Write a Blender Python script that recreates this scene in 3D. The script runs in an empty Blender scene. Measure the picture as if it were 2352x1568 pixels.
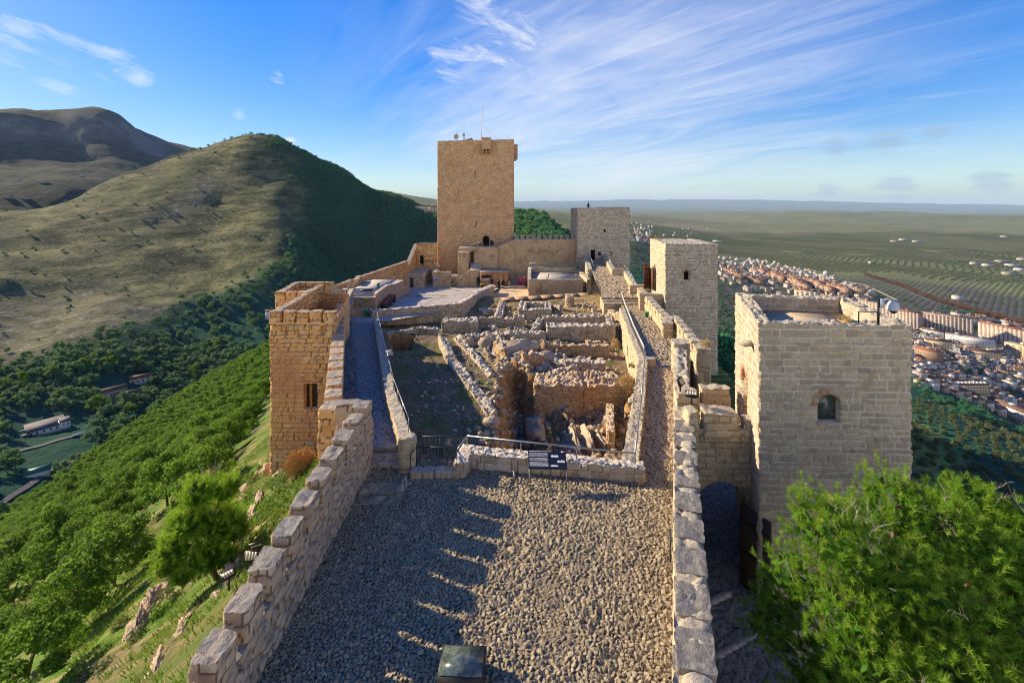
import bpy, math, random
import numpy as np
from mathutils import Vector
R=math.radians
random.seed(7)
rng=np.random.default_rng(11)
scene=bpy.context.scene
COL=scene.collection
# ------------------------------------------------------------------ camera frame of reference
# The eye stands at the origin on a tower top, looking level along +Y (a shifted wide lens keeps verticals upright).
F,CX,HY=1045.0,1176.0,475.0
def P(px,py,Y): return np.array([(px-CX)/F*Y,Y,-(py-HY)/F*Y])
def G(px,py,z):
    Y=-z*F/(py-HY); return np.array([(px-CX)/F*Y,Y,z])
def XA(px,Y): return (px-CX)/F*Y
def ZA(py,Y): return -(py-HY)/F*Y
# ------------------------------------------------------------------ noise
def hsh(ix,iy,s=0):
    ix=np.asarray(ix).astype(np.int64); iy=np.asarray(iy).astype(np.int64)
    n=(ix*374761393+iy*668265263+int(s)*974634777)&0xffffffff
    n=((n^(n>>13))*1274126177)&0xffffffff
    n=((n^(n>>16))*2246822519)&0xffffffff
    n=n^(n>>15)
    return (n&0xffffff)/float(0xffffff)
def vnoise(x,y,s=0):
    x=np.asarray(x,float); y=np.asarray(y,float)
    ix=np.floor(x); iy=np.floor(y); fx=x-ix; fy=y-iy
    fx=fx*fx*(3-2*fx); fy=fy*fy*(3-2*fy)
    a=hsh(ix,iy,s); b=hsh(ix+1,iy,s); c=hsh(ix,iy+1,s); d=hsh(ix+1,iy+1,s)
    return (a*(1-fx)+b*fx)*(1-fy)+(c*(1-fx)+d*fx)*fy
def fbm(x,y,o=4,s=0):
    t=0; a=0.5; f=1.0
    for k in range(o):
        t=t+a*(vnoise(np.asarray(x)*f,np.asarray(y)*f,s+k*17)-0.5); a*=0.5; f*=2.03
    return t*2
def sstep(a,b,x):
    t=np.clip((x-a)/(b-a),0,1); return t*t*(3-2*t)
def vor(u,v,jx=.7,jy=.6,seed=0,stag=1.0):
    u=np.asarray(u,float); v=np.asarray(v,float)
    iv=np.floor(v)
    F1=np.full(u.shape,9.); F2=np.full(u.shape,9.); rid=np.zeros(u.shape); dx1=np.zeros(u.shape); dy1=np.zeros(u.shape)
    for dv in (-1,0,1):
        r=iv+dv; off=hsh(r,r*0+7,seed+3)*stag; uu=u-off; iu=np.floor(uu)
        for du in (-2,-1,0,1,2):
            c=iu+du
            sx=c+.5+jx*(hsh(c,r,seed)-.5); sy=r+.5+jy*(hsh(c,r,seed+1)-.5)
            dx=uu-sx; dy=v-sy; d=np.sqrt(dx*dx+dy*dy)
            m=d<F1
            F2=np.where(m,F1,np.minimum(F2,d))
            rid=np.where(m,hsh(c,r,seed+2),rid); dx1=np.where(m,dx,dx1); dy1=np.where(m,dy,dy1)
            F1=np.where(m,d,F1)
    return F1,F2,rid,dx1,dy1
def brick(u,v,sw,sh,jx,seed):
    """coursed squared stones: rows of uneven height, joints at uneven spacing; u, v in metres"""
    vv=v/sh; vv=vv+.42*(vnoise(vv*.9,vv*0+seed,seed+1)-.5); r=np.floor(vv); fv=vv-r
    w=.75+.6*hsh(r,r*0+5,seed+2); uu=u/(sw*w)+hsh(r,r*0+7,seed+3)*7; k=np.floor(uu)
    best=np.full(u.shape,9.); cell=k.copy(); jp=None
    js=[c+jx*(hsh(c,r,seed+4)-.5) for c in (k-1,k,k+1,k+2)]
    du=np.minimum.reduce([np.abs(uu-j) for j in js]); cell=k+(uu>js[2])-(uu<js[1])
    rid=hsh(cell,r,seed+6); d=np.minimum(np.minimum(fv,1-fv)*sh,du*sw*w)
    return 2*d/(.5*(sh+sw)),rid
def tps(pts,vals):
    pts=np.asarray(pts,float); vals=np.asarray(vals,float); n=len(pts)
    d=np.linalg.norm(pts[:,None]-pts[None],axis=2)
    K=np.where(d>0,d*d*np.log(d+1e-12),0)+np.eye(n)*1e-4
    Pm=np.hstack([np.ones((n,1)),pts])
    A=np.block([[K,Pm],[Pm.T,np.zeros((3,3))]])
    w=np.linalg.solve(A,np.concatenate([vals,np.zeros(3)]))
    def f(a,b):
        sh=np.shape(a); a=np.ravel(a); b=np.ravel(b); out=np.zeros(len(a))
        for k in range(0,len(a),40000):
            q=np.stack([a[k:k+40000],b[k:k+40000]],1)
            d=np.linalg.norm(q[:,None]-pts[None],axis=2)
            out[k:k+40000]=np.where(d>0,d*d*np.log(d+1e-12),0)@w[:n]+w[n]+q@w[n+1:]
        return out.reshape(sh)
    return f
# ------------------------------------------------------------------ objects
WL={}
def mk(name,V,Fs,mat,parent=None,attrs=None,smooth=False,origin=True,mats=None,midx=None):
    """link ONE mesh object; Fs = list of int arrays (n,3) / (n,4)"""
    V=np.asarray(V,float)
    Fs=[np.asarray(f,np.int64) for f in Fs if len(f)]
    me=bpy.data.meshes.new(name)
    if origin is True: loc=np.array([(V[:,0].min()+V[:,0].max())/2,(V[:,1].min()+V[:,1].max())/2,V[:,2].min()])
    elif origin is False: loc=np.zeros(3)
    else: loc=np.asarray(origin,float)
    me.vertices.add(len(V)); me.vertices.foreach_set('co',(V-loc).astype(np.float32).ravel())
    loops=np.concatenate([f.ravel() for f in Fs]); tot=np.concatenate([np.full(len(f),f.shape[1]) for f in Fs])
    me.loops.add(len(loops)); me.loops.foreach_set('vertex_index',loops.astype(np.int32))
    me.polygons.add(len(tot)); st=np.concatenate([[0],np.cumsum(tot)[:-1]])
    me.polygons.foreach_set('loop_start',st.astype(np.int32)); me.polygons.foreach_set('loop_total',tot.astype(np.int32))
    if smooth: me.polygons.foreach_set('use_smooth',np.ones(len(tot),bool))
    for m in (mats or [mat]): me.materials.append(m)
    if midx is not None: me.polygons.foreach_set('material_index',np.asarray(midx,np.int32))
    for k,a in (attrs or {}).items():
        at=me.attributes.new(k,'FLOAT','POINT'); at.data.foreach_set('value',np.asarray(a,np.float32))
    me.update(calc_edges=True)
    o=bpy.data.objects.new(name,me); COL.objects.link(o)
    place(o,loc,parent)
    return o
def place(o,loc,parent):
    WL[o.name]=np.asarray(loc,float)
    if parent is not None:
        o.parent=parent; o.location=tuple(np.asarray(loc)-WL[parent.name])
    else: o.location=tuple(loc)
def tag(o,label=None,cat=None,group=None,kind=None):
    if label: o['label']=label
    if cat: o['category']=cat; o['kind']='thing'
    if group: o['group']=group
    if kind: o['kind']=kind
    return o
def thing(name,loc,label,cat,group=None):
    o=bpy.data.objects.new(name,None); COL.objects.link(o); o.empty_display_size=.3
    place(o,loc,None); return tag(o,label,cat,group)
def copy_tree(o,loc,rz=0,sc=1,label=None,group=None,parent=None):
    c=o.copy(); COL.objects.link(c); WL[c.name]=np.asarray(loc,float)
    if parent is None:
        c.location=tuple(loc); c.rotation_euler=(0,0,rz); c.scale=(sc,)*3 if np.isscalar(sc) else tuple(sc)
    else: c.parent=parent
    if label: c['label']=label
    if group: c['group']=group
    for ch in list(o.children): copy_tree(ch,loc,parent=c)
    return c
class MB:
    def __init__(s): s.V=[]; s.T=[]; s.Q=[]; s.n=0; s.A=[]
    def add(s,V,Q=None,T=None,rnd=0.5):
        V=np.asarray(V,float).reshape(-1,3); s.V.append(V)
        if Q is not None and len(Q): s.Q.append(np.asarray(Q,np.int64)+s.n)
        if T is not None and len(T): s.T.append(np.asarray(T,np.int64)+s.n)
        s.A.append(np.full(len(V),rnd) if np.isscalar(rnd) else np.asarray(rnd,float))
        s.n+=len(V); return s
    def box(s,c,d,rz=0,rnd=.5,tilt=None):
        x,y,z=[a/2 for a in d]
        v=np.array([(i,j,k) for k in (-z,z) for (i,j) in ((-x,-y),(x,-y),(x,y),(-x,y))])
        if tilt is not None:
            axx,ang=tilt; ca,sa=math.cos(ang),math.sin(ang)
            M=np.array([[1,0,0],[0,ca,-sa],[0,sa,ca]]) if axx=='x' else np.array([[ca,0,sa],[0,1,0],[-sa,0,ca]])
            v=v@M.T
        ca,sa=math.cos(rz),math.sin(rz)
        v=v@np.array([[ca,-sa,0],[sa,ca,0],[0,0,1]]).T+np.asarray(c,float)
        return s.add(v,[(0,3,2,1),(4,5,6,7),(0,1,5,4),(1,2,6,5),(2,3,7,6),(3,0,4,7)],rnd=rnd)
    def slab(s,q,zb,zt,rnd=.5):
        zb=np.broadcast_to(zb,len(q)); zt=np.broadcast_to(zt,len(q)); n=len(q)
        v=[(p[0],p[1],b) for p,b in zip(q,zb)]+[(p[0],p[1],t) for p,t in zip(q,zt)]
        if n==4: return s.add(v,[(0,3,2,1),(4,5,6,7)]+[(i,(i+1)%4,4+(i+1)%4,4+i) for i in range(4)],rnd=rnd)
        T=[(0,i+1,i) for i in range(1,n-1)]+[(n,n+i,n+i+1) for i in range(1,n-1)]
        return s.add(v,[(i,(i+1)%n,n+(i+1)%n,n+i) for i in range(n)],T,rnd=rnd)
    def cyl(s,p0,p1,r0,r1=None,n=8,caps=True,rnd=.5):
        p0=np.asarray(p0,float); p1=np.asarray(p1,float); r1=r0 if r1 is None else r1
        d=p1-p0; d=d/(np.linalg.norm(d)+1e-9)
        a=np.array([0,0,1.]) if abs(d[2])<.9 else np.array([1.,0,0])
        u=np.cross(d,a); u/=np.linalg.norm(u); w=np.cross(d,u)
        t=np.arange(n)*2*math.pi/n
        ring=np.outer(np.cos(t),u)+np.outer(np.sin(t),w)
        v=np.vstack([p0+ring*r0,p1+ring*r1]); Q=[(i,(i+1)%n,n+(i+1)%n,n+i) for i in range(n)]; T=[]
        if caps:
            v=np.vstack([v,[p0],[p1]]); T=[((i+1)%n,i,2*n) for i in range(n)]+[(n+i,n+(i+1)%n,2*n+1) for i in range(n)]
        Q=[q[::-1] for q in Q]; T=[t_[::-1] for t_ in T]
        return s.add(v,Q,T,rnd=rnd)
    def tube(s,pts,r,n=6,rnd=.5):
        for a,b in zip(pts[:-1],pts[1:]): s.cyl(a,b,r,r,n,rnd=rnd)
        return s
    def lathe(s,c,prof,n=12,rnd=.5):
        c=np.asarray(c,float); t=np.arange(n)*2*math.pi/n; v=[]; Q=[]
        for r,z in prof: v+= [(c[0]+r*math.cos(k),c[1]+r*math.sin(k),c[2]+z) for k in t]
        for j in range(len(prof)-1):
            for i in range(n): Q.append((j*n+i,j*n+(i+1)%n,(j+1)*n+(i+1)%n,(j+1)*n+i))
        return s.add(v,Q,rnd=rnd)
    def rock(s,c,r,sq=(1,1,.7),seed=0,n=7,rnd=None,rz=None):
        k=seed*7919+13; th=np.linspace(0,math.pi,n); ph=np.arange(2*n)*math.pi/n
        T,Ph=np.meshgrid(th,ph,indexing='ij')
        d=np.stack([np.sin(T)*np.cos(Ph),np.sin(T)*np.sin(Ph),np.cos(T)],-1)
        rr=1+.55*(vnoise(d[...,0]*1.7+k%97,d[...,1]*1.7+d[...,2]*2.1+k%31,seed)-.5)+.3*(vnoise(d[...,0]*4+k%57,d[...,1]*4+d[...,2]*3.3,seed+5)-.5)
        rr[:,:]=np.round(rr*7)/7*.6+rr*.4
        if n>=10:
            a_,b_,c_=d[...,0]+k%13,d[...,1]+k%7,d[...,2]
            rr=rr*(1-.42*np.abs(fbm(a_*2.2+c_*1.3,b_*2.2-c_*1.7,3,seed+9))-.30*np.abs(fbm(a_*6+c_*4,b_*6-c_*5,3,seed+11)))*1.12
        v=d*rr[...,None]*r*np.asarray(sq); a=(seed*1.7)%6.28 if rz is None else rz
        M=np.array([[math.cos(a),-math.sin(a),0],[math.sin(a),math.cos(a),0],[0,0,1]])
        v=(v.reshape(-1,3)@M.T)+np.asarray(c,float); m=2*n
        Q=[(i*m+j,(i+1)*m+j,(i+1)*m+(j+1)%m,i*m+(j+1)%m) for i in range(n-1) for j in range(m)]
        return s.add(v,Q,rnd=(hsh(seed,3,9) if rnd is None else rnd))
    def build(s,name,mat,parent=None,smooth=False,origin=True):
        A=np.concatenate(s.A)
        fs=([np.vstack(s.Q)] if s.Q else [])+([np.vstack(s.T)] if s.T else [])
        return mk(name,np.vstack(s.V),fs,mat,parent,{'rnd':A,'mort':np.zeros(len(A))},smooth,origin)
# ------------------------------------------------------------------ stonework
def quad(pts): # make CCW
    p=np.asarray([q[:2] for q in pts],float); a=0
    for i in range(4): a+=p[i,0]*p[(i+1)%4,1]-p[(i+1)%4,0]*p[i,1]
    return p,(a>0)
SEED=[1]
class SM:
    """stone mesh: prisms whose faces are laid in stones (true relief), per-stone value in 'rnd', joints in 'mort'"""
    def __init__(s): s.V=[]; s.Q=[]; s.r=[]; s.m=[]; s.n=0
    def put(s,V,Q,r,m):
        s.V.append(V); s.Q.append(np.asarray(Q,np.int64)+s.n); s.r.append(r); s.m.append(m); s.n+=len(V)
    def prism(s,q,zb,zt,res=.12,sw=.45,sh=.27,amp=.025,jag=.03,jx=.6,jy=.45,opens=(),top=.03,tsw=None,seed=None,warp=.12,capless=False,course=True,jw=.21):
        if seed is None: SEED[0]+=13; seed=SEED[0]
        p,ok=quad(q); zb=np.broadcast_to(np.asarray(zb,float),4).copy(); zt=np.broadcast_to(np.asarray(zt,float),4).copy()
        if not ok: # reverse orientation but keep edge 0
            p=p[[1,0,3,2]]; zb=zb[[1,0,3,2]]; zt=zt[[1,0,3,2]]
            opens=[(({0:0,1:3,2:2,3:1}[o[0]]),)+tuple(o[1:]) for o in opens]
        L=[np.linalg.norm(p[(i+1)%4]-p[i]) for i in range(4)]
        n0=max(2,int(math.ceil(max(L[0],L[2])/res))); n1=max(2,int(math.ceil(max(L[1],L[3])/res))); ns=[n0,n1,n0,n1]
        nz=max(2,int(math.ceil((zt-zb).max()/res)))
        nr=[]
        for i in range(4):
            d=(p[(i+1)%4]-p[i])/max(L[i],1e-6); nr.append(np.array([d[1],-d[0]]))
        xy=[];nn=[];U=[];B=[];T=[];E=[];S=[];u0=0
        for i in range(4):
            t=np.arange(ns[i])/ns[i]
            sloc=t*L[i]
            for o in opens:
                if o[0]!=i: continue
                for edge,sg in ((o[1],1),(o[2],-1)):
                    k=int(round(edge/L[i]*ns[i])); k=min(max(k,1),ns[i]-2)
                    if sg>0: sloc[k]=edge-.012; sloc[k+1]=edge+.012
                    else: sloc[k]=edge-.012; sloc[min(k+1,ns[i]-1)]=edge+.012
            t=sloc/L[i]
            xy.append(p[i]+np.outer(t,p[(i+1)%4]-p[i])); nv=np.tile(nr[i],(ns[i],1))
            c=nr[i-1]+nr[i]; nv[0]=c/max(.5,1+nr[i-1]@nr[i]); nn.append(nv)
            U.append(u0+sloc); u0+=L[i]; E.append(np.full(ns[i],i)); S.append(sloc)
            B.append(zb[i]*(1-t)+zb[(i+1)%4]*t); T.append(zt[i]*(1-t)+zt[(i+1)%4]*t)
        xy=np.vstack(xy);nn=np.vstack(nn);U=np.concatenate(U);B=np.concatenate(B);T=np.concatenate(T);E=np.concatenate(E);S=np.concatenate(S)
        Rn=len(U)
        # top edge raggedness
        T=T+jag*2*fbm(U/.35+seed,U*0+seed,3,seed)
        tz=np.linspace(0,1,nz+1)
        Z=B[:,None]+(T-B)[:,None]*tz[None]; UU=np.repeat(U[:,None],nz+1,1)
        inside=np.zeros(Z.shape,bool); dep=np.zeros(Z.shape)
        for o in opens:
            i,s0,s1,za,zc,arch,depth=o[:7]
            cols=np.where((E==i)&(S>s0)&(S<s1))[0]
            for c in cols:
                top_=zc
                if arch:
                    rr=(s1-s0)/2; x=(S[c]-(s0+s1)/2)/rr; top_=zc-rr*arch+rr*arch*math.sqrt(max(0,1-x*x))
                zc_=Z[c].copy()
                for lev in (za,top_):
                    if lev<=zc_[0]+.02: continue
                    k=int(np.searchsorted(zc_,lev))-1; k=min(max(k,0),nz-1)
                    if k>0: Z[c,k]=lev-.012
                    Z[c,k+1]=lev+.012
                inside[c]=(Z[c]>za)&(Z[c]<top_); dep[c]=np.where(inside[c],depth,dep[c])
            # the columns just outside keep the same levels so that the frame stays square
        wx=warp*fbm(UU/.9+seed*3.1,Z/.9,2,seed+5); wz=warp*.6*fbm(UU/.9+9+seed,Z/.9+5,2,seed+6)
        if course:
            n_=.035*fbm(UU/.12+seed,Z/.12,2,seed+9); e,rid=brick(UU+wx*.35+n_,Z+wz*.5+n_*.7,sw,sh,jx,seed); cov=sstep(.02,.20,e); mort=1-sstep(.03,.17,e)
        else:
            F1,F2,rid,dx,dy=vor((UU+wx)/sw,(Z+wz)/sh,jx,jy,seed); e=F2-F1; cov=sstep(.02,.20,e); mort=1-sstep(.03,jw,e)
        hgt=amp*(cov*(.75+.9*rid)-.6)+amp*.8*fbm(UU/.16+seed,Z/.16,2,seed+8)
        cm=np.zeros(Rn); 
        for i_ in np.where(S==0)[0]: cm[i_]=1; cm[(i_+1)%Rn]=max(cm[(i_+1)%Rn],.45); cm[i_-1]=max(cm[i_-1],.45)
        hgt=hgt-cm[:,None]*amp*1.6*hsh(np.floor(Z/sh),np.floor(Z*0)+seed,4)*(Z>B[:,None]+.05)
        hgt=np.where(inside,-dep,hgt); mort=np.where(inside,0,mort); rid=np.where(inside,.35,rid)
        V=np.empty((Rn,nz+1,3)); V[...,:2]=xy[:,None,:]+nn[:,None,:]*hgt[...,None]; V[...,2]=Z
        idx=np.arange(Rn*(nz+1)).reshape(Rn,nz+1); a=idx; b=np.roll(idx,-1,0)
        Q=np.stack([a[:,:-1],b[:,:-1],b[:,1:],a[:,1:]],-1).reshape(-1,4)
        if any(len(o)>7 for o in opens): Q=Q[~inside.ravel()[Q].all(1)]
        s.put(V.reshape(-1,3),Q,rid.ravel(),mort.ravel())
        base=s.n-Rn*(nz+1)
        if capless: return s
        ring=V[:,nz,:]
        b0=ring[:n0+1]; b1=ring[n0:n0+n1+1]; b2=ring[n0+n1:2*n0+n1+1][::-1]; b3=np.vstack([ring[2*n0+n1:],ring[:1]])[::-1]
        sa=(np.arange(n0+1)/n0)[:,None,None]; sb=(np.arange(n1+1)/n1)[None,:,None]
        C=(1-sb)*b0[:,None]+sb*b2[:,None]+(1-sa)*b3[None]+sa*b1[None]-((1-sa)*(1-sb)*b0[0]+sa*(1-sb)*b0[-1]+(1-sa)*sb*b2[0]+sa*sb*b2[-1])
        gx,gy=C[...,0],C[...,1]; ts=tsw or sw
        F1,F2,rid,dx,dy=vor((gx+.1*fbm(gx,gy,2,3))/ts,gy/ts,.8,.8,seed+50); e=F2-F1
        edge=np.minimum(np.minimum(sa,1-sa)*n0,np.minimum(sb,1-sb)*n1)[...,0]
        C[...,2]+=np.clip(edge/1.5,0,1)*(top*(sstep(.02,.25,e)*(.4+1.2*rid)-.5)+top*fbm(gx/.3,gy/.3,3,seed+51))
        mt=1-sstep(.02,.12,e)
        gid=np.arange((n0+1)*(n1+1)).reshape(n0+1,n1+1)
        Q=np.stack([gid[:-1,:-1],gid[1:,:-1],gid[1:,1:],gid[:-1,1:]],-1).reshape(-1,4)
        s.put(C.reshape(-1,3),Q,rid.ravel(),mt.ravel()*.6)
        return s
    def line(s,pts,w,zb,zt,side=0,**k):
        """wall along a polyline; side -1..1 puts the thickness right / left of the line; zb, zt scalar or one per point"""
        p=np.asarray([q[:2] for q in pts],float); n=len(p); zb=np.broadcast_to(np.asarray(zb,float),n); zt=np.broadcast_to(np.asarray(zt,float),n)
        d=np.diff(p,axis=0); d/=np.linalg.norm(d,axis=1)[:,None]; nl=np.stack([-d[:,1],d[:,0]],1)
        off=[]
        for i in range(n):
            if i==0: o=nl[0]
            elif i==n-1: o=nl[-1]
            else: o=(nl[i-1]+nl[i])/max(.4,1+nl[i-1]@nl[i])
            off.append(o)
        off=np.asarray(off); l=p+off*w*(side+1)/2; r=p+off*w*(side-1)/2
        for i in range(n-1):
            s.prism([r[i],r[i+1],l[i+1],l[i]],[zb[i],zb[i+1],zb[i+1],zb[i]],[zt[i],zt[i+1],zt[i+1],zt[i]],**k)
        return s
    def build(s,name,mat,parent=None,origin=True):
        return mk(name,np.vstack(s.V),[np.vstack(s.Q)],mat,parent,{'rnd':np.concatenate(s.r),'mort':np.concatenate(s.m)},False,origin)
def field(name,q,zf,res,mat,kind='structure',stone=None,tilt=.05,amp=.03,rough=.02,parent=None,seed=1,dirt=None):
    """ground sheet over a quad: zf(x,y) base height, laid with loose set stones of size `stone`"""
    p,ok=quad(q)
    if not ok: p=p[[1,0,3,2]]
    L=[np.linalg.norm(p[(i+1)%4]-p[i]) for i in range(4)]
    n0=max(2,int(max(L[0],L[2])/res)); n1=max(2,int(max(L[1],L[3])/res))
    a=(np.arange(n0+1)/n0)[:,None]; b=(np.arange(n1+1)/n1)[None,:]
    X=(1-a)*(1-b)*p[0,0]+a*(1-b)*p[1,0]+a*b*p[2,0]+(1-a)*b*p[3,0]
    Y=(1-a)*(1-b)*p[0,1]+a*(1-b)*p[1,1]+a*b*p[2,1]+(1-a)*b*p[3,1]
    Z=zf(X,Y)+rough*fbm(X/.6,Y/.6,4,seed+3); rid=np.full(X.shape,.5); mo=np.zeros(X.shape)
    if stone:
        wx=.35*stone*fbm(X/stone/1.3,Y/stone/1.3,2,seed+7); wy=.35*stone*fbm(X/stone/1.3+9,Y/stone/1.3+4,2,seed+8)
        sc=1+.35*fbm(X/2.5,Y/2.5,2,seed+20)*0
        F1,F2,rid,dx,dy=vor((X+wx)/stone,(Y+wy)/(stone*.8),.85,.85,seed); e=F2-F1
        rid2=(rid*57.31)%1; rid3=(rid*131.7)%1
        d=1.0 if dirt is None else dirt(X,Y)
        h=sstep(.03,.2,e)*(amp*(.5+rid2)+tilt*stone*((rid-.5)*2*dx+(rid3-.5)*2*dy)*2)*d
        Z=Z+h+amp*.3*fbm(X/.08,Y/.08,2,seed+4)*d; mo=1-sstep(.04,.18,e)
        mo=np.maximum(mo,(1-d)*.9*np.ones(X.shape))
    gid=np.arange(X.size).reshape(X.shape)
    Q=np.stack([gid[:-1,:-1],gid[1:,:-1],gid[1:,1:],gid[:-1,1:]],-1).reshape(-1,4)
    o=mk(name,np.stack([X,Y,Z],-1).reshape(-1,3),[Q],mat,parent,{'rnd':rid.ravel(),'mort':mo.ravel()})
    if kind: o['kind']=kind
    return o
# ------------------------------------------------------------------ materials
def newmat(n):
    m=bpy.data.materials.new(n); m.use_nodes=True; nt=m.node_tree
    return m,nt,nt.nodes['Principled BSDF']
def nd(nt,t,**k):
    n=nt.nodes.new(t)
    for a,v in k.items():
        if a.startswith('i_'):
            key=a[2:]; key=int(key) if key.isdigit() else key.replace('_',' ')
            n.inputs[key].default_value=v
        else: setattr(n,a,v)
    return n
def ramp(nt,fac,stops,interp='LINEAR'):
    r=nd(nt,'ShaderNodeValToRGB'); cr=r.color_ramp; cr.interpolation=interp
    while len(cr.elements)<len(stops): cr.elements.new(.5)
    for e,(p,c) in zip(cr.elements,stops):
        e.position=p; e.color=(c[0],c[1],c[2],1) if not np.isscalar(c) else (c,c,c,1)
    nt.links.new(fac,r.inputs[0]); return r.outputs[0]
def mix(nt,f,a,b,bt='MIX'):
    m=nd(nt,'ShaderNodeMix',data_type='RGBA',blend_type=bt)
    for s,v in ((0,f),(6,a),(7,b)):
        if isinstance(v,bpy.types.NodeSocket): nt.links.new(v,m.inputs[s])
        elif np.isscalar(v): m.inputs[s].default_value=v
        else: m.inputs[s].default_value=(*v[:3],1)
    return m.outputs[2]
def math_(nt,op,a,b=None,c=None,clamp=False):
    m=nd(nt,'ShaderNodeMath',operation=op,use_clamp=clamp)
    for i,v in enumerate((a,b,c)):
        if v is None: continue
        if isinstance(v,bpy.types.NodeSocket): nt.links.new(v,m.inputs[i])
        else: m.inputs[i].default_value=v
    return m.outputs[0]
def pos(nt): return nd(nt,'ShaderNodeNewGeometry').outputs['Position']
def noise(nt,vec,scale,det=4,rough=.55,dist=0,out=0):
    n=nd(nt,'ShaderNodeTexNoise'); n.inputs['Scale'].default_value=scale; n.inputs['Detail'].default_value=det; n.inputs['Roughness'].default_value=rough; n.inputs['Distortion'].default_value=dist
    nt.links.new(vec,n.inputs['Vector']); return n.outputs[out]
def mapping(nt,vec,scale=(1,1,1),rot=(0,0,0),loc=(0,0,0)):
    m=nd(nt,'ShaderNodeMapping'); m.inputs['Scale'].default_value=scale; m.inputs['Rotation'].default_value=rot; m.inputs['Location'].default_value=loc
    nt.links.new(vec,m.inputs[0]); return m.outputs[0]
def bump(nt,b,h,strength=.4,dist=.02):
    n=nd(nt,'ShaderNodeBump'); n.inputs['Strength'].default_value=strength; n.inputs['Distance'].default_value=dist
    nt.links.new(h,n.inputs['Height']); nt.links.new(n.outputs[0],b.inputs['Normal'])
def attr(nt,n): 
    a=nd(nt,'ShaderNodeAttribute'); a.attribute_name=n; return a.outputs['Fac']
def stone(name,cols,mortar,top=None,stain=(.2,.17,.13),stamt=.35,patch=None,scale=1.0):
    """masonry: per-stone colour from 'rnd', joints from 'mort', weather stains, grey lichen on upward faces"""
    m,nt,b=newmat(name); g=nd(nt,'ShaderNodeNewGeometry'); p=g.outputs['Position']
    n1=noise(nt,p,1.6*scale,5); n2=noise(nt,p,14*scale,4); n3=noise(nt,p,.28*scale,4,.6)
    k=len(cols); c=ramp(nt,attr(nt,'rnd'),[(i/(k-1),cols[i]) for i in range(k)])
    c=mix(nt,ramp(nt,n2,[(.3,.0),(.7,.55)]),c,[x*.72 for x in cols[k//2]])
    c=mix(nt,ramp(nt,attr(nt,'mort'),[(.2,0),(.7,.92)]),c,mortar)
    if patch is not None: c=mix(nt,ramp(nt,n3,[(.5,0),(.66,.75)]),c,patch)
    c=mix(nt,math_(nt,'MULTIPLY',ramp(nt,n1,[(.5,0),(.75,1)]),stamt),c,stain)
    if top is not None:
        s=nd(nt,'ShaderNodeSeparateXYZ'); nt.links.new(g.outputs['True Normal'],s.inputs[0])
        f=math_(nt,'MULTIPLY',ramp(nt,s.outputs[2],[(.55,0),(.85,1)]),ramp(nt,n1,[(.3,.5),(.6,1)]))
        c=mix(nt,f,c,mix(nt,ramp(nt,noise(nt,p,7,5,.7),[(.38,0),(.62,1)]),top,[min(1,x*1.9) for x in top]))
    nt.links.new(c,b.inputs['Base Color']); b.inputs['Roughness'].default_value=.92
    b.inputs['Specular IOR Level'].default_value=.2
    bump(nt,b,math_(nt,'ADD',n2,math_(nt,'MULTIPLY',noise(nt,p,45*scale,3),.5)),.8,.05/scale)
    return m
def plain(name,c,rough=.6,metal=0,var=.25,scale=6,bmp=0,spec=.4,c2=None):
    m,nt,b=newmat(name); p=pos(nt); n=noise(nt,p,scale,5,.6)
    cc=mix(nt,ramp(nt,n,[(.3,0),(.72,1)]),[x*(1-var) for x in c],c2 if c2 is not None else [min(1,x*(1+var)) for x in c])
    nt.links.new(cc,b.inputs['Base Color']); b.inputs['Roughness'].default_value=rough; b.inputs['Metallic'].default_value=metal
    b.inputs['Specular IOR Level'].default_value=spec
    if bmp: bump(nt,b,noise(nt,p,scale*5,4),bmp,.03)
    return m
def leafmat(name,cols,trans=.35,tr=None):
    m,nt,b=newmat(name); p=pos(nt)
    k=len(cols); c=ramp(nt,attr(nt,'rnd'),[(i/(k-1),cols[i]) for i in range(k)])
    oi=nd(nt,'ShaderNodeObjectInfo')
    c=mix(nt,ramp(nt,oi.outputs['Random'],[(0,.0),(.6,.15),(1,.6)]),c,[cols[1][0]*1.25,cols[1][1]*.8,cols[1][2]*1.2])
    nt.links.new(c,b.inputs['Base Color']); b.inputs['Roughness'].default_value=.7; b.inputs['Specular IOR Level'].default_value=.15
    t=nd(nt,'ShaderNodeBsdfTranslucent'); nt.links.new(mix(nt,.5,c,tr or (.35,.42,.06)),t.inputs[0])
    ms=nd(nt,'ShaderNodeMixShader'); ms.inputs[0].default_value=trans
    out=nt.nodes['Material Output']
    nt.links.new(b.outputs[0],ms.inputs[1]); nt.links.new(t.outputs[0],ms.inputs[2]); nt.links.new(ms.outputs[0],out.inputs[0])
    return m
M={}
M['orange']=stone('orange_limestone',[(.54,.29,.11),(.76,.46,.20),(.64,.36,.145),(.80,.54,.28),(.72,.44,.19)],(.17,.085,.035),top=(.22,.21,.19),stain=(.36,.16,.06),stamt=.5,patch=(.48,.23,.11))
M['front_wall']=stone('weathered_parapet_stone',[(.30,.22,.155),(.46,.35,.245),(.55,.44,.33),(.46,.32,.2),(.37,.3,.245)],(.14,.10,.07),top=(.15,.145,.14),stain=(.17,.14,.12),stamt=.5)
M['pale']=stone('pale_limestone',[(.40,.31,.195),(.58,.465,.31),(.51,.405,.265),(.65,.535,.37),(.33,.26,.175)],(.30,.235,.15),top=(.26,.24,.2),stain=(.25,.2,.15),stamt=.5)
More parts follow.
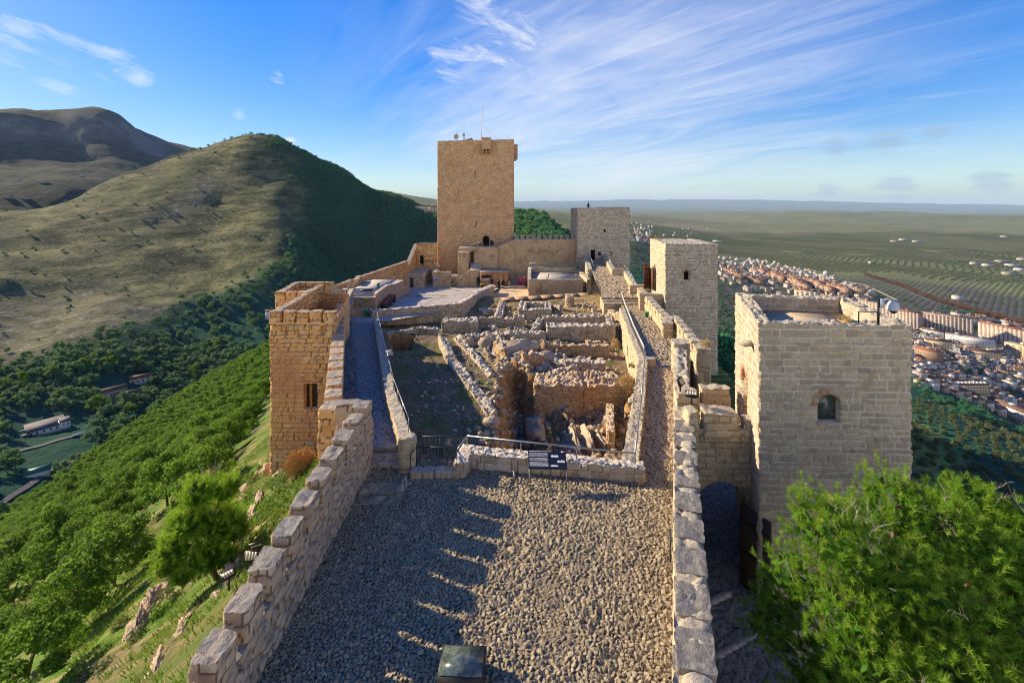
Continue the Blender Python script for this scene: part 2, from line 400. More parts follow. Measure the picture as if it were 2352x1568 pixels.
M['tower']=stone('grey_beige_limestone',[(.36,.295,.215),(.49,.415,.31),(.56,.485,.37),(.43,.365,.27),(.34,.30,.245),(.56,.46,.325),(.47,.395,.29),(.28,.25,.205)],(.60,.53,.42),top=(.3,.28,.23),stain=(.33,.25,.165),stamt=.75)
M['keep']=stone('keep_rubble',[(.54,.33,.165),(.50,.33,.185),(.62,.42,.235),(.52,.28,.135),(.45,.335,.21),(.66,.46,.26)],(.68,.47,.27),stain=(.27,.18,.10),stamt=.45,scale=.4,top=(.3,.25,.2))
M['plaster']=stone('old_plastered_wall',[(.50,.35,.20),(.58,.42,.255),(.54,.37,.205),(.61,.46,.30)],(.58,.43,.27),stain=(.25,.15,.08),stamt=.85,patch=(.45,.33,.2),scale=.5,top=(.33,.29,.23))
M['ruin']=stone('ruin_stone',[(.3,.24,.18),(.42,.36,.28),(.48,.41,.32),(.54,.48,.39),(.35,.29,.22)],(.25,.17,.1),top=(.42,.38,.32),stain=(.2,.14,.08),stamt=.6)
M['redwall']=stone('ochre_earth_wall',[(.37,.26,.16),(.48,.36,.23),(.43,.30,.18),(.55,.44,.31),(.38,.25,.145)],(.24,.145,.075),top=(.42,.36,.28),stain=(.28,.12,.05),stamt=.6,patch=(.36,.17,.07))
M['pinkwall']=stone('pinkish_rubble_wall',[(.33,.22,.17),(.42,.3,.23),(.38,.25,.18),(.46,.36,.28)],(.36,.25,.19),top=(.38,.34,.29),stain=(.25,.15,.1),stamt=.6)
M['cobble']=stone('terrace_cobbles',[(.26,.21,.135),(.44,.36,.235),(.33,.27,.175),(.53,.44,.29),(.22,.18,.12)],(.06,.042,.028),stain=(.2,.17,.13),stamt=.45)
M['path']=stone('path_cobbles',[(.36,.28,.19),(.48,.38,.26),(.41,.33,.23),(.53,.43,.31)],(.13,.09,.055),stain=(.25,.2,.14),stamt=.4)
M['ramp']=stone('ramp_cobbles',[(.3,.27,.26),(.44,.41,.39),(.37,.34,.33),(.5,.46,.43)],(.12,.10,.09),stain=(.2,.18,.17),stamt=.4)
M['gravel']=plain('grey_gravel',(.38,.36,.33),.95,var=.3,scale=9,bmp=.6)
M['plaza']=plain('packed_plaza_gravel',(.36,.33,.31),.95,var=.22,scale=.55,bmp=.3)
M['sand']=plain('sandy_ground',(.55,.43,.28),.95,var=.25,scale=1.2,bmp=.4)
M['passage']=stone('passage_gravel',[(.15,.15,.15),(.24,.235,.23),(.19,.185,.18),(.38,.36,.33)],(.1,.095,.09),stain=(.12,.1,.09),stamt=.4)
M['steel']=plain('grey_steel',(.3,.31,.32),.4,.8,var=.1)
M['darksteel']=plain('dark_painted_steel',(.05,.055,.06),.5,.4,var=.15)
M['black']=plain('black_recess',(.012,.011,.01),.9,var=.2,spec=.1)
M['blackmetal']=plain('matt_black_metal',(.02,.02,.022),.5,.3,var=.2)
M['darkwood']=plain('dark_gate_wood',(.05,.034,.022),.8,var=.4,scale=9,bmp=.5)
M['rust']=plain('rusty_iron_gate',(.13,.05,.025),.75,.2,var=.4,scale=4,bmp=.3)
M['corten']=plain('weathered_steel_sheet',(.36,.23,.14),.7,.1,var=.25,scale=1.2)
M['cortendark']=plain('dark_weathered_steel',(.06,.035,.025),.8,.1,var=.35,scale=1.5)
M['kiosk']=plain('orange_kiosk_panel',(.42,.2,.08),.6,var=.1,scale=2)
M['kioskdoor']=plain('ochre_kiosk_door',(.42,.26,.1),.6,var=.1,scale=2)
M['roofing']=plain('grey_roofing',(.33,.33,.32),.7,var=.15)
M['purple']=plain('purple_map_board',(.2,.055,.1),.5,var=.5,scale=1.1)
M['green']=plain('green_litter_bin_plastic',(.0,.2,.085),.45,var=.15)
M['white']=plain('white_paint',(.78,.77,.74),.6,var=.06)
M['camwhite']=plain('white_camera_housing',(.40,.44,.5),.35,var=.05)
M['lampface']=plain('floodlight_glass',(.48,.42,.3),.2,var=.1)
M['navy']=plain('dark_blue_board',(.012,.016,.028),.35,var=.15)
M['ink']=plain('white_board_print',(.75,.76,.78),.5,var=.03)
M['magenta']=plain('magenta_print',(.7,.02,.2),.5,var=.03)
M['glass']=plain('dusty_green_glass',(.03,.05,.055),.12,var=.5,scale=9,spec=.6,c2=(.12,.16,.14))
M['redtop']=plain('red_exhibit_top',(.3,.05,.035),.6,var=.3,scale=3)
M['skin']=plain('skin',(.5,.3,.2),.6,var=.05)
M['hair']=plain('dark_hair',(.02,.014,.01),.6,var=.2)
M['clothblue']=plain('dark_blue_cloth',(.02,.03,.08),.9,var=.2)
M['clothblack']=plain('black_cloth',(.012,.012,.014),.9,var=.2)
M['clothwhite']=plain('pale_cloth',(.6,.58,.55),.9,var=.1)
M['bark']=plain('pine_bark',(.13,.085,.055),.95,var=.5,scale=6,bmp=.7)
M['deadwood']=plain('bleached_dead_wood',(.27,.24,.2),.9,var=.3,scale=8)
M['pine']=leafmat('pine_needles',[(.014,.055,.010),(.04,.125,.016),(.095,.235,.024),(.19,.34,.04)],.38,(.30,.5,.06))
M['pinebig']=leafmat('bright_pine_needles',[(.02,.085,.010),(.085,.25,.016),(.21,.45,.03),(.44,.50,.09)],.42,(.34,.46,.05))
M['darkpine']=leafmat('dark_pine_needles',[(.02,.14,.085),(.04,.21,.11),(.07,.26,.10)],.35)
M['olive']=leafmat('olive_leaves',[(.055,.085,.036),(.095,.13,.058),(.14,.175,.085)],.25)
M['cypress']=leafmat('cypress_leaves',[(.012,.03,.012),(.025,.05,.02)],.15)
M['hay']=plain('dry_straw',(.5,.36,.17),.95,var=.35,scale=9)
M['dryweed']=plain('golden_dry_weed',(.42,.25,.08),.95,var=.4,scale=9)
M['ivy']=leafmat('ivy_leaves',[(.015,.05,.01),(.04,.12,.012),(.08,.2,.02)],.3)
M['grass']=leafmat('fresh_grass',[(.05,.17,.015),(.10,.26,.025),(.20,.28,.06),(.3,.27,.11)],.3)
M['rock']=stone('grey_limestone_rock',[(.34,.27,.19),(.50,.41,.30),(.42,.34,.25)],(.3,.28,.26),stain=(.2,.16,.12),stamt=.55)
M['tanrock']=stone('tan_cliff_rock',[(.42,.32,.23),(.5,.39,.28),(.45,.34,.24)],(.4,.3,.2),stain=(.3,.2,.12),stamt=.6)
M['cap']=stone('dark_weathered_cap_stone',[(.2,.18,.15),(.26,.24,.2),(.3,.27,.22)],(.16,.14,.11),top=(.13,.125,.12),stain=(.3,.26,.2),stamt=.6)
M['brick']=stone('thin_red_brick',[(.42,.23,.13),(.5,.3,.18),(.45,.25,.15)],(.5,.4,.28),stain=(.3,.2,.12),stamt=.3)
# ground shaders ----------------------------------------------------
def ground_castle():
    m,nt,b=newmat('rocky_grass_slope'); g=nd(nt,'ShaderNodeNewGeometry'); p=g.outputs['Position']
    st=mapping(nt,p,(.25,1.6,.25))                                   # streaks run down the fall line
    n1=noise(nt,st,.9,6,.65,.4); n2=noise(nt,p,2.5,5); n3=noise(nt,p,.13,4)
    c=ramp(nt,n1,[(.3,(.03,.10,.015)),(.47,(.075,.19,.02)),(.54,(.16,.18,.05)),(.62,(.30,.235,.13)),(.75,(.28,.24,.18))])
    c=mix(nt,ramp(nt,n3,[(.45,0),(.62,.6)]),c,(.10,.085,.045))
    s=nd(nt,'ShaderNodeSeparateXYZ'); nt.links.new(g.outputs['Normal'],s.inputs[0])
    c=mix(nt,ramp(nt,s.outputs[2],[(.52,.9),(.7,0)]),c,ramp(nt,noise(nt,st,1.2,6,.6),[(.35,(.22,.17,.12)),(.6,(.45,.36,.27))]))
    nt.links.new(c,b.inputs['Base Color']); b.inputs['Roughness'].default_value=.95; b.inputs['Specular IOR Level'].default_value=.1
    bump(nt,b,math_(nt,'ADD',n2,n1),.9,.35); return m
def ground_hill():
    m,nt,b=newmat('dry_grass_hill'); p=pos(nt)
    n1=noise(nt,mapping(nt,p,(.6,.6,2.6)),.035,8,.7); n2=noise(nt,p,.006,5,.6); n3=noise(nt,p,.12,6,.75)
    c=ramp(nt,n1,[(.40,(.035,.042,.02)),(.5,(.095,.10,.046)),(.60,(.20,.19,.09))])
    c=mix(nt,ramp(nt,n2,[(.45,0),(.65,.6)]),c,(.08,.10,.04)); n4=noise(nt,p,.2,4,.6); c=mix(nt,ramp(nt,n4,[(.56,0),(.64,.85)]),c,(.03,.045,.02)); n5=noise(nt,p,.33,4,.7); c=mix(nt,ramp(nt,n5,[(.58,0),(.66,.75)]),c,(.34,.33,.29))
    f=nd(nt,'ShaderNodeAttribute'); f.attribute_name='scree'
    c=mix(nt,math_(nt,'MULTIPLY',f.outputs['Fac'],ramp(nt,n3,[(.42,.1),(.6,.85)])),c,ramp(nt,n3,[(.4,(.10,.095,.07)),(.55,(.17,.155,.125)),(.68,(.36,.34,.3))]))
    f2=nd(nt,'ShaderNodeAttribute'); f2.attribute_name='wood'
    c=mix(nt,f2.outputs['Fac'],c,(.02,.075,.05))
    nt.links.new(c,b.inputs['Base Color']); b.inputs['Roughness'].default_value=.95; b.inputs['Specular IOR Level'].default_value=.05
    bump(nt,b,math_(nt,'ADD',n1,math_(nt,'MULTIPLY',n3,.4)),1.0,4.0); return m
def ground_mountain():
    m,nt,b=newmat('mountain_rock'); g=nd(nt,'ShaderNodeNewGeometry'); p=g.outputs['Position']
    n1=noise(nt,p,.022,9,.7); n2=noise(nt,mapping(nt,p,(1,1,.15)),.02,6,.7)
    c=ramp(nt,n1,[(.38,(.010,.020,.012)),(.5,(.022,.034,.022)),(.62,(.06,.066,.052))])
    s=nd(nt,'ShaderNodeSeparateXYZ'); nt.links.new(g.outputs['Normal'],s.inputs[0])
    c=mix(nt,ramp(nt,s.outputs[2],[(.74,1),(.90,0)]),c,ramp(nt,n2,[(.35,(.07,.072,.07)),(.62,(.17,.17,.165))]))
    nt.links.new(c,b.inputs['Base Color']); b.inputs['Roughness'].default_value=.95; b.inputs['Specular IOR Level'].default_value=.05
    bump(nt,b,n1,1,12); return m
def ground_plain():
    m,nt,b=newmat('olive_plain'); p=pos(nt)
    # olive groves: rows of trees as dots on pale soil, grove by grove with a row direction of its own
    v=nd(nt,'ShaderNodeTexVoronoi',feature='F1'); v.inputs['Scale'].default_value=.0022; nt.links.new(p,v.inputs['Vector'])
    cellc=v.outputs['Color']; sp=nd(nt,'ShaderNodeSeparateColor'); nt.links.new(cellc,sp.inputs[0])
    ang=math_(nt,'MULTIPLY',sp.outputs[0],3.1)
    vr=nd(nt,'ShaderNodeVectorRotate',rotation_type='Z_AXIS'); nt.links.new(p,vr.inputs['Vector']); nt.links.new(ang,vr.inputs['Angle'])
    d=nd(nt,'ShaderNodeTexVoronoi',feature='F1'); d.inputs['Scale'].default_value=.085; d.inputs['Randomness'].default_value=.25
    nt.links.new(mapping(nt,vr.outputs[0],(1,1.25,0)),d.inputs['Vector'])
    dot=ramp(nt,d.outputs['Distance'],[(.34,1),(.5,0)])
    soil=ramp(nt,noise(nt,p,.004,5,.6),[(.35,(.15,.165,.07)),(.5,(.25,.23,.12)),(.68,(.16,.19,.07))])
    tree=mix(nt,noise(nt,p,.02,3),(.05,.085,.028),(.09,.135,.05))
    c=mix(nt,dot,soil,tree)
    bare=ramp(nt,math_(nt,'ADD',math_(nt,'MULTIPLY',sp.outputs[1],.55),math_(nt,'MULTIPLY',noise(nt,p,.0009,5,.6),.55)),[(.72,0),(.78,1)])
    c=mix(nt,bare,c,ramp(nt,sp.outputs[2],[(0,(.20,.175,.10)),(.5,(.09,.125,.04)),(1,(.24,.21,.14))]))
    u=nd(nt,'ShaderNodeAttribute'); u.attribute_name='urban'
    c=mix(nt,u.outputs['Fac'],c,ramp(nt,noise(nt,p,.03,5,.7),[(.35,(.05,.055,.05)),(.5,(.11,.105,.09)),(.62,(.04,.065,.025))]))
    nt.links.new(c,b.inputs['Base Color']); b.inputs['Roughness'].default_value=.95; b.inputs['Specular IOR Level'].default_value=.05
    bump(nt,b,dot,.6,3.0); return m
def ground_dig():
    m,nt,b=newmat('excavated_earth'); g=nd(nt,'ShaderNodeNewGeometry'); p=g.outputs['Position']
    n1=noise(nt,p,.5,6,.6); n2=noise(nt,p,4,6,.7); n3=noise(nt,p,1.7,5,.6,.5)
    c=ramp(nt,n2,[(.32,(.09,.06,.035)),(.5,(.19,.135,.085)),(.66,(.27,.21,.14))])
    c=mix(nt,ramp(nt,n1,[(.47,0),(.62,.8)]),c,(.085,.13,.03))
    c=mix(nt,ramp(nt,noise(nt,p,11,3,.6),[(.62,0),(.68,.85)]),c,(.5,.46,.4))
    k=nd(nt,'ShaderNodeAttribute'); k.attribute_name='rocky'
    c=mix(nt,math_(nt,'MULTIPLY',k.outputs['Fac'],ramp(nt,n3,[(.36,.15),(.5,1)])),c,ramp(nt,n2,[(.35,(.22,.19,.16)),(.6,(.48,.45,.41))]))
    k2=nd(nt,'ShaderNodeAttribute'); k2.attribute_name='hay'
    c=mix(nt,k2.outputs['Fac'],c,ramp(nt,n2,[(.35,(.24,.16,.075)),(.6,(.44,.32,.165))]))
    s=nd(nt,'ShaderNodeSeparateXYZ'); nt.links.new(g.outputs['Normal'],s.inputs[0])
    c=mix(nt,ramp(nt,s.outputs[2],[(.5,.9),(.78,0)]),c,ramp(nt,n3,[(.35,(.26,.13,.055)),(.6,(.46,.27,.12))]))
    nt.links.new(c,b.inputs['Base Color']); b.inputs['Roughness'].default_value=.95; b.inputs['Specular IOR Level'].default_value=.1
    bump(nt,b,math_(nt,'ADD',n2,n3),.9,.18); return m
# ------------------------------------------------------------------ lie of the land
def H1(x,y):
    i=lambda a,b: np.interp(y,a,b)
    xl=i([-60,18,24,30,38,45,60,85,110],[-7.2,-7.2,-9.5,-16.2,-20,-22,-21.5,-19,-18]); zl=i([-60,18,24,30,38,45,85,110],[-11.2,-11.4,-13,-17.7,-19,-20,-19,-20])
    xr=i([-60,10,25,35,50,60,85,110],[16,16.5,17.5,20,24,25,24,18]); zr=i([-60,10,25,50,60,85,110],[-17,-17.5,-20,-21,-21,-18,-19])
    dl=np.maximum(0,xl-x); dr=np.maximum(0,x-xr)
    nz=fbm(x/16,y/11,5,31)*np.clip(dl/6,0,1)*1.1
    ter=fbm(x/2.2,y/4.5,4,77)*np.clip(dl/1.5,0,1)*.55
    zL=zl-.72*np.minimum(dl,20)-.57*np.maximum(dl-20,0)+nz+ter
    zR=zr-.80*np.minimum(dr,95)-.42*np.maximum(dr-95,0)+fbm(x/14,y/14,4,33)*np.clip(dr/6,0,1)*2
    z=np.where(dl>0,zL,np.where(dr>0,zR,-18.5))
    return z+sstep(125,330,y)*11-.36*np.maximum(0,y-345)-np.where(y<-40,.5*(-40-y),0)
CP=[ # (px,py,distance) read off the photograph: the far side of the valley, hill, mountain, town and plain
 (100,990,262),(85,1085,215),(0,1150,190),(265,900,310),(330,880,335),(0,835,335),(150,835,330),(400,830,390),(560,760,450),(620,715,490),
 (520,640,560),(700,560,770),(800,575,800),(950,565,850),(1000,505,900),(850,520,880),
 (570,320,920),(640,348,905),(700,392,890),(800,435,900),(900,465,920),(1000,489,960),(500,328,950),
 (690,455,800),(690,520,735),(620,560,640),(640,400,845),
 (0,490,760),(250,410,880),(430,345,1000),(300,450,790),(500,400,840),
 (0,605,545),(300,540,650),(500,503,720),(0,572,600),(300,500,705),(480,478,745),
 (0,770,395),(250,700,480),(300,640,545),(200,760,400),
 (-200,258,2080),(-60,264,2150),(0,265,2200),(60,268,2250),(130,277,2350),(180,268,2400),(230,258,2450),(280,268,2600),(300,290,2750),(350,312,2900),(420,338,3200),
 (0,290,2700),(180,290,2900),(300,318,3250),(-100,288,2600),(90,288,2750),(0,305,2120),(130,312,2250),(230,300,2350),(0,400,1600),(200,390,1850),(380,360,2700),(0,470,1150),(150,440,1300),
 (1230,492,2600),(1230,530,1500),(1200,545,1000),(1300,512,2300),(1260,560,1000),(1400,540,1500),(1330,520,2300),
 (1230,484,6000),(1180,480,9000),
 (2300,1060,270),(2150,985,330),(2200,1160,190),(2350,1010,360),
 (2400,990,480),(2110,875,500),(2400,860,660),(2400,745,900),(2100,705,960),(1900,690,1000),(1700,612,1560),(1660,596,1750),(2000,640,1350),
 (2350,640,1450),(2350,560,2600),(1700,540,3200),(1900,545,3000),(2350,500,8000),(1850,492,7000),(1750,512,5000),(1480,520,3200),(1480,560,1500),(1480,500,7000),
 (1480,482,22000),(1900,483,22000),(2350,484,22000),(1230,479,22000),(1480,467,34000),(1900,465,34000),(2350,461,34000),(1230,472,34000),
]
XP=[(0,60,-150),(-100,0,-125),(-160,60,-150),(-200,-100,-160),(0,-80,-160),(200,0,-190),(300,-150,-230),(100,120,-130),(40,170,-110),(60,300,-140),(200,260,-175),(500,200,-225),(900,300,-235),
 (-380,200,-85),(-470,255,-6),(-520,300,8),(-620,300,30),(-800,300,90),(-300,60,-130),  # includes an unseen spur left of the frame, added to shade the valley
 (-480,1150,60),(-350,1150,-20),(-150,1200,-70),(-700,1250,40),(-900,900,-40),(-1100,1200,-60),(-850,620,-20),(-1400,2900,120),(-1700,2700,230),(-900,3600,20),(-2500,2000,380),(-2900,2300,420),(-3200,4200,560),
 (0,700,-120),(150,600,-150),(300,900,-180),(200,1200,-150),(600,1000,-205),(1500,1000,-245),(3000,1500,-245),(3000,-1000,-245),(-2000,-1500,0),(0,-1500,-150),(1500,-1500,-250),(20000,10000,-200),(-20000,20000,300),(0,-20000,-100)]
pts=[P(*c) for c in CP]+[np.array(p,float) for p in XP]
pts=np.array(pts); rr=np.hypot(pts[:,0],pts[:,1])
def awe(x,y):
    r=np.hypot(x,y); return np.arctan2(x,y)*1.6,np.log(np.maximum(r,5))*.75
_a,_w=awe(pts[:,0],pts[:,1]); TP=tps(np.stack([_a,_w],1),pts[:,2]/rr)
def H2(x,y):
    a,w=awe(x,y); r=np.hypot(x,y)
    z=TP(a,w)*np.maximum(r,5)
    k=sstep(250,700,r)
    z=z+(fbm((x*.74-y*.67)/85,(x*.67+y*.74)/300,4,41)*13+fbm(x/40,y/40,4,43)*3)*k*np.where(x<150,1,0.15)+fbm(x/28,y/28,4,45)*3.0*sstep(200,500,r)*np.where(x<100,1,.2)
    far=sstep(1800,3500,r)*np.where(x>-400,1,0)
    z=z+far*(62*fbm(x/1500,y/1500,4,51)+16*fbm(x/420,y/420,3,52))*np.clip(r/5000,.5,1.6)
    mtn=sstep(1700,2100,r)*(np.arctan2(x,y)<-.35)
    z=z+mtn*(fbm(x/130,y/130,6,61)*17)
    return z
def H(x,y):
    a=H1(x,y); b=H2(x,y); k=4.0
    h=np.clip(.5+.5*(a-b)/k,0,1)
    return np.where(np.abs(a-b)<k,b*(1-h)+a*h+k*h*(1-h),np.maximum(a,b))
def hz(x,y): return float(H(np.array([float(x)]),np.array([float(y)]))[0])
def wood_mask(x,y):
    """how wooded the far side of the valley is"""
    z=H2(x,y); px=CX+x/np.maximum(y,1)*F; py=HY-z/np.maximum(y,1)*F
    a=fbm(x/60,y/60,4,71)
    # the bare grass face lies left of a line from the summit down to the valley
    edge=np.interp(py,[300,345,400,440,520,590,640,690,740,800,860],[600,640,690,705,690,640,560,430,330,120,0])
    w=sstep(-25,25,px-edge+a*70)
    w=np.where(py>835,1,w)*(y>0)
    return w
def terrain():
    na,nr_=620,430
    th=np.radians(np.linspace(-100,100,na)); r=np.concatenate([np.linspace(1.5,60,90),np.exp(np.linspace(math.log(60.7),math.log(44000),nr_-90))])
    A,Rr=np.meshgrid(th,r,indexing='ij'); X=Rr*np.sin(A); Y=Rr*np.cos(A)
    Z=H(X,Y); own=(H1(X,Y)>H2(X,Y)-1)
    wood=wood_mask(X,Y)
    scree=sstep(-.05,.35,fbm(X/90,Y/90,4,81)+sstep(560,350,Y)*.75-.25+sstep(-420,-330,X)*.35)*(1-wood)
    urb=((X>150)*sstep(1900,1500,np.hypot(X,Y)-fbm(X/200,Y/200,3,91)*350)*sstep(430,480,np.hypot(X,Y))).astype(float)
    cx=(X[:-1,:-1]+X[1:,1:])/2; cy=(Y[:-1,:-1]+Y[1:,1:])/2; rc=np.hypot(cx,cy); az=np.arctan2(cx,cy)
    ow=own[:-1,:-1]
    cls=np.where(ow,0,np.where((az<-.02)&(rc<1400)|((az<.30)&(rc<1250)),1,np.where((az<-.35),2,3)))
    cls=np.where((cls==1)&(az<-.45)&(rc>1150),2,cls)
    cls=np.where((~ow)&(cx>60)&(cy<475)&(rc<700)&(cy<470+.0*cx),4,cls)
    gid=np.arange(X.size).reshape(X.shape)
    Q=np.stack([gid[:-1,:-1],gid[:-1,1:],gid[1:,1:],gid[1:,:-1]],-1).reshape(-1,4)
    V=np.stack([X,Y,Z],-1).reshape(-1,3); cls=cls.ravel()
    names=[('castle_hill',ground_castle()),('grassy_hill',ground_hill()),('mountain',ground_mountain()),('plain',ground_plain()),('lower_slope',None)]
    for k,(n,m) in enumerate(names):
        q=Q[cls==k]
        if not len(q): continue
        u,inv=np.unique(q,return_inverse=True)
        o=mk(n,V[u],[inv.reshape(-1,4)],m or bpy.data.materials['dry_grass_hill'],None,{'wood':wood.ravel()[u],'scree':scree.ravel()[u],'urban':urb.ravel()[u]},True,False)
        o['kind']='structure'
terrain()
# ------------------------------------------------------------------ the castle
TZ=-10.5
def frac(a,b,t): return np.asarray(a,float)+(np.asarray(b,float)-np.asarray(a,float))*t
def merlons(parent,mat,a,b,n,gap,w,zb,zt,side=1,zt2=None,zb2=None,res=.1,**k):
    """n merlons from a to b, each a mesh of its own under the wall"""
    a=np.asarray(a,float);b=np.asarray(b,float);L=np.linalg.norm(b-a);d=(b-a)/L;nl=np.array([-d[1],d[0]])*side
    pitch=(L+gap)/n; ln=pitch-gap; out=[]
    zt2=zt if zt2 is None else zt2; zb2=zb if zb2 is None else zb2
    for i in range(n):
        p=a+d*(i*pitch); q=p+d*ln; t=(i+.5)/n; j=random.uniform(-.03,.03)
        s=SM(); s.prism([p,q,q+nl*w,p+nl*w],zb+(zb2-zb)*t-.02,zt+(zt2-zt)*t+j,res=res,**k)
        o=s.build('merlon',mat,parent); out.append(o)
    return out
def rail(name,pts,h,label,group=None,spacing=1.6,r=.022,mid=None,mat='steel',bars=0,cat='handrail'):
    pts=[np.asarray(p,float) for p in pts]; L=sum(np.linalg.norm(b-a) for a,b in zip(pts[:-1],pts[1:]))
    root=thing(name,pts[0],label,cat,group); up=np.array([0,0,h])
    for a,b in zip(pts[:-1],pts[1:]):
        l=np.linalg.norm(b-a); n=max(1,int(round(l/spacing)))
        for i in range(n+(1 if b is pts[-1] else 0)):
            p=frac(a,b,i/n); MB().cyl(p,p+up,r,r,6).build('post',M[mat],root)
    m=MB(); m.tube([p+up for p in pts],r*1.25,6); m.build('top_rail',M[mat],root)
    if mid: m=MB(); m.tube([p+up*mid for p in pts],r*.8,6); m.build('lower_rail',M[mat],root)
    if bars:
        m=MB()
        for a,b in zip(pts[:-1],pts[1:]):
            l=np.linalg.norm(b-a); n=int(l/bars)
            for i in range(1,n): p=frac(a,b,i/n); m.cyl(p+up*.1,p+up,.012,.012,4)
        m.build('bar_panel',M[mat],root)
    return root
def wallthing(name,mat,label,cat='stone wall',group=None):
    return lambda s: tag(s.build(name,mat),label,cat,group)
# --- paved surfaces -------------------------------------------------
def tz(x,y): return TZ+0*x-.10*np.exp(-((x-2.2)/.16)**2)*0
dirtT=lambda x,y: np.clip(sstep(.70,.48,.5+.6*fbm(x/1.1,y/1.8,4,11))+np.where(x<0,.8,.68),0,1)
field('cobbled_terrace',[(-5.7,7.3),(.372*7.3,7.3),(.372*18.9,18.9),(-5.7,18.9)],tz,.0265,M['cobble'],stone=.12,tilt=.34,amp=.027,rough=.05,seed=5,dirt=dirtT)
pz=lambda x,y: np.interp(y,[17,33,54],[-10.5,-11.2,-11.65])+0*x
field('wall_walk_path',[(4.55,17.2),(6.5,17.2),(12.3,33.2),(9.7,33.2)],pz,.05,M['path'],stone=.25,tilt=.2,amp=.028,seed=9)
field('wall_walk_path',[(9.7,33.2),(13.4,33.2),(16.0,56.5),(12.9,54.2)],pz,.08,M['path'],stone=.27,tilt=.3,amp=.03,seed=10)
uz=lambda x,y: np.interp(y,[55,57,85],[-11.05,-11.05,-9.9])+0*x
field('upper_path',[(10.9,55.3),(15.9,55.3),(17.3,69.5),(12.4,69.5)],uz,.12,M['path'],stone=.55,tilt=.15,amp=.03,seed=12)
field('upper_path',[(12.4,69.5),(17.3,69.5),(17.0,85),(14.2,85)],uz,.16,M['path'],stone=.5,tilt=.15,amp=.03,seed=13)
rz=lambda x,y: -10.02-.0717*(y-18.5)
field('cobbled_ramp',[(-6.0,18.9),(-4.45,18.9),(-6.0,23),(-7.9,23)],rz,.05,M['ramp'],stone=.21,tilt=.3,amp=.03,seed=14)
field('cobbled_ramp',[(-7.9,23),(-6.0,23),(-14.0,47.5),(-16.9,47.5)],rz,.07,M['ramp'],stone=.21,tilt=.3,amp=.03,seed=15)
bz=lambda x,y: -9.75-.0717*(y-18.5)+.5*fbm(x/1.2,y/1.2,3,5)*.3
field('rubble_berm',[(-7.4,19.2),(-6.0,18.9),(-7.9,23),(-8.9,23)],bz,.08,M['passage'],stone=.4,tilt=.3,amp=.05,seed=16)
field('rubble_berm',[(-8.9,23),(-7.75,23),(-16.6,47),(-17.6,47)],bz,.1,M['passage'],stone=.4,tilt=.3,amp=.05,seed=17)
ppz=lambda x,y: np.interp(y,[46,50,60,82],[-11.95,-12.1,-12.4,-14.5])+0*x
for k,q in enumerate(([(-19.5,47.4),(-13.7,47.4),(-5.9,55.2),(-16.6,53)],[(-17,53),(-5.9,55.2),(-4.7,64),(-17,64)],[(-22,64),(-4.7,64),(-2.9,75),(-22,75)],[(-22,75),(-2.9,75),(-1,90),(-22,90)])):
    o=field('plaza',q,ppz,.5,M['plaza'],rough=.08,seed=30+k)
sz=lambda x,y: np.interp(y,[62,70,82],[-13.6,-13.95,-14.5])+0*x
field('sandy_yard',[(-4.6,64.5),(2.6,64.5),(2.6,90),(-2.8,75.2)],sz,.4,M['sand'],rough=.1,seed=35)
field('sandy_yard',[(-2.8,75.2),(2.6,75),(12,88),(-1.2,88)],sz,.5,M['sand'],rough=.1,seed=36)
gz=lambda x,y: np.interp(y,[6,15,20,40],[-16.6,-15.9,-15.5,-15.0])+.25*np.sin(y*1.1)*0+0*x
field('gate_passage',[(2.2,6),(10,6),(10,17),(4.2,17)],gz,.12,M['passage'],stone=.16,tilt=.3,amp=.03,seed=40)
field('gate_passage',[(4.2,17),(11.5,17),(13.2,33),(9,33)],gz,.1,M['passage'],stone=.16,tilt=.3,amp=.03,seed=41)
# --- excavation ------------------------------------------------------
DP=[(960,1010,-12.4),(1100,1010,-12.7),(1000,900,-12.6),(1090,920,-12.6),(925,830,-12.7),(890,770,-12.3),(1000,800,-12.7),(1040,850,-12.5),(960,780,-12.9),(1060,780,-13.0),(1000,762,-13.3),
 (1160,800,-12.9),(1120,830,-12.6),(1150,860,-12.6),(1100,880,-12.5),(1200,790,-13.3),(1250,800,-13.7),(1100,790,-13.2),(1130,770,-13.1),(1280,830,-13.9),(1400,830,-14.2),(1440,800,-14.2),(1440,860,-14.4),(1340,860,-14.3),
 (1150,740,-13.4),(1300,735,-13.2),(1050,735,-13.4),(1200,705,-13.0),(1300,703,-12.85),(1375,702,-12.5),(1420,725,-12.8),(1420,760,-13.4),(1140,700,-13.2),(1080,710,-13.2),(1130,685,-13.0)]
dpw=np.array([G(*d) for d in DP]+[np.array(p,float) for p in ((-5,20,-12.3),(0,19,-12.8),(5,20,-13),(-16,50,-12.9),(14,62,-12.4),(0,68,-13.6),(14,40,-13.6),(-12,60,-13))])
DT=tps(dpw[:,:2]/10,dpw[:,2])
PIT=np.array([(-.45,35.2),(.3,36.8),(2.3,34.6),(9.2,34.2),(8.6,29),(6.2,19.5),(-.9,19.2),(-1.0,23.6),(-.55,26),(-.75,30)])
def sdist(x,y,poly):
    x=np.asarray(x,float);y=np.asarray(y,float); d=np.full(x.shape,1e9); ins=np.zeros(x.shape,bool); n=len(poly)
    for i in range(n):
        a=poly[i];b=poly[(i+1)%n]; ex,ey=b-a; t=np.clip(((x-a[0])*ex+(y-a[1])*ey)/(ex*ex+ey*ey),0,1)
        d=np.minimum(d,np.hypot(x-a[0]-ex*t,y-a[1]-ey*t))
        c=((a[1]>y)!=(b[1]>y))&(x<(b[0]-a[0])*(y-a[1])/(b[1]-a[1]+1e-12)+a[0]); ins^=c
    return np.where(ins,-d,d)
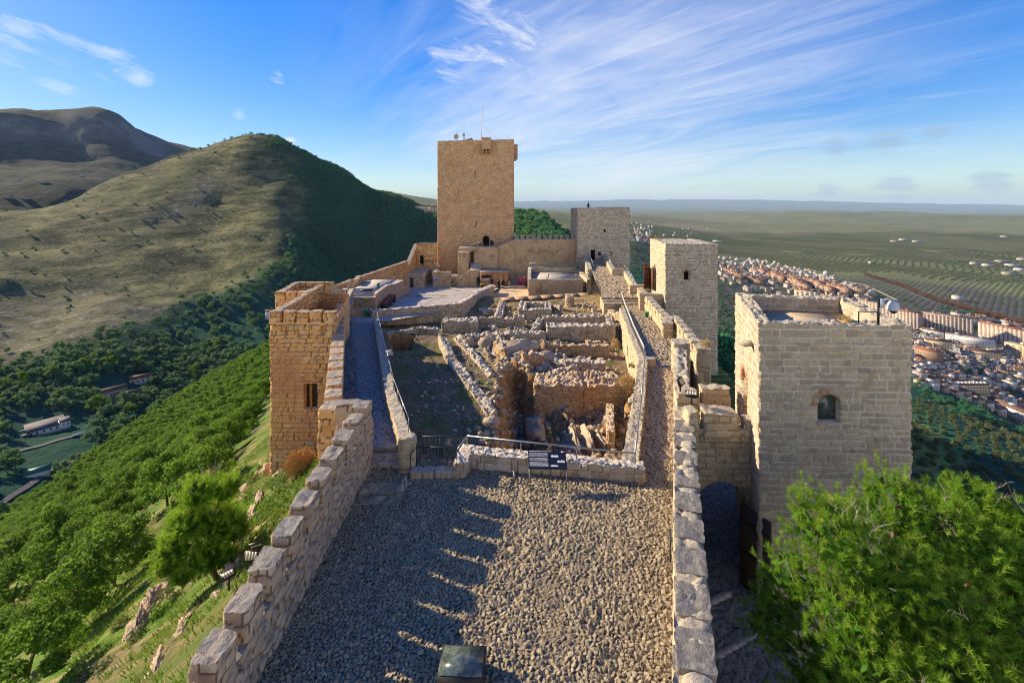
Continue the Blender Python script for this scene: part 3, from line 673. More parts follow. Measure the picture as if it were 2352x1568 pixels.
HOLE=np.array([G(890,765,-12.6)[:2],G(948,762,-12.6)[:2],G(945,800,-12.6)[:2],G(908,806,-12.6)[:2]])
def dz(x,y):
    z=DT(x/10,y/10)
    rocky=sstep(.5,1,np.exp(-(((x-1.2)/4.4)**2+((y-41)/4.2)**2))*1.9)
    s=sdist(x,y,PIT)+.35*fbm(x/.9,y/.9,3,3)
    s=s+.35*fbm(x/.4,y/.4,3,9); pit=sstep(.45,-.75,s)
    zp=-15.75+.10*(x-4)*.4+.05*(y-28)+sstep(-1.6,-.2,s)*.8-1.0*np.exp(-((x-.5)/.75)**2)
    rk=np.abs(fbm(x/.9+y/2.2,y/2.6,4,23))
    z=z*(1-pit)+zp*pit
    h=sdist(x,y,HOLE)+.2*fbm(x,y,2,5); z=z-1.9*sstep(.3,-.4,h)
    z=z+rocky*(rk*1.7-.15)*(1-pit)+pit*(np.abs(fbm(x/.9+.4*y,y/1.8,3,29))*1.25+.35*np.abs(fbm(x/.22,y/.3,3,35)))
    return z+.12*fbm(x/.7,y/.7,4,8),rocky,pit
def dig():
    n0,n1=420,560
    X,Y=np.meshgrid(np.linspace(-16.5,14.2,n0),19.1+(np.linspace(0,1,n1)**1.25)*48,indexing='ij')
    Z,rk,pit=dz(X,Y)
    lim=np.interp(Y,[19,31.5,49.5,66],[4.6,9.3,12.4,14]); Z=np.where(X>lim,np.minimum(Z,-13.5),Z)
    ll=np.interp(Y,[19,47.5,56],[-4.2,-14.2,-16]); Z=np.where(X<ll-.2,np.minimum(Z,-14.0),Z)
    hay=sstep(.35,.8,np.exp(-(((X+.9)/1.5)**2+((Y-36)/3.4)**2))*1.5+.4*fbm(X,Y,3,2))*(1-pit)+.8*sstep(.2,.6,fbm(X/2.2,Y/2.2,3,12)+sstep(45,60,Y)*.5)
    hay=np.clip(hay,0,1)
    rk=np.clip(rk+pit*sstep(-.1,.35,fbm(X/1.3,Y/1.3,3,66))*.9,0,1)
    gid=np.arange(X.size).reshape(X.shape); Q=np.stack([gid[:-1,:-1],gid[1:,:-1],gid[1:,1:],gid[:-1,1:]],-1).reshape(-1,4)
    xq=X[:-1,:-1].ravel(); yq=Y[:-1,:-1].ravel()
    Q=Q[(xq>np.interp(yq,[19,24,47,56],[-4.6,-6.7,-14.6,-16.4]))&(xq<np.interp(yq,[19,33,54,66],[5.6,10.3,13.4,14]))]
    u,inv=np.unique(Q,return_inverse=True)
    o=mk('excavated_ground',np.stack([X,Y,Z],-1).reshape(-1,3)[u],[inv.reshape(-1,4)],ground_dig(),None,{'rocky':rk.ravel()[u],'hay':hay.ravel()[u]})
    o['kind']='structure'
dig()
def dzz(x,y): return float(dz(np.array([float(x)]),np.array([float(y)]))[0][0])
# --- parapet of the terrace, left -----------------------------------
s=SM(); s.prism([(-6.18,7.4),(-5.65,7.4),(-5.65,18.45),(-6.18,18.45)],[-13,-12,-12,-13],[-9.5,-9.5,-8.5,-8.5],res=.06,sw=.36,sh=.24,amp=.05,jx=.85,jy=.8,course=False,opens=[(1,1.97+k*.98,2.13+k*.98,-9.62+.107*k,-9.40+.107*k,0,.35) for k in range(0,9)])
wl=tag(s.build('terrace_parapet',M['front_wall']),'crenellated stone parapet along the shaded left edge of the cobbled terrace','parapet wall')
for k in range(11):
    y1=9.33+.985*(k-1); zt=-8.72+.109*(y1-9.33); SEED[0]+=7
    s=SM(); s.prism([(-6.2,y1-.62),(-5.63,y1-.66),(-5.62,y1),(-6.2,y1+.10)],zt-.82,[zt-.03,zt,zt+.03,zt],res=.055,sw=.34,sh=.24,amp=.03,jag=.03,top=.035,tsw=.6)
    s.build('merlon',M['front_wall'],wl)
s=SM(); s.prism([(-7.0,18.0),(-6.22,18.15),(-6.22,18.6),(-7.0,18.55)],-14,-7.85,res=.07,sw=.34,sh=.24,amp=.03,top=.035,tsw=.6); s.build('merlon',M['front_wall'],wl)
# --- curtain wall beside the ramp --------------------------------------
A0,A1=np.array([-7.28,19.3]),np.array([-14.55,39.6])
s=SM(); s.line([A0,A1],.68,[-14,-16],[-9.25,-9.2],side=1,res=.1,sw=.42,sh=.27,amp=.04)
wl=tag(s.build('curtain_wall',M['orange']),'narrow curtain wall with a long row of small pale-topped merlons beside the cobbled ramp','curtain wall')
merlons(wl,M['orange'],A0+[.07,-.12],A1,17,.33,.7,-9.25,-8.45,side=1,zt2=-8.4,res=.08,sw=.4,sh=.27,amp=.03,top=.03,tsw=.8)
s=SM(); s.prism([(-8.05,18.9),(-7.2,18.95),(-7.25,19.4),(-8.1,19.35)],-14.5,-8.42,res=.07,sw=.4,sh=.26,amp=.04,tsw=.7); s.build('end_pier',M['orange'],wl)
# --- left tower ----------------------------------------------------------
def left_tower():
    FL,FR,BR,BL=(-15.96,30),(-11.75,30),(-14.3,40),(-17.5,40.8)
    s=SM(); s.prism([FL,FR,BR,BL],[-22,-19,-19,-23],-7.62,res=.07,sw=.46,sh=.28,amp=.055,jag=.01,opens=[(0,2.26,3.14,-13.3,-11.6,.12,.4)]+[(0,a,a+.1,-8.62,-7.86,0,.35) for a in (1.0,1.78,2.53)]+[(0,3.3,3.62,-8.5,-7.85,0,.3)],top=.02,capless=True)
    # battered quoins and the inner roof terrace
    t=s.build('stone_tower',M['orange']); tag(t,'warm orange stone tower with a barred doorway jutting from the left wall','tower')
    m=MB(); m.slab([(-15.5,30.45),(-12.2,30.45),(-14.6,39.6),(-17.1,40.3)],-9.6,-9.25); m.build('roof_terrace',M['gravel'],t)
    s=SM(); s.prism([(-15.5,30.5),(-12.2,30.5),(-12.2,30.55),(-15.5,30.55)],-9.5,-7.7,res=.2); s.build('inner_parapet',M['pale'],t)
    F0,F1=np.array([-15.98,29.98]),np.array([-11.7,29.98])
    merlons(t,M['orange'],F0,F1,5,.15,.5,-7.66,-6.9,side=1,res=.07,sw=.36,sh=.26,amp=.035,tsw=.8)
    merlons(t,M['orange'],(-16.12,30.7),(-17.5,40.8),8,.22,.5,-8.3,-7.0,side=-1,res=.1,sw=.4,sh=.26,amp=.03,tsw=.8)
    m=MB(); m.box((-13.26,30.36,-12.6),(.92,.04,1.75)); d=m.build('door',M['cortendark'],t)
    m=MB(); m.box((-13.26,30.24,-12.2),(.86,.03,.06))
    for k in range(5): m.cyl((-13.6+.17*k,30.25,-12.9),(-13.6+.17*k,30.25,-11.7),.008,.008,4)
    m.build('grille',M['darksteel'],d)
    s=SM(); s.prism([(-13.95,29.93),(-12.6,29.93),(-12.6,30.15),(-13.95,30.15)],-11.6,-11.36,res=.1,sw=1.5,sh=.5,amp=.02); s.build('lintel',M['orange'],t)
    return t
left_tower()
def left_bastion():
    s=SM(); s.prism([(-19.95,38.3),(-17.3,38.3),(-17.0,43.6),(-20.7,43.5)],-24,-7.9,res=.14,sw=.43,sh=.27,amp=.04,capless=True)
    t=tag(s.build('corner_bastion',M['orange']),'orange corner bastion with merlons on three sides behind the left tower','tower')
    m=MB(); m.slab([(-19.6,38.7),(-17.2,38.7),(-16.9,43.3),(-20.3,43.2)],-9.7,-9.4); m.build('roof_terrace',M['gravel'],t)
    for k in (dict(a=(-19.97,38.28),b=(-17.3,38.28),n=3,side=1),dict(a=(-19.95,38.9),b=(-20.7,43.5),n=5,side=-1),dict(a=(-20.4,43.55),b=(-17.0,43.55),n=4,side=-1)):
        merlons(t,M['orange'],k['a'],k['b'],k['n'],.1,.45,-8.0,-7.15,side=k['side'],res=.12,sw=.4,sh=.27,amp=.03,tsw=.8)
    s=SM(); s.prism([(-20.3,43.05),(-17.05,43.05),(-17.05,43.1),(-20.3,43.1)],-9.6,-7.9,res=.12,sw=.4,sh=.25); s.build('inner_parapet',M['pale'],t)
    s=SM(); s.prism([(-17.3,43.1),(-16.9,43.1),(-16.6,46.5),(-17.0,46.5)],-12,[-7.2,-7.2,-9.4,-9.4],res=.14,sw=.4,sh=.27); s.build('sloping_wall',M['pale'],t)
    m=MB(); m.box((-18.75,40.4,-8.0),(1.0,1.9,.05),rz=-.3,tilt=('x',.12)); a=m.build('sunshade',M['white']); tag(a,'white sheet awning lying between the merlons of the corner bastion','awning')
    r=thing('roof_gravel',(-16.5,44,-9.6),'x','x') if False else None
left_bastion()
field('bastion_walk',[(-17.1,38.6),(-14.6,39.6),(-18.6,54),(-20.4,53)],lambda x,y:-9.55+0*x-.05*(y-39),.3,M['gravel'],rough=.05,seed=44)
# stair parapet wall and upper gravel platform left of the plaza
s=SM(); s.line([(-15.9,40.5),(-19.0,53.3)],.45,[-13,-13],[-9.7,-9.55],side=-1,res=.12,sw=.4,sh=.27,amp=.04)
s.prism([(-19.2,53.1),(-18.2,51.2),(-17.9,51.4),(-18.9,53.4)],-13,[-9.55,-10.9,-10.9,-9.55],res=.12,sw=.4,sh=.27,amp=.04)
tag(s.build('stair_wall',M['pinkwall']),'pinkish sloping stair wall between the bastion and the gravel platform','stone wall')
rail('handrail',[(-15.8,40.8,-9.7),(-18.9,53.2,-9.55)],.75,'thin grey handrail on top of the pinkish sloping stair wall','railings of the castle walks',spacing=2.4)
s=SM(); s.prism([(-20.4,53.5),(-15.95,53.5),(-16.3,60),(-20.6,60)],-14,-10.62,res=.13,sw=.4,sh=.26,amp=.045,top=.02); s.prism([(-20.6,60),(-16.3,60),(-15.7,66),(-21.3,66)],-15,-10.6,res=.16,sw=.4,sh=.26,amp=.045,top=.02)
s.prism([(-16.45,54.1),(-15.95,53.5),(-16.28,60),(-16.7,60)],-10.7,-10.25,res=.14,sw=.4,sh=.26,amp=.03); s.prism([(-16.7,60),(-16.28,60),(-15.68,66),(-16.1,66)],-10.7,[-10.3,-10.3,-10.9,-10.9],res=.14,sw=.4,sh=.26,amp=.03)
pf=tag(s.build('platform_wall',M['pinkwall']),'pinkish retaining wall of the raised gravel platform left of the plaza','retaining wall')
m=MB(); m.slab([(-20.2,53.9),(-16.6,53.9),(-16.8,65.8),(-21,65.8)],-10.7,-10.52); m.build('gravel_top',M['gravel'],pf)
s=SM(); s.line([(-15.9,66),(-16.2,72.5)],.5,-15,[-11.2,-12.9],side=1,res=.16,sw=.4,sh=.26,amp=.04)
tag(s.build('low_wall',M['pinkwall']),'short low wall stepping down from the gravel platform towards the stone hut','stone wall')
rail('handrail',[(-20.0,53.8,-10.5),(-16.3,53.8,-10.5),(-16.6,60,-10.25),(-16,65.8,-10.6)],.75,'grey handrail around the edge of the raised gravel platform','railings of the castle walks',spacing=2.6)
m=MB(); m.box((-18.2,57.0,-10.35),(1.5,1.1,.12)); tag(m.build('floor_plaque',M['blackmetal']),'flat black information plaque lying on the raised gravel platform','plaque')
s=SM(); s.line([(-18.8,50.5),(-15.6,50.5)],.4,-13.2,[-11.2,-11.35],side=1,res=.1,sw=.4,sh=.27,amp=.03)
tag(s.build('low_wall',M['pale']),'low pale wall closing the top end of the cobbled ramp','stone wall')
rail('handrail',[(-18.6,50.7,-11.2),(-16.6,50.7,-11.3)],.8,'short grey handrail on the low wall at the top of the ramp','railings of the castle walks',spacing=1.8)
# far left curtain from the platform up to the keep
s=SM(); s.line([(-20.9,53.6),(-20.5,59)],.6,-22,[-10.2,-10.2],side=1,res=.14,sw=.42,sh=.28,amp=.04)
s.line([(-20.55,60.6),(-21.4,65),(-19.0,84),(-18.7,90)],.7,-22,[-10.3,-10.5,-10.6,-7.3],side=1,res=.16,sw=.42,sh=.28,amp=.045)
s.prism([(-18.8,89),(-14.7,89),(-14.7,89.7),(-18.8,89.7)],-16,-7.15,res=.15,sw=.45,sh=.28,amp=.04,opens=[(0,.75,1.5,-11.2,-9.5,1,.5)])
cw=tag(s.build('curtain_wall',M['orange']),'warm stone curtain wall climbing from the gravel platform to the foot of the keep','curtain wall')
merlons(cw,M['orange'],(-20.9,53.8),(-20.5,59),6,.25,.6,-10.2,-9.4,side=1,res=.14,sw=.4,sh=.27,amp=.03)
merlons(cw,M['orange'],(-20.6,61),(-21.4,65),4,.25,.7,-10.35,-9.75,side=1,res=.16,sw=.4,sh=.27,amp=.03,zb2=-10.5)
merlons(cw,M['orange'],(-21.35,65.3),(-19.05,83.6),16,.32,.7,-10.55,-9.95,side=1,res=.16,sw=.4,sh=.27,amp=.03,zb2=-10.6)
m=MB(); m.slab([(-18.1,89.4),(-17.2,89.4),(-17.2,89.45),(-18.1,89.45)],-11.2,-9.4); m.build('doorway',M['black'],cw)
g=thing('iron_grille',(-20.5,59.8,-10.9),'iron grille filling the gap in the far left curtain wall','grille')
m=MB()
for k in range(7): m.cyl((-20.5,59.1+.22*k,-11),(-20.5,59.1+.22*k,-9.8),.02,.02,4)
m.build('upright_bars',M['darksteel'],g); m=MB()
for z in (-10.9,-10.5,-10.1): m.cyl((-20.5,59,z),(-20.5,60.6,z),.02,.02,4)
m.build('cross_bars',M['darksteel'],g)
# --- wall of the ramp, excavation side --------------------------------
s=SM(); s.line([(-4.0,18.3),(-6.25,24.2),(-13.65,46.6)],.48,[-13,-13.5,-14],[-9.25,-9.75,-11.35],side=1,res=.07,sw=.4,sh=.24,amp=.04,jag=.03,tsw=.5,top=.035)
wr=tag(s.build('ramp_wall',M['pale']),'low grey stone wall between the cobbled ramp and the excavation','stone wall')
s=SM(); s.prism([(-4.5,17.95),(-3.85,18.0),(-3.9,18.5),(-4.5,18.5)],-11.5,-9.2,res=.07,sw=.45,sh=.4,amp=.04); s.build('end_pier',M['pale'],wr)
rail('handrail',[(-4.25,18.7,-9.3),(-6.3,24.2,-9.75),(-13.75,46.4,-11.35)],.62,'long grey handrail on the ramp wall above the excavation','railings of the castle walks',spacing=2.1,r=.018)
for k in range(3):
    s=SM(); s.prism([(-6.0,18.3+.36*k),(-4.5,18.25+.36*k),(-4.5,19.0+.3*k),(-6.0,19.0+.3*k)],-11,-10.34+.16*k,res=.07,sw=.7,sh=.3,amp=.025,tsw=.6)
    o=tag(s.build('stone_step',M['ramp']),['lowest worn stone step at the foot of the ramp','middle worn stone step at the foot of the ramp','top worn stone step leading onto the ramp'][k],'step','steps at the foot of the ramp')
for k in range(2):
    s=SM(); s.prism([(-5.6,15.9+.6*k),(-4.0,16.0+.6*k),(-3.9,16.6+.6*k),(-5.6,16.5+.6*k)],-11,-10.45+.05*k,res=.05,sw=.5,sh=.3,amp=.03,tsw=.5)
    tag(s.build('stone_step',M['cobble']),['broad flat kerb step on the terrace nearest the shaded parapet','second broad flat step on the terrace before the ramp'][k],'step')
rail('handrail',[(-3.82,15.9,-10.45),(-3.78,16.25,-10.45)],.85,'short upright metal handrail beside the broad terrace steps','railings of the castle walks',spacing=1)
lp=thing('info_lectern',(-8.1,30.0,-10.2),'small tilted information lectern standing on the ramp wall','information board')
MB().cyl((-8.1,30,-10.25),(-8.1,30,-9.7),.03,.03,6).build('post',M['darksteel'],lp)
MB().box((-8.1,29.95,-9.6),(.5,.42,.03),tilt=('x',.6),rz=.6).build('panel',M['roofing'],lp)
# --- low wall and fence at the front of the dig ---------------------------
s=SM(); s.prism([(-1.75,18.25),(5.05,17.25),(5.05,17.75),(-1.75,18.8)],-12.8,[-9.88,-9.95,-9.95,-9.88],res=.05,sw=.36,sh=.25,amp=.05,jx=.8,jy=.6,tsw=.25,top=.05)
s.prism([(-2.25,17.55),(-1.8,17.6),(-1.5,18.8),(-2.05,18.95)],-12,-9.88,res=.05,sw=.36,sh=.25,amp=.05,tsw=.25,top=.05)
tag(s.build('low_wall',M['ruin']),'low rubble wall with a handrail along the front of the excavation','stone wall')
rail('handrail',[(-2.15,17.75,-9.9),(-1.85,18.75,-9.85),(4.75,17.55,-9.92),(6.7,23.5,-10.1),(9.25,31.6,-10.5)],.42,'grey tubular handrail running round the front corner of the excavation','railings of the castle walks',spacing=2.2,r=.026)
s=SM()
for k in range(4): s.prism([(-3.95+.48*k,17.55),(-3.5+.48*k,17.55),(-3.5+.48*k,17.95),(-3.95+.48*k,17.95)],-11,-10.2-random.random()*.05,res=.06,sw=.6,sh=.5,amp=.03)
tag(s.build('stone_kerb',M['rock']),'kerb of rounded pale stones in front of the fenced landing','kerb')
rail('fence',[(-4.05,19.35,-10.6),(-1.95,19.3,-10.6)],.85,'dark iron bar fence closing the landing beside the excavation','fence',spacing=1.1,bars=.14,mat='darksteel',cat='fence')
rail('handrail',[(-3.95,17.7,-10.45),(-3.85,18.35,-10.45),(-2.15,17.75,-10.2)],.8,'dark bent handrail in front of the fenced landing','railings of the castle walks',spacing=1.9,mat='darksteel')
def board():
    # reading board: px 1214..1297 wide, ground 17 m out
    X0,X1,Y0=.62,2.05,16.95
    t=thing('information_board',((X0+X1)/2,Y0,TZ),'dark blue slanted reading board with white print on steel legs on the terrace','information board')
    for x in (X0+.03,X1-.03):
        MB().cyl((x,Y0-.02,TZ),(x,Y0-.02,TZ+.75),.022,.022,6).build('leg',M['steel'],t)
        MB().cyl((x,Y0+.55,TZ),(x,Y0+.55,TZ+1.1),.022,.022,6).build('leg',M['steel'],t)
    MB().cyl((X0,Y0-.02,TZ+.2),(X1,Y0-.02,TZ+.2),.018,.018,6).build('crossbar',M['steel'],t)
    ang=.52; c=np.array([(X0+X1)/2,Y0+.26,TZ+.93]); ux=np.array([1,-.04,0]); uy=np.array([0,math.cos(ang),math.sin(ang)]); un=np.cross(ux,uy)
    def rect(m,u0,u1,v0,v1,h):
        W=(X1-X0)/2
        pts=[c+ux*((u*2-1)*W)+uy*((.5-v)*.72)+un*h for u,v in ((u0,v1),(u1,v1),(u1,v0),(u0,v0))]; m.add(pts,[(0,1,2,3)])
    m=MB()
    for h in (0,.03): rect(m,0,1,0,1,h)
    k=m.V; m.add(np.vstack([k[0],k[1]]),[(i,(i+1)%4,4+(i+1)%4,4+i) for i in range(4)]); b=m.build('panel',M['navy'],t)
    m=MB()
    rect(m,.03,.36,.05,.075,.036); rect(m,.38,.62,.05,.07,.036)
    for j in range(16):
        v=.15+.046*j
        if j in (5,10): continue
        u=.03
        while u<.5:
            w=random.uniform(.015,.05); rect(m,u,min(.52,u+w),v,v+.017,.036); u+=w+.008
    m.build('printed_text',M['ink'],b)
    m=MB() # three little drawings of the castle's building stages
    for (u0,v0,hs) in ((.6,.22,(.5,.9,.4,.7,.4,.9,.6)),(.76,.5,(.4,.8,.5,.5,.9,.6,.7)),(.58,.72,(.3,.4,.5,.3,.4,.3,.2))):
        for i,hh in enumerate(hs): rect(m,u0+.028*i,u0+.028*(i+1)-.004,v0+.10-.10*hh,v0+.13,.036)
        rect(m,u0+.01,u0+.2,v0+.135,v0+.15,.036)
    m.build('castle_drawing',M['ink'],b)
    m=MB(); rect(m,.94,.985,.03,.10,.036); m.build('corner_mark',M['magenta'],b)
    m=MB(); rect(m,.875,.93,.03,.10,.036); m.build('emblem',M['ink'],b)
board()

m=MB(); m.cyl((.08,17.35,TZ-.02),(.08,17.35,TZ+.4),.04,.04,8); m.cyl((.08,17.35,TZ+.4),(.08,17.35,TZ+.43),.05,.05,8); tag(m.build('bollard_light',M['steel']),'short metal bollard beside the reading board','bollard')
# path wall above the dig
s=SM(); s.line([(4.75,17.35),(6.7,23.2),(9.45,31.8)],.55,[-13.6,-16.5,-15.6],[-9.95,-10.2,-10.65],side=1,res=.06,sw=.4,sh=.26,amp=.05,jx=.8,jy=.6,course=False,tsw=.24,top=.05)
s.line([(9.45,31.8),(12.55,50.5)],.6,[-15.6,-13.6],[-10.65,-11.2],side=1,res=.08,sw=.4,sh=.26,amp=.055,jx=.8,jy=.6,course=False,tsw=.3,top=.05)
s.prism([(9.0,31.5),(10.0,31.7),(10.1,32.3),(9.2,32.2)],-14,-10.6,res=.08,sw=.4,sh=.26,amp=.05)
tag(s.build('path_wall',M['pale']),'tall sunlit rubble wall carrying the path on the right of the excavation','retaining wall')
rail('fence',[(9.3,32.0,-10.65),(10.6,40,-10.9),(12.4,50.2,-11.2),(13.4,55.5,-11.3)],.85,'light steel railing with bar panels along the far part of the path wall','railings of the castle walks',spacing=2.0,r=.02,bars=.22)
for k in range(3):
    s=SM(); s.prism([(10.9-.0*k,54.0+.75*k),(15.4,54.0+.75*k),(15.5,54.9+.75*k),(10.9,54.9+.75*k)],-13,-11.46+.2*k,res=.1,sw=1.1,sh=.4,amp=.03,tsw=.9)
    tag(s.build('stone_step',M['pale']),['lowest of three long stone steps on the path','middle of three long stone steps on the path','top of three long stone steps on the path'][k],'step','long steps on the path')
rail('handrail',[(14.6,55.2,-11.1),(12.9,55.3,-11.1)],1.0,'square metal gate frame standing at the top of the path steps','gate frame',spacing=2,cat='gate frame',mat='darksteel')
rail('fence',[(10.95,56.2,-11.05),(11.2,60.5,-10.9)],1.25,'dark bar railing at the left of the path steps','fence',spacing=1.2,bars=.3,mat='darksteel',cat='fence')
# --- terrace wall on the right ----------------------------------------
s=SM(); s.line([(.355*7.2+.03,7.2),(.3575*20.5,20.5),(.3565*30.9+.02,30.9)],.7,-17.5,[-9.38,-9.38,-9.38],side=-1,res=.07,sw=.6,sh=.34,amp=.05,jag=.05,tsw=.95,top=.075,jx=.7)
wr=tag(s.build('terrace_wall',M['pale']),'thick sunlit stone wall along the right edge of the cobbled terrace','stone wall')
s=SM(); s.prism([(10.75,30.2),(11.75,30.0),(11.95,31.2),(10.95,31.3)],-15,-9.05,res=.1,sw=.5,sh=.3,amp=.04); s.build('end_pier',M['pale'],wr)
for k in range(10):
    y0=8.0+1.22*k; y1=y0+.82+.1*random.random(); xo=.356*y0+.03; x1=.356*y1+.03
    s=SM(); s.prism([(xo+.02,y0),(xo+.74,y0-.2),(x1+.74,y1-.2),(x1+.02,y1)],-9.6,-9.30+random.uniform(-.02,.03),res=.06,sw=2,sh=.5,amp=.035,jag=.03,tsw=.35,top=.03); s.build('cap_stone',M['cap'],wr)
rail('handrail',[(4.68,13.45,TZ),(4.85,13.95,TZ)],.62,'short wall handrail beside the thick terrace wall','railings of the castle walks',spacing=1,mat='darksteel',r=.03)
# bridge over the gate
def bridge():
    s=SM(); s.prism([(7.7,19.5),(10.45,19.5),(10.45,20.05),(7.7,20.05)],-17.5,-9.55,res=.06,sw=.46,sh=.28,amp=.05,jag=.02,jx=.75,jy=.6,opens=[(0,.12,2.42,-18,-11.75,.85,0,1),(2,.33,2.63,-18,-11.75,.85,0,1)])
    b=s.build('gate_bridge',M['pale']); tag(b,'crenellated bridge over the arched gate between the terrace wall and the nearest tower','gate bridge')
    m=MB(); m.slab([(7.4,19.9),(10.5,19.9),(11.3,22),(8.1,22)],-10.2,-10.05); m.build('walkway',M['tanrock'],b)
    s=SM(); s.prism([(8.0,21.6),(11.2,21.5),(11.25,22.1),(8.1,22.1)],-11.9,-9.9,res=.12,sw=.45,sh=.3,amp=.03); s.build('rear_wall',M['pale'],b)
    for q,z in (([(8.22,19.42),(9.72,19.42),(9.65,20.1),(8.3,20.1)],[-8.78,-8.95,-8.85,-8.7]),([(7.55,19.4),(7.98,19.42),(7.98,20.05),(7.55,20.05)],-8.75),([(9.98,19.42),(10.4,19.42),(10.4,20.0),(10.0,20.0)],-9.1),
                ([(9.0,21.55),(10.3,21.5),(10.35,22.1),(9.1,22.15)],-8.6),([(10.75,21.2),(11.2,21.2),(11.4,22.2),(10.9,22.2)],-8.75)):
        s=SM(); s.prism(q,-10.0,z,res=.07,sw=.5,sh=.32,amp=.04,jag=.04,tsw=1.2,top=.03); s.build('merlon',M['pale'],b)
    m=MB(); m.slab([(9.45,18.9),(10.05,17.7),(10.13,17.75),(9.53,18.95)],-16.4,-12.3); d=m.build('door',M['darkwood'],b)
    for z in (-15.6,-14.2,-12.9): m=MB(); m.slab([(9.42,18.9),(10.02,17.7),(10.05,17.72),(9.45,18.92)],z,z+.1); m.build('iron_strap',M['blackmetal'],d)
    return b
bridge()
s=SM(); s.prism([(7.72,21.3),(8.75,21.2),(8.8,22.1),(7.95,22.2)],-15,-8.75,res=.08,sw=.55,sh=.34,amp=.04,tsw=1); tag(s.build('merlon_block',M['pale']),'single square merlon block behind the floodlights on the terrace wall','merlon')
for k in range(3):
    m=MB()
    for i in range(6): m.box((7.0+.32*i+.3*k,17.6-1.55*k+.14*i,-15.62-.22*k),(.34,.22,.2),rz=.25+random.uniform(-.1,.1))
    tag(m.build('stone_step',M['ramp']),['stone edging of the top step in the gate passage','stone edging of the middle step in the gate passage','stone edging of the lowest step in the gate passage'][k],'step','steps in the gate passage')
m=MB()
for i in range(5): m.rock((7.35+.18*i,20.6+.3*i,-14.2-.25*i),.55,(.7,1,1.2),seed=300+i)
tag(m.build('rock_outcrop',M['rock']),'dark rock outcrop under the terrace wall inside the gate passage','rock')
# crenellated walls further along the path
def cren(name,a,b,label,zt,zb,n,th=.7,side=-1):
    s=SM(); s.line([a,b],th,zb,zt-.85,side=side,res=.1,sw=.5,sh=.3,amp=.045)
    w=tag(s.build(name,M['pale']),label,'crenellated wall')
    merlons(w,M['pale'],a,b,n,.28,th,zt-.87,zt,side=side,res=.1,sw=.45,sh=.3,amp=.04,tsw=.7,top=.04)
    return w
w1=cren('crenellated_wall',(13.55,40.4),(15.45,56.2),'sunlit crenellated wall on the right of the far path',-9.95,-20,11)
s=SM(); s.prism([(12.95,39.2),(13.9,39.2),(14.1,40.4),(13.3,40.5)],-13,-10.0,res=.1,sw=.5,sh=.3,amp=.04); s.prism([(13.9,39.4),(15,39.4),(15,40.3),(13.9,40.3)],-13,-10.75,res=.1,sw=.5,sh=.3,amp=.04); s.build('end_pier',M['pale'],w1)
w2=cren('crenellated_wall',(13.05,32.2),(14.5,41.6),'sunlit crenellated wall with dry weeds between the path and the middle tower',-9.9,-20,7)
s=SM(); s.prism([(12.75,31.5),(13.75,31.4),(13.9,32.3),(12.95,32.4)],-17,-9.8,res=.1,sw=.5,sh=.3,amp=.05); s.build('end_pier',M['pale'],w2)
s=SM(); s.prism([(14.3,50.9),(17.2,50.9),(17.2,51.5),(14.3,51.5)],-20,[-9.7,-9.8,-9.8,-9.7],res=.12,sw=.45,sh=.28,amp=.03)
tag(s.build('cross_wall',M['pale']),'shaded cross wall joining the far path to the middle tower','stone wall')
s=SM(); s.prism([(14.9,57.5),(17.6,57.6),(17.6,58.2),(14.9,58.2)],-20,-9.9,res=.14,sw=.45,sh=.28,amp=.03); tag(s.build('cross_wall',M['pale']),'second short wall behind the rusty gate leaves of the middle tower','stone wall')
m=MB(); m.slab([(15.3,51.5),(17.4,51.5),(17.6,57.8),(15.6,57.8)],-11.2,-10.9); o=m.build('landing',M['gravel'],origin=False); o['kind']='structure'
s=SM(); s.line([(15.55,58.2),(16.9,68.8)],.6,-19,[-10.0,-9.7],side=-1,res=.13,sw=.45,sh=.3,amp=.04); s.prism([(15.4,70.2),(17.4,70.0),(17.5,70.7),(15.4,70.9)],-14,-9.55,res=.13,sw=.45,sh=.3,amp=.04); s.line([(15.4,70.5),(16.9,84.8)],.6,-14,[-9.6,-8.9],side=-1,res=.16,sw=.45,sh=.3,amp=.04)
tag(s.build('path_parapet',M['pale']),'parapet wall on the right of the upper path up to the square far tower','parapet wall')
s=SM(); s.line([(13.0,73.5),(14.1,84.8)],.8,-15,[-10.1,-9.0],side=1,res=.16,sw=.45,sh=.3,amp=.04)
tag(s.build('path_parapet',M['pale']),'parapet wall on the left of the upper path up to the square far tower','parapet wall')
rail('handrail',[(15.6,58.4,-9.95),(16.95,68.6,-9.65)],.9,'grey handrail on the right parapet of the upper path','railings of the castle walks',spacing=2.5)
rail('handrail',[(13.2,74,-10),(14.2,84.5,-8.95)],.8,'grey handrail on the left parapet of the upper path','railings of the castle walks',spacing=3.2)
rail('handrail',[(15.5,71,-9.55),(17.1,84.5,-8.85)],.8,'grey handrail on the parapet right of the far tower door','railings of the castle walks',spacing=3.2)
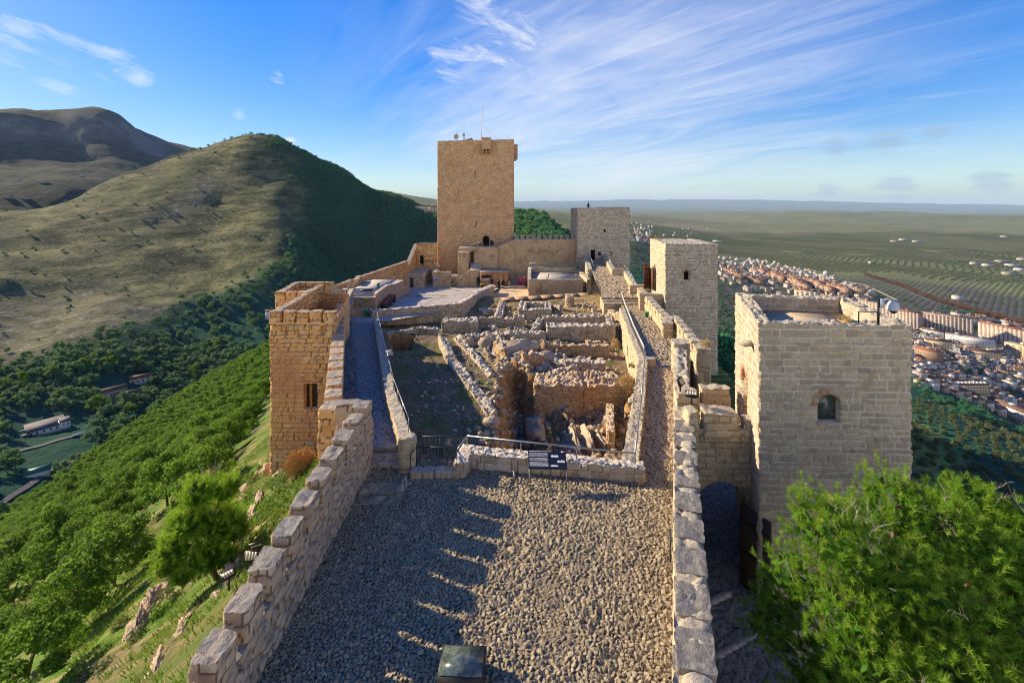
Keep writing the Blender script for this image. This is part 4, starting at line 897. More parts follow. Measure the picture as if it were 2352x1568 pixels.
# ------------------------------------------------------------------ great towers
def tower(name,q,zb,zt,mat,label,opens=(),**k):
    s=SM(); s.prism(q,zb,zt,opens=opens,**k); return tag(s.build(name,mat),label,'tower')
def vox(m,x0,x1,y0,y1,z0,z1): return m.box(((x0+x1)/2,(y0+y1)/2,(z0+z1)/2),(x1-x0,y1-y0,z1-z0))
def pane(name,mat,parent,x0,x1,y,z0,z1): m=MB(); vox(m,x0,x1,y,y+.05,z0,z1); return m.build(name,M[mat],parent)
def arch_ring(name,mat,parent,xc,y,zs,r,w,th=.12,n=13,a0=0):
    """voussoirs standing a little proud of the wall"""
    m=MB()
    for i in range(n):
        t0=a0+(math.pi-2*a0)*i/n+.02; t1=a0+(math.pi-2*a0)*(i+1)/n-.02
        pts=[(xc+rr*math.cos(t),zs+rr*math.sin(t)) for rr,t in ((r,t0),(r+w,t0),(r+w,t1),(r,t1))]
        v=[(x,y,z) for x,z in pts]+[(x,y+th,z) for x,z in pts]
        m.add(v,[(0,1,2,3),(7,6,5,4)]+[(a,4+a,4+(a+1)%4,(a+1)%4) for a in range(4)],rnd=random.random())
    return m.build(name,mat,parent)
KX0,KX1,KY=-14.75,.36,90.
keep=tower('keep',[(KX0,KY),(KX1,KY),(KX1,KY+15),(KX0,KY+15)],-17,[13.0,13.35,13.35,13.0],M['keep'],'tall square keep of tan rubble with antennas on its roof',res=.14,sw=.78,sh=.52,amp=.05,course=False,jw=.13,jx=.9,jy=.9,jag=.03,warp=.3,tsw=.9,
    opens=[(0,8.95,10.25,-7.95,-5.75,1,.7),(0,7.35,7.62,-4.1,-2.7,0,.5),(0,7.3,7.55,5.9,7.05,0,.35),(0,.95,1.4,5.6,6.1,0,.15)])
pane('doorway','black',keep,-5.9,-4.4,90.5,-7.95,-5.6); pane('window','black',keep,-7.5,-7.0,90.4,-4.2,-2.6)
arch_ring('door_arch',M['keep'],keep,-5.15,89.93,-6.42,.66,.34)
def machicolation(x0,x1,y0,y1,z0,z1,axis,label):
    s=SM(); s.prism([(x0,y0),(x1,y0),(x1,y1),(x0,y1)],z0,z1,res=.14,sw=.6,sh=.35,amp=.03); b=s.build('machicolation',M['keep'],keep); b['label']=label
    for i in range(3):
        m=MB()
        if axis=='x':
            xc=x0+.22+(x1-x0-.44)*i/2; m.box((xc,y1-.35,z0-.25),(.36,.9,.5)); m.box((xc,y1-.2,z0-.62),(.36,.55,.3))
        else:
            yc=y0+.22+(y1-y0-.44)*i/2; m.box((x0+.35,yc,z0-.25),(.9,.36,.5)); m.box((x0+.2,yc,z0-.62),(.55,.36,.3))
        m.build('corbel',M['keep'],b)
machicolation(-5.95,-4.15,88.9,90.0,11.2,13.55,'x','front machicolation box near the top of the keep')
machicolation(.36,1.15,94,96,10.4,12.9,'y','side machicolation box at the right corner of the keep')
m=MB(); m.box((-4.0,89.85,-7.1),(.62,.06,.95)); m.build('notice_board',M['cortendark'],keep)
s=MB(); s.slab([(-10.6,93),(-8.2,93),(-8.2,97),(-10.6,97)],13.1,[13.4,14.1,14.1,13.4]); s.build('roof_hatch',M['keep'],keep)
def mast(px,ytop,Y,label,r=.05,dish=None,lattice=False,panels=(),guy=False):
    x=XA(px,Y); zt=ZA(ytop,Y); t=thing('antenna_mast',(x,Y,13.2),label,'antenna','antennas on the keep')
    if lattice:
        m=MB()
        for dx,dy in ((-.16,0),(.16,0),(0,.2)): m.cyl((x+dx,Y+dy,13.2),(x+dx*.6,Y+dy*.6,zt-2.2),.028,.028,5)
        for k in range(14):
            z=13.4+k*(zt-15.6)/14; m.cyl((x-.15,Y,z),(x+.15,Y,z+.25),.014,.014,4); m.cyl((x+.15,Y,z),(x,Y+.18,z+.25),.014,.014,4)
        m.build('lattice_pole',M['roofing'],t); m=MB(); m.cyl((x,Y,zt-2.2),(x,Y,zt),.03,.02,5); m.box((x,Y,zt-.8),(.6,.03,.03)); m.build('aerial',M['roofing'],t)
    else:
        m=MB(); m.cyl((x,Y,13.1),(x,Y,13.1+(zt-13.1)*.45),r,r,6); m.build('pole',M['roofing'],t); m=MB(); m.cyl((x,Y,13.1+(zt-13.1)*.45),(x,Y,zt),r*.6,r*.5,6); m.build('aerial',M['white'],t)
    for dz_,dr in (dish or ()):
        m=MB(); c=np.array([x,Y-.15,13.2+dz_]); m.cyl(c,c+np.array([0,-.18,0]),dr*.55,dr,16); m.cyl(c+np.array([0,-.18,0]),c+np.array([0,-.20,0]),dr,dr*.9,16); m.build('dish',M['roofing'],t)
    for z0,z1 in panels: m=MB(); m.box((x+.12,Y,13.2+(z0+z1)/2),(.16,.1,z1-z0)); m.build('panel_antenna',M['white'],t)
    if guy:
        for sx in (-4.2,3.8): m=MB(); m.cyl((x,Y,13.2+3.4),(x+sx,Y+.6,13.3),.018,.018,4); m.build('guy_wire',M['roofing'],t)
mast(1048,280,91,'thin white whip mast with a round dish, leftmost on the keep',dish=[(.75,.52)])
mast(1065.5,282,92,'lattice radio mast with a small dish on the keep roof',lattice=True,dish=[(1.3,.3)])
mast(1106,278,92,'tallest mast with white panel antennas and guy wires on the keep',r=.06,panels=((3.9,5.0),(5.4,6.4),(6.6,7.2)),guy=True)
mast(1165,299,92,'short white aerial near the right edge of the keep roof',r=.04)
mast(1171.5,303,94,'shortest faint aerial, nearest the keep roof\'s right corner',r=.03)
# platform and stair block against the keep
s=SM(); s.prism([(-10.1,86),(-2.7,86),(-2.7,90),(-10.1,90)],-16,-7.7,res=.13,sw=.6,sh=.4,amp=.035,jx=.8,jy=.7,opens=[(0,2.15,2.85,-11.9,-8.5,0,2.6)])
sb=tag(s.build('stair_block',M['plaster']),'square stair block with a narrow stairway slot against the front of the keep','stair block')
s=SM(); s.prism([(-10.05,84.4),(-8.05,84.4),(-8.05,86.1),(-10.05,86.1)],-15,-8.4,res=.13,sw=.5,sh=.33,amp=.04); s.build('stair_turret',M['plaster'],sb)
m=MB()
for k in range(12): m.box((-7.62,86.3+.18*k,-11.9+.27*k),(.66,.3,.12))
m.build('steps',M['plaster'],sb); pane('dark_stairwell','black',sb,-8.0,-7.2,88.45,-12,-8.4)
rail('handrail',[(-9.9,86.3,-7.7),(-6.6,86.3,-7.7),(-2.9,86.3,-7.7)],.9,'dark handrail along the top of the stair block before the keep door','railings of the castle walks',spacing=1.7,mat='darksteel')
def spotlight(x,y,z,label,rz=0,h=.5,pole=None,sc=1,group=None,tilt=.5):
    t=thing('floodlight',(x,y,z),label,'floodlight',group)
    m=MB(); m.cyl((x,y,z),(x,y,z+h),.035*sc,.03*sc,6)
    if pole: m.cyl((x,y,z),(x+pole[0],y+pole[1],z+pole[2]),.015,.015,5)
    m.box((x,y,z+h),(.34*sc,.05*sc,.05*sc),rz=rz); m.build('bracket',M['blackmetal'],t)
    m=MB(); m.box((x,y-.05,z+h+.14*sc),(.46*sc,.30*sc,.09*sc),rz=rz,tilt=('x',tilt)); b=m.build('lamp_head',M['blackmetal'],t)
    m=MB()
    for k in range(4): m.box((x+math.cos(rz)*(-.135+.09*k)*sc,y-.05+math.sin(rz)*(-.135+.09*k)*sc,z+h+.145*sc),(.078*sc,.21*sc,.10*sc),rz=rz,tilt=('x',tilt))
    m.build('lamp_glass',M['lampface'],b); return t
for k,(x,z) in enumerate(((-7.2,-7.7),(-6.2,-7.45),(-5.65,-7.7))): spotlight(x,86.6,z,['left black floodlight on the stair block before the keep door','small raised black floodlight on the stair block before the keep door','black floodlight beside the keep door on the stair block'][k],rz=[.5,0,-.5][k],sc=1.5,h=.3,group='floodlights of the castle')
s=SM(); s.prism([(-14.4,82.5),(-11.1,82.5),(-11.1,83.0),(-14.4,83.0)],-15.5,-11.75,res=.13,sw=.5,sh=.3,amp=.035); s.prism([(-14.4,83.0),(-13.7,83),(-14.2,90),(-14.7,90)],-15.5,[-11.75,-11.75,-11.6,-11.6],res=.16,sw=.5,sh=.3,amp=.035)
s.prism([(-13.7,83.2),(-9.9,83.2),(-9.9,86),(-13.7,86)],-15.5,-12.6,res=.2,sw=.5,sh=.3,amp=.03)
o=tag(s.build('forecourt_wall',M['plaster']),'low walled forecourt with a blue notice at the left foot of the keep','stone wall')
m=MB(); m.box((-14.0,82.42,-13.05),(.75,.05,.5)); m.build('blue_notice',plain('pale_blue_notice',(.3,.32,.7),.5,var=.1),o)
s=SM(); s.prism([(-10.1,82.7),(-7.7,82.7),(-7.7,83.3),(-10.1,83.3)],-15.5,[-12.95,-11.5,-11.5,-12.95],res=.12,sw=.5,sh=.3,amp=.035); s.prism([(-7.7,82.7),(-5.75,82.7),(-5.75,86),(-7.7,86)],-15.5,[-11.5,-11.5,-10.6,-10.6],res=.13,sw=.5,sh=.3,amp=.035)
o=tag(s.build('stair_wall',M['plaster']),'plastered stair wall with a sloping top below the keep stair block','stone wall')
m=MB()
for k in range(7): m.box((-11.2+.33*k,83.0-.0*k,-14.35+.26*k),(.4,1.1,.28))
tag(m.build('stairs',M['pale']),'flight of pale stone steps rising beside the sloping stair wall','stairs')
rail('handrail',[(-12.6,82.2,-14.3),(-11.2,82.3,-13.2),(-9.6,82.4,-12.6)],.8,'dark handrail beside the pale steps at the foot of the keep','railings of the castle walks',spacing=1.8,mat='darksteel')
rail('handrail',[(-9.3,82.6,-12.4),(-7.3,83.8,-10.7)],.9,'handrail rising along the plastered sloping stair wall','railings of the castle walks',spacing=2,mat='darksteel')
# curtain between the keep and the square tower
s=SM(); s.prism([(-2.75,87),(12.25,87),(12.25,89),(-2.75,89)],-16,[-7.6,-6.25,-6.25,-7.6],res=.2,sw=.8,sh=.5,amp=.03,jx=.9,jy=.9,course=False,warp=.3); s.V.pop();s.Q.pop();s.r.pop();s.m.pop(); s=SM()
s.prism([(-2.75,87),(.6,87),(.6,89),(-2.75,89)],-16,[-7.65,-6.3,-6.3,-7.65],res=.18,sw=.8,sh=.5,amp=.03,jx=.9,jy=.9,course=False,warp=.3)
s.prism([(.6,87),(12.25,87),(12.25,89),(.6,89)],-16,-6.28,res=.18,sw=.8,sh=.5,amp=.03,jx=.9,jy=.9,course=False,warp=.3,opens=[(0,6.2,6.45,-7.9,-7.5,0,.2)])
cw=tag(s.build('curtain_wall',M['plaster']),'plastered curtain wall with small merlons linking the keep and the square far tower','curtain wall')
merlons(cw,M['tower'],(.5,88.6),(12.3,88.6),11,.3,.5,-6.4,-5.5,side=1,res=.14,sw=.5,sh=.3,amp=.03)
rail('handrail',[(-2.7,87.3,-7.65),(.5,87.3,-6.3),(12.1,87.3,-6.28)],.55,'thin handrail along the wall walk between keep and square tower','railings of the castle walks',spacing=2.6,mat='darksteel',r=.025)
t2=tower('stone_tower',[(12.2,85),(22.0,85),(22.0,94.5),(12.2,94.5)],-20,[-.3,-.12,-.12,-.3],M['tower'],'square grey far tower with a doorway and a dark crouching figure on its roof',res=.14,sw=.62,sh=.36,amp=.045,jx=.75,jy=.7,jag=.04,warp=.25,
    opens=[(0,2.52,3.33,-9.95,-8.05,0,.5),(0,4.92,5.32,-4.75,-4.2,0,.4),(0,5.98,6.14,-9.2,-8.35,1,.3),(0,6.3,6.46,-9.2,-8.35,1,.3)])
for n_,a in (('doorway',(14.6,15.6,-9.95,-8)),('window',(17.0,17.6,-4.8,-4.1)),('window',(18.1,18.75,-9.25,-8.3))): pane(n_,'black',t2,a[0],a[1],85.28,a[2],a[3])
m=MB(); m.box((16.35,84.93,-8.75),(.5,.05,.7)); m.build('notice_board',M['cortendark'],t2)
def shrub(name,loc,r,mat,label,cat='plant',n=260,group=None,seed=0,h=1.0,leaf=.09):
    g=np.random.default_rng(seed); v=g.normal(size=(n,3)); v/=np.linalg.norm(v,axis=1)[:,None]; v[:,2]=np.abs(v[:,2])
    c=np.asarray(loc)+v*r*(g.uniform(.35,1,n)**.6)[:,None]*np.array([1,1,h])*(1+.35*np.sin(v[:,:1]*7+seed))
    o=leafcards(c,v,leaf,g); return tag(o(name,mat),label,cat,group)
def leafcards(c,nv,size,g,rnd=None,asp=.55):
    n=len(c); a=g.normal(size=(n,3)); nn=nv+.7*g.normal(size=(n,3)); nn/=np.linalg.norm(nn,axis=1)[:,None]
    u=np.cross(nn,a); u/=np.linalg.norm(u,axis=1)[:,None]+1e-9; w=np.cross(nn,u); s=size*g.uniform(.6,1.4,n)[:,None]
    V=np.stack([c-u*s,c-w*s*asp,c+u*s,c+w*s*asp],1).reshape(-1,3); Q=np.arange(4*n).reshape(n,4)
    rr=np.repeat(g.uniform(0,1,n) if rnd is None else rnd,4)
    return lambda name,mat,parent=None,extra=None: mk(name,V,[Q],mat,parent,{'rnd':rr})
# middle tower
t3=tower('stone_tower',[(16.84,50),(22.62,50),(23.7,58),(17.6,58)],-24,[-4.05,-4.15,-4.15,-4.0],M['tower'],'middle grey stone tower with an arched window and sunlit side',res=.11,sw=.6,sh=.34,amp=.045,jx=.75,jy=.6,jag=.05,warp=.2,tsw=.3,top=.05,
    opens=[(0,2.05,2.68,-8.05,-7.05,1,.45),(3,1.9,3.6,-10.2,-7.05,1,.5)])
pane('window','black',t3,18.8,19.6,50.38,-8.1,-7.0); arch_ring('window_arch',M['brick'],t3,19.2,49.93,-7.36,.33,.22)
for q in ([(17.0,50.2),(22.4,50.2),(22.4,50.7),(17.05,50.7)],): pass
def gate_leaf(a,b,z0,z1,label):
    t=thing('gate_leaf',(a[0],a[1],z0),label,'gate','rusty gate leaves'); m=MB(); n=8
    a=np.asarray(a,float);b=np.asarray(b,float); d=b-a; nl=np.array([-d[1],d[0]])/np.linalg.norm(d)*.05
    for i in range(n):
        p=frac(a,b,i/n);q=frac(a,b,(i+1)/n); h=z1-(z1-z0)*.30*((i+.5)/n)**2.2
        m.slab([p,q,q+nl,p+nl],z0,h)
    m.build('leaf',M['rust'],t)
    for k in range(4):
        m=MB(); z=z0+.35+k*(z1-z0)*.22; m.slab([frac(a,b,.04)-nl*1.2,frac(a,b,.9)-nl*1.2,frac(a,b,.9),frac(a,b,.04)],z,z+.1)
        for i in range(6): p=frac(a,b,.08+.15*i)-nl*1.2; m.box((p[0],p[1],z+.05),(.07,.07,.07))
        m.build('studded_band',M['cortendark'],t)
gate_leaf((16.35,56.4),(17.4,56.6),-10.1,-7.0,'open rusty gate leaf standing clear of the middle tower')
gate_leaf((17.1,55.2),(17.25,56.5),-10.1,-7.3,'rusty gate leaf in the archway of the middle tower')
shrub('shrub',(18.0,56.8,-4.2),.55,M['dryweed'],'small dry golden shrub growing on top of the middle tower',n=200,seed=3)
# nearest tower
TQ=[(9.75,18),(15.65,17.8),(16.9,22.9),(11.7,23.85)]
def inset(q,d):
    q=np.asarray(q,float); c=q.mean(0); return [tuple(p+(c-p)/np.linalg.norm(c-p)*d*1.41) for p in q]
t4=None
def near_tower():
    global t4
    s=SM(); s.prism(TQ,-21,[-5.35]*4,res=.055,sw=.50,sh=.25,amp=.04,jx=.85,jy=.45,jag=.0,warp=.2,top=.02,tsw=.2,
        opens=[(0,2.3,3.16,-8.47,-7.38,.9,.42),(3,2.15,3.75,-10.6,-7.5,1,.45)])
    t4=tag(s.build('stone_tower',M['tower']),'nearest massive square stone tower with an arched window and a camera on its roof','tower')
    I=inset(TQ,.62); p=[np.array(a) for a in TQ]; q=[np.array(a) for a in I]
    for k in range(4):
        a,b,c,d=p[k],p[(k+1)%4],q[(k+1)%4],q[k]
        s=SM(); z=[-4.62,-4.66,-4.58,-4.52]
        s.prism([a,b,c,d],-5.4,[z[k],z[(k+1)%4],z[(k+1)%4],z[k]],res=.06,sw=.62,sh=.3,amp=.035,jag=.05,top=.06,tsw=.32,jx=.75,jy=.4)
        s.build('parapet',M['tower'],t4)
    m=MB(); m.slab(inset(TQ,.6),-5.6,-5.22); m.build('roof_terrace',M['sand'],t4)
    pane('window','glass',t4,11.9,13.1,18.16,-8.5,-7.3)
    arch_ring('window_arch',M['brick'],t4,12.48,17.9,-7.84,.45,.26,n=15)
    s=SM(); s.prism([(12.0,17.86),(12.95,17.86),(12.95,18.2),(12.0,18.2)],-8.56,-8.46,res=.1,sw=.8,sh=.3,amp=.01); s.build('window_sill',M['tower'],t4)
    # brick jambs of the tall niche on the sunlit side
    P0=np.array(TQ[3]);P1=np.array(TQ[0]); d=(P1-P0)/np.linalg.norm(P1-P0); nl=np.array([-d[1],d[0]])
    if nl[0]>0: nl=-nl
    m=MB()
    for i in range(15):
        t0=math.pi*i/15+.03;t1=math.pi*(i+1)/15-.03; v=[]
        for rr,t in ((.8,t0),(1.02,t0),(1.02,t1),(.8,t1)):
            xy=P0+d*(2.95+rr*math.cos(t)); z=-8.3+rr*math.sin(t); v.append((*(xy+nl*.05),z))
        for rr,t in ((.8,t0),(1.02,t0),(1.02,t1),(.8,t1)):
            xy=P0+d*(2.95+rr*math.cos(t)); z=-8.3+rr*math.sin(t); v.append((*(xy-nl*.1),z))
        m.add(v,[(0,1,2,3),(7,6,5,4)]+[(a,4+a,4+(a+1)%4,(a+1)%4) for a in range(4)],rnd=random.random())
    m.build('niche_arch',M['brick'],t4)
    m=MB(); c=P0+d*2.95-nl*.40; m.slab([c-d*.82,c+d*.82,c+d*.82-nl*.03,c-d*.82-nl*.03],-10.7,-7.4); m.build('niche_back',M['brick'],t4)
    c=P0+d*5.0; m=MB(); m.box((*(c+nl*.2),-5.75),(.62,.42,.13),rz=.3); m.build('water_spout',M['tower'],t4)
near_tower()
cm=thing('security_camera',(14.15,17.6,-4.6),'white dome security camera on a black pole standing on the nearest tower','camera')
MB().cyl((14.45,17.95,-4.75),(14.45,17.95,-3.62),.045,.045,8).build('pole',M['blackmetal'],cm)
m=MB(); m.cyl((14.45,17.95,-4.15),(13.75,18.05,-4.15),.02,.02,6); m.cyl((13.75,18.05,-4.15),(13.75,18.05,-4.6),.025,.025,6); m.build('side_arm',M['blackmetal'],cm)
m=MB(); m.box((14.56,17.93,-3.8),(.14,.12,.34)); m.tube([(14.6,17.93,-3.68),(14.75,17.93,-3.62),(14.95,17.93,-3.66),(15.05,17.93,-3.75)],.035,6); m.build('wall_bracket',M['camwhite'],cm)
m=MB(); m.lathe((15.02,17.93,-4.12),[(.001,.42),(.08,.42),(.15,.36),(.2,.26),(.215,.12),(.21,.06)],14); d=m.build('housing',M['camwhite'],cm,smooth=True)
m=MB(); m.lathe((15.02,17.93,-4.12),[(.2,.06),(.12,.0),(.1,-.05),(.001,-.09)],14); m.build('dome',M['blackmetal'],cm,smooth=True)
shrub('dry_weed',(13.4,18.35,-4.6),.28,M['dryweed'],'small tuft of dry weed on the front parapet of the nearest tower',n=60,seed=8,leaf=.06)
for k,(x,y,z) in enumerate(((7.95,21.5,-8.7),(7.95,20.15,-8.72))): spotlight(x,y,z,['black floodlight pointing up on the single merlon block','black floodlight on the bridge corner above the gate'][k],rz=[.9,-.4][k],sc=1.2,h=.3,group='floodlights of the castle',tilt=[1.0,.2][k])
spotlight(-8.55,15.0,hz(-8.55,15)+.0,'floodlight with a bright glass face on the slope outside the parapet',rz=.1,sc=1.0,h=.75,pole=(-.3,-.5,.0),group='floodlights of the castle',tilt=1.0)
spotlight(-8.6,15.35,hz(-8.6,15.35),'black floodlight turned away, standing highest on the slope outside the parapet',rz=.5,sc=.9,h=.95,group='floodlights of the castle',tilt=-.9)
spotlight(-9.7,15.6,hz(-9.7,15.6)+.1,'black twin-armed floodlight lower on the slope among the grass',rz=.9,sc=.9,h=.45,group='floodlights of the castle',tilt=.3)
b=thing('ground_floodlight',(-1.1,10.2,TZ),'large dark glass-topped box lamp at the bottom of the terrace','floodlight')
MB().box((-1.1,10.1,TZ+.22),(1.0,.75,.4),rz=-.04).build('housing',M['blackmetal'],b)
m=MB(); m.box((-1.1,10.1,TZ+.43),(.92,.66,.03),rz=-.04); m.build('glass_cover',M['glass'],b)
# ------------------------------------------------------------------ around the plaza
s=SM(); s.prism([(-19.4,82),(-15.9,82),(-16.0,91),(-19.0,91)],-16,[-12.1,-12.05,-11.9,-11.95],res=.13,sw=.42,sh=.34,amp=.05,jx=.9,jy=.9,course=False,opens=[(0,.95,1.6,-14.6,-12.75,0,.3)],tsw=.35)
h=tag(s.build('stone_hut',M['pale']),'small flat-roofed stone hut with a dark blue door left of the keep','hut')
m=MB(); m.box((-18.1,82.24,-13.65),(.8,.06,1.9)); m.build('door',plain('dark_blue_door',(.07,.075,.11),.6),h)
def kiosk():
    t=thing('kiosk',(-3.2,82.5,-14.5),'orange refreshment kiosk with a serving hatch below the curtain wall','kiosk')
    X0,X1,Y0,Y1=-5.7,-.7,82,85.6; zt=-11.75
    m=MB(); vox(m,X0,X1,Y0+1.0,Y1,-14.5,zt); vox(m,X0,-5.45,Y0,Y0+1,-14.5,zt); vox(m,-5.45,-3.75,Y0,Y0+1,-14.5,-13.15); vox(m,-5.45,-3.75,Y0,Y0+1,-12.45,zt); vox(m,-3.75,-2.6,Y0,Y0+1,-14.5,zt); vox(m,-1.7,X1,Y0,Y0+1,-14.5,zt); vox(m,-2.6,-1.7,Y0,Y0+1,-12.1,zt)
    m.build('body',M['kiosk'],t)
    m=MB(); vox(m,X0-.1,X1+.1,Y0-.1,Y1+.1,zt+.003,zt+.14); m.build('roof',M['roofing'],t)
    pane('door','kioskdoor',t,-2.58,-1.72,82.03,-14.45,-12.12)
    m=MB(); vox(m,-5.42,-3.78,82.35,82.4,-13.13,-12.47); hb=m.build('serving_hatch',M['black'],t)
    m=MB(); vox(m,-5.5,-3.7,81.75,82.3,-13.2,-13.12); m.build('counter',M['white'],t)
    m=MB(); m.box((-4.6,81.7,-12.4),(1.8,.7,.05),tilt=('x',-.15)); m.build('awning_flap',M['cortendark'],t)
    m=MB()
    for k in range(9): m.box((-5.3+.17*k,82.28,-12.95+random.uniform(-.05,.12)),(.11,.05,random.uniform(.15,.3)),rnd=random.random())
    m.build('shelf_goods',M['white'],hb)
kiosk()
m=MB(); m.box((-.55,81.7,-13.9),(.42,.42,1.0)); vox(m,-.72,-.38,81.53,81.87,-13.4,-13.3); tag(m.build('litter_bin',M['roofing']),'square grey litter bin at the right end of the orange kiosk','litter bin')
b=thing('map_board',(1.8,82,-14.4),'purple map board of two panels standing below the curtain wall','board')
for x in (1.45,2.35): m=MB(); m.box((x,81.9,-13.35),(.86,.08,1.75)); m.build('panel',M['purple'],b)
for x in (1.05,2.75): m=MB(); m.cyl((x,81.95,-14.6),(x,81.95,-12.5),.04,.04,6); m.build('post',M['darksteel'],b)
s=SM(); s.line([(-.9,80.5),(2.2,80.8)],.4,-15,-13.95,res=.14,sw=.4,sh=.25,amp=.04); tag(s.build('low_wall',M['ruin']),'low rubble wall in front of the purple map board','stone wall')
def tbin(x,y,z,label,mat='green'):
    t=thing('litter_bin',(x,y,z),label,'litter bin','green litter bins')
    m=MB(); m.lathe((x,y,z+.18),[(.001,0),(.17,0),(.21,.45),(.2,.5)],10); m.build('basket',M[mat],t)
    m=MB(); m.cyl((x+.24,y,z),(x+.24,y,z+.95),.03,.03,6); m.build('post',M['darksteel'],t)
    m=MB(); m.lathe((x,y,z+.68),[(.215,-.06),(.22,.02),(.001,.06)],10); m.build('rim',M['green'],t)
tbin(-16.1,50.2,-12.1,'green litter bin at the top end of the ramp'); tbin(-17.2,58.5,-10.52,'green litter bin on the raised gravel platform')
tbin(13.75,46.5,-11.45,'green litter bin beside the sunlit crenellated wall'); tbin(11.6,80.5,-11.2,'green litter bin behind the gravel-topped building')
for k,(x,y) in enumerate(((-15.25,54.6),(-15.5,56.9),(-15.65,59.2))):
    t=thing('display_case',(x,y,ppz(0,y)),['nearest black display case with a red relief model by the platform wall','middle black display case with a red relief model by the platform wall','farthest black display case with a red relief model by the platform wall'][k],'display case','display cases on the plaza')
    z=float(ppz(0,y)); m=MB(); m.slab([(x-.45,y-.4),(x+.45,y-.4),(x+.45,y+.4),(x-.45,y+.4)],z-.05,[z+.62,z+.62,z+.9,z+.9]); m.build('case',M['blackmetal'],t)
    m=MB(); m.slab([(x-.36,y-.3),(x+.30,y-.3),(x+.30,y+.3),(x-.36,y+.3)],z+.6,[z+.68,z+.68,z+.89,z+.89]); m.build('relief_model',M['redtop'],t)
s=SM(); s.line([(-15.3,49.6),(-5.9,54.4),(-4.7,63.5),(-2.9,75.2)],.8,[-14.3,-14.5,-14,-15],[-11.4,-11.5,-12.0,-12.9],side=1,res=.09,sw=.42,sh=.27,amp=.055,jx=.8,jy=.6,tsw=.3,top=.06,jag=.06)
tag(s.build('plaza_wall',M['ruin']),'curving rubble wall between the gravel plaza and the excavation','retaining wall')
rail('handrail',[(-2.9,75.3,-13.9),(-1.9,75.0,-13.9),(2.3,73.5,-13.9)],.8,'grey handrail along the sandy yard in front of the kiosk','railings of the castle walks',spacing=1.8)
rail('handrail',[(-5.6,80.6,-14.4),(-3.2,80.6,-14.4)],.8,'grey rail in front of the kiosk counter','railings of the castle walks',spacing=2.2)
# gravel-topped building
def bldB():
    s=SM(); s.prism([(2.5,71),(11.1,71),(11.1,82),(2.9,82)],-16,-11.75,res=.12,sw=.6,sh=.36,amp=.03,capless=True)
    b=tag(s.build('stone_building',M['plaster']),'low stone building with a railed gravel roof beside the upper path','building')
    s=SM(); s.prism([(2.5,71),(11.1,71),(11.1,71.5),(2.5,71.5)],-11.75,-11.35,res=.12,sw=.6,sh=.36,amp=.03); s.prism([(2.5,71.5),(3.0,71.5),(3.4,82),(2.9,82)],-11.75,[-11.35,-11.35,-10.9,-10.9],res=.14,sw=.5,sh=.3,amp=.04); s.prism([(2.9,81.5),(12.4,81.5),(12.4,82.1),(2.9,82.1)],-12,-10.85,res=.14,sw=.5,sh=.3,amp=.04); s.prism([(11.7,71),(12.35,71),(12.4,82),(11.8,82)],-15,-11.3,res=.14,sw=.5,sh=.3,amp=.04)
    s.build('parapet',M['pale'],b)
    s=SM(); s.prism([(11.1,72.5),(11.7,72.5),(11.7,81),(11.1,81)],-15,-11.9,res=.2,sw=.5,sh=.3,amp=.04); s.build('recess_wall',M['pale'],b)
    m=MB(); m.slab([(2.9,71.4),(11.2,71.4),(11.2,81.6),(3.1,81.6)],-11.9,-11.68); m.build('gravel_roof',M['gravel'],b)
    pane('cellar_opening','black',b,11.12,11.7,72.42,-15,-14.2)
bldB()
for pts,l in (([(3.0,71.3,-11.35),(3.2,81.6,-10.9),(12,81.7,-10.85)],'long grey railing on the back and left of the gravel roof'),([(5.4,71.25,-11.35),(9.9,71.25,-11.35),(12.1,71.3,-11.3),(12.2,76,-11.3)],'grey railing on the front edge of the gravel roof')): rail('handrail',pts,.85,l,'railings of the castle walks',spacing=2.7,r=.026)
m=MB(); m.box((3.4,79.6,-10.75),(.95,.6,.05),tilt=('x',.5)); m.cyl((3.4,79.6,-11.6),(3.4,79.6,-10.8),.04,.04,6); tag(m.build('info_lectern',M['camwhite']),'small white tilted information lectern on the gravel roof','information board')
# weathered steel canopy
c=thing('steel_canopy',(5,65,-14.3),'long canopy of weathered steel sheets over the ruins below the gravel-roofed building','canopy')
for i in range(7):
    a=frac((-1.35,62.6),(11.9,66.4),i/7); b=frac((-1.35,62.6),(11.9,66.4),(i+1)/7-.001)
    za=-12.95+.008*(i%2)
    m=MB(); m.slab([a,b,b+[-.3,2.1],a+[-.3,2.1]],za,za+.06,rnd=random.random()); m.build('roof_sheet',M['corten'],c)
m=MB(); m.slab([(-.6,63.1),(2.2,63.9),(2.2,64.0),(-.6,63.2)],-14.6,-13.0); m.slab([(6.8,65.2),(11.8,66.6),(11.8,66.7),(6.8,65.3)],-14.4,-13.0); m.build('side_panel',M['cortendark'],c)
w=thing('well_head',(7.45,59,-13),'round stone well head beside the steel canopy','well')
s=SM(); n=16
Vv=[];
m=MB(); m.lathe((7.45,59,-13.1),[(.7,0),(.66,.25),(.55,.4),(.5,.6),(.52,1.2),(.55,1.25),(.58,1.3),(.58,1.62),(.36,1.62),(.34,1.2)],n); m.build('well_shaft',M['pale'],w)
m=MB()
for r_ in range(3):
    for i in range(8): t=2*math.pi*(i+.5*(r_%2))/8; m.box((7.45+.53*math.cos(t),59+.53*math.sin(t),-12.55+.27*r_),(.09,.37,.23),rz=t,rnd=random.random())
m.build('course_stones',M['pale'],w)
m=MB(); m.cyl((7.45,59,-11.62),(7.45,59,-11.6),.35,.35,16); m.build('well_mouth',M['black'],w)
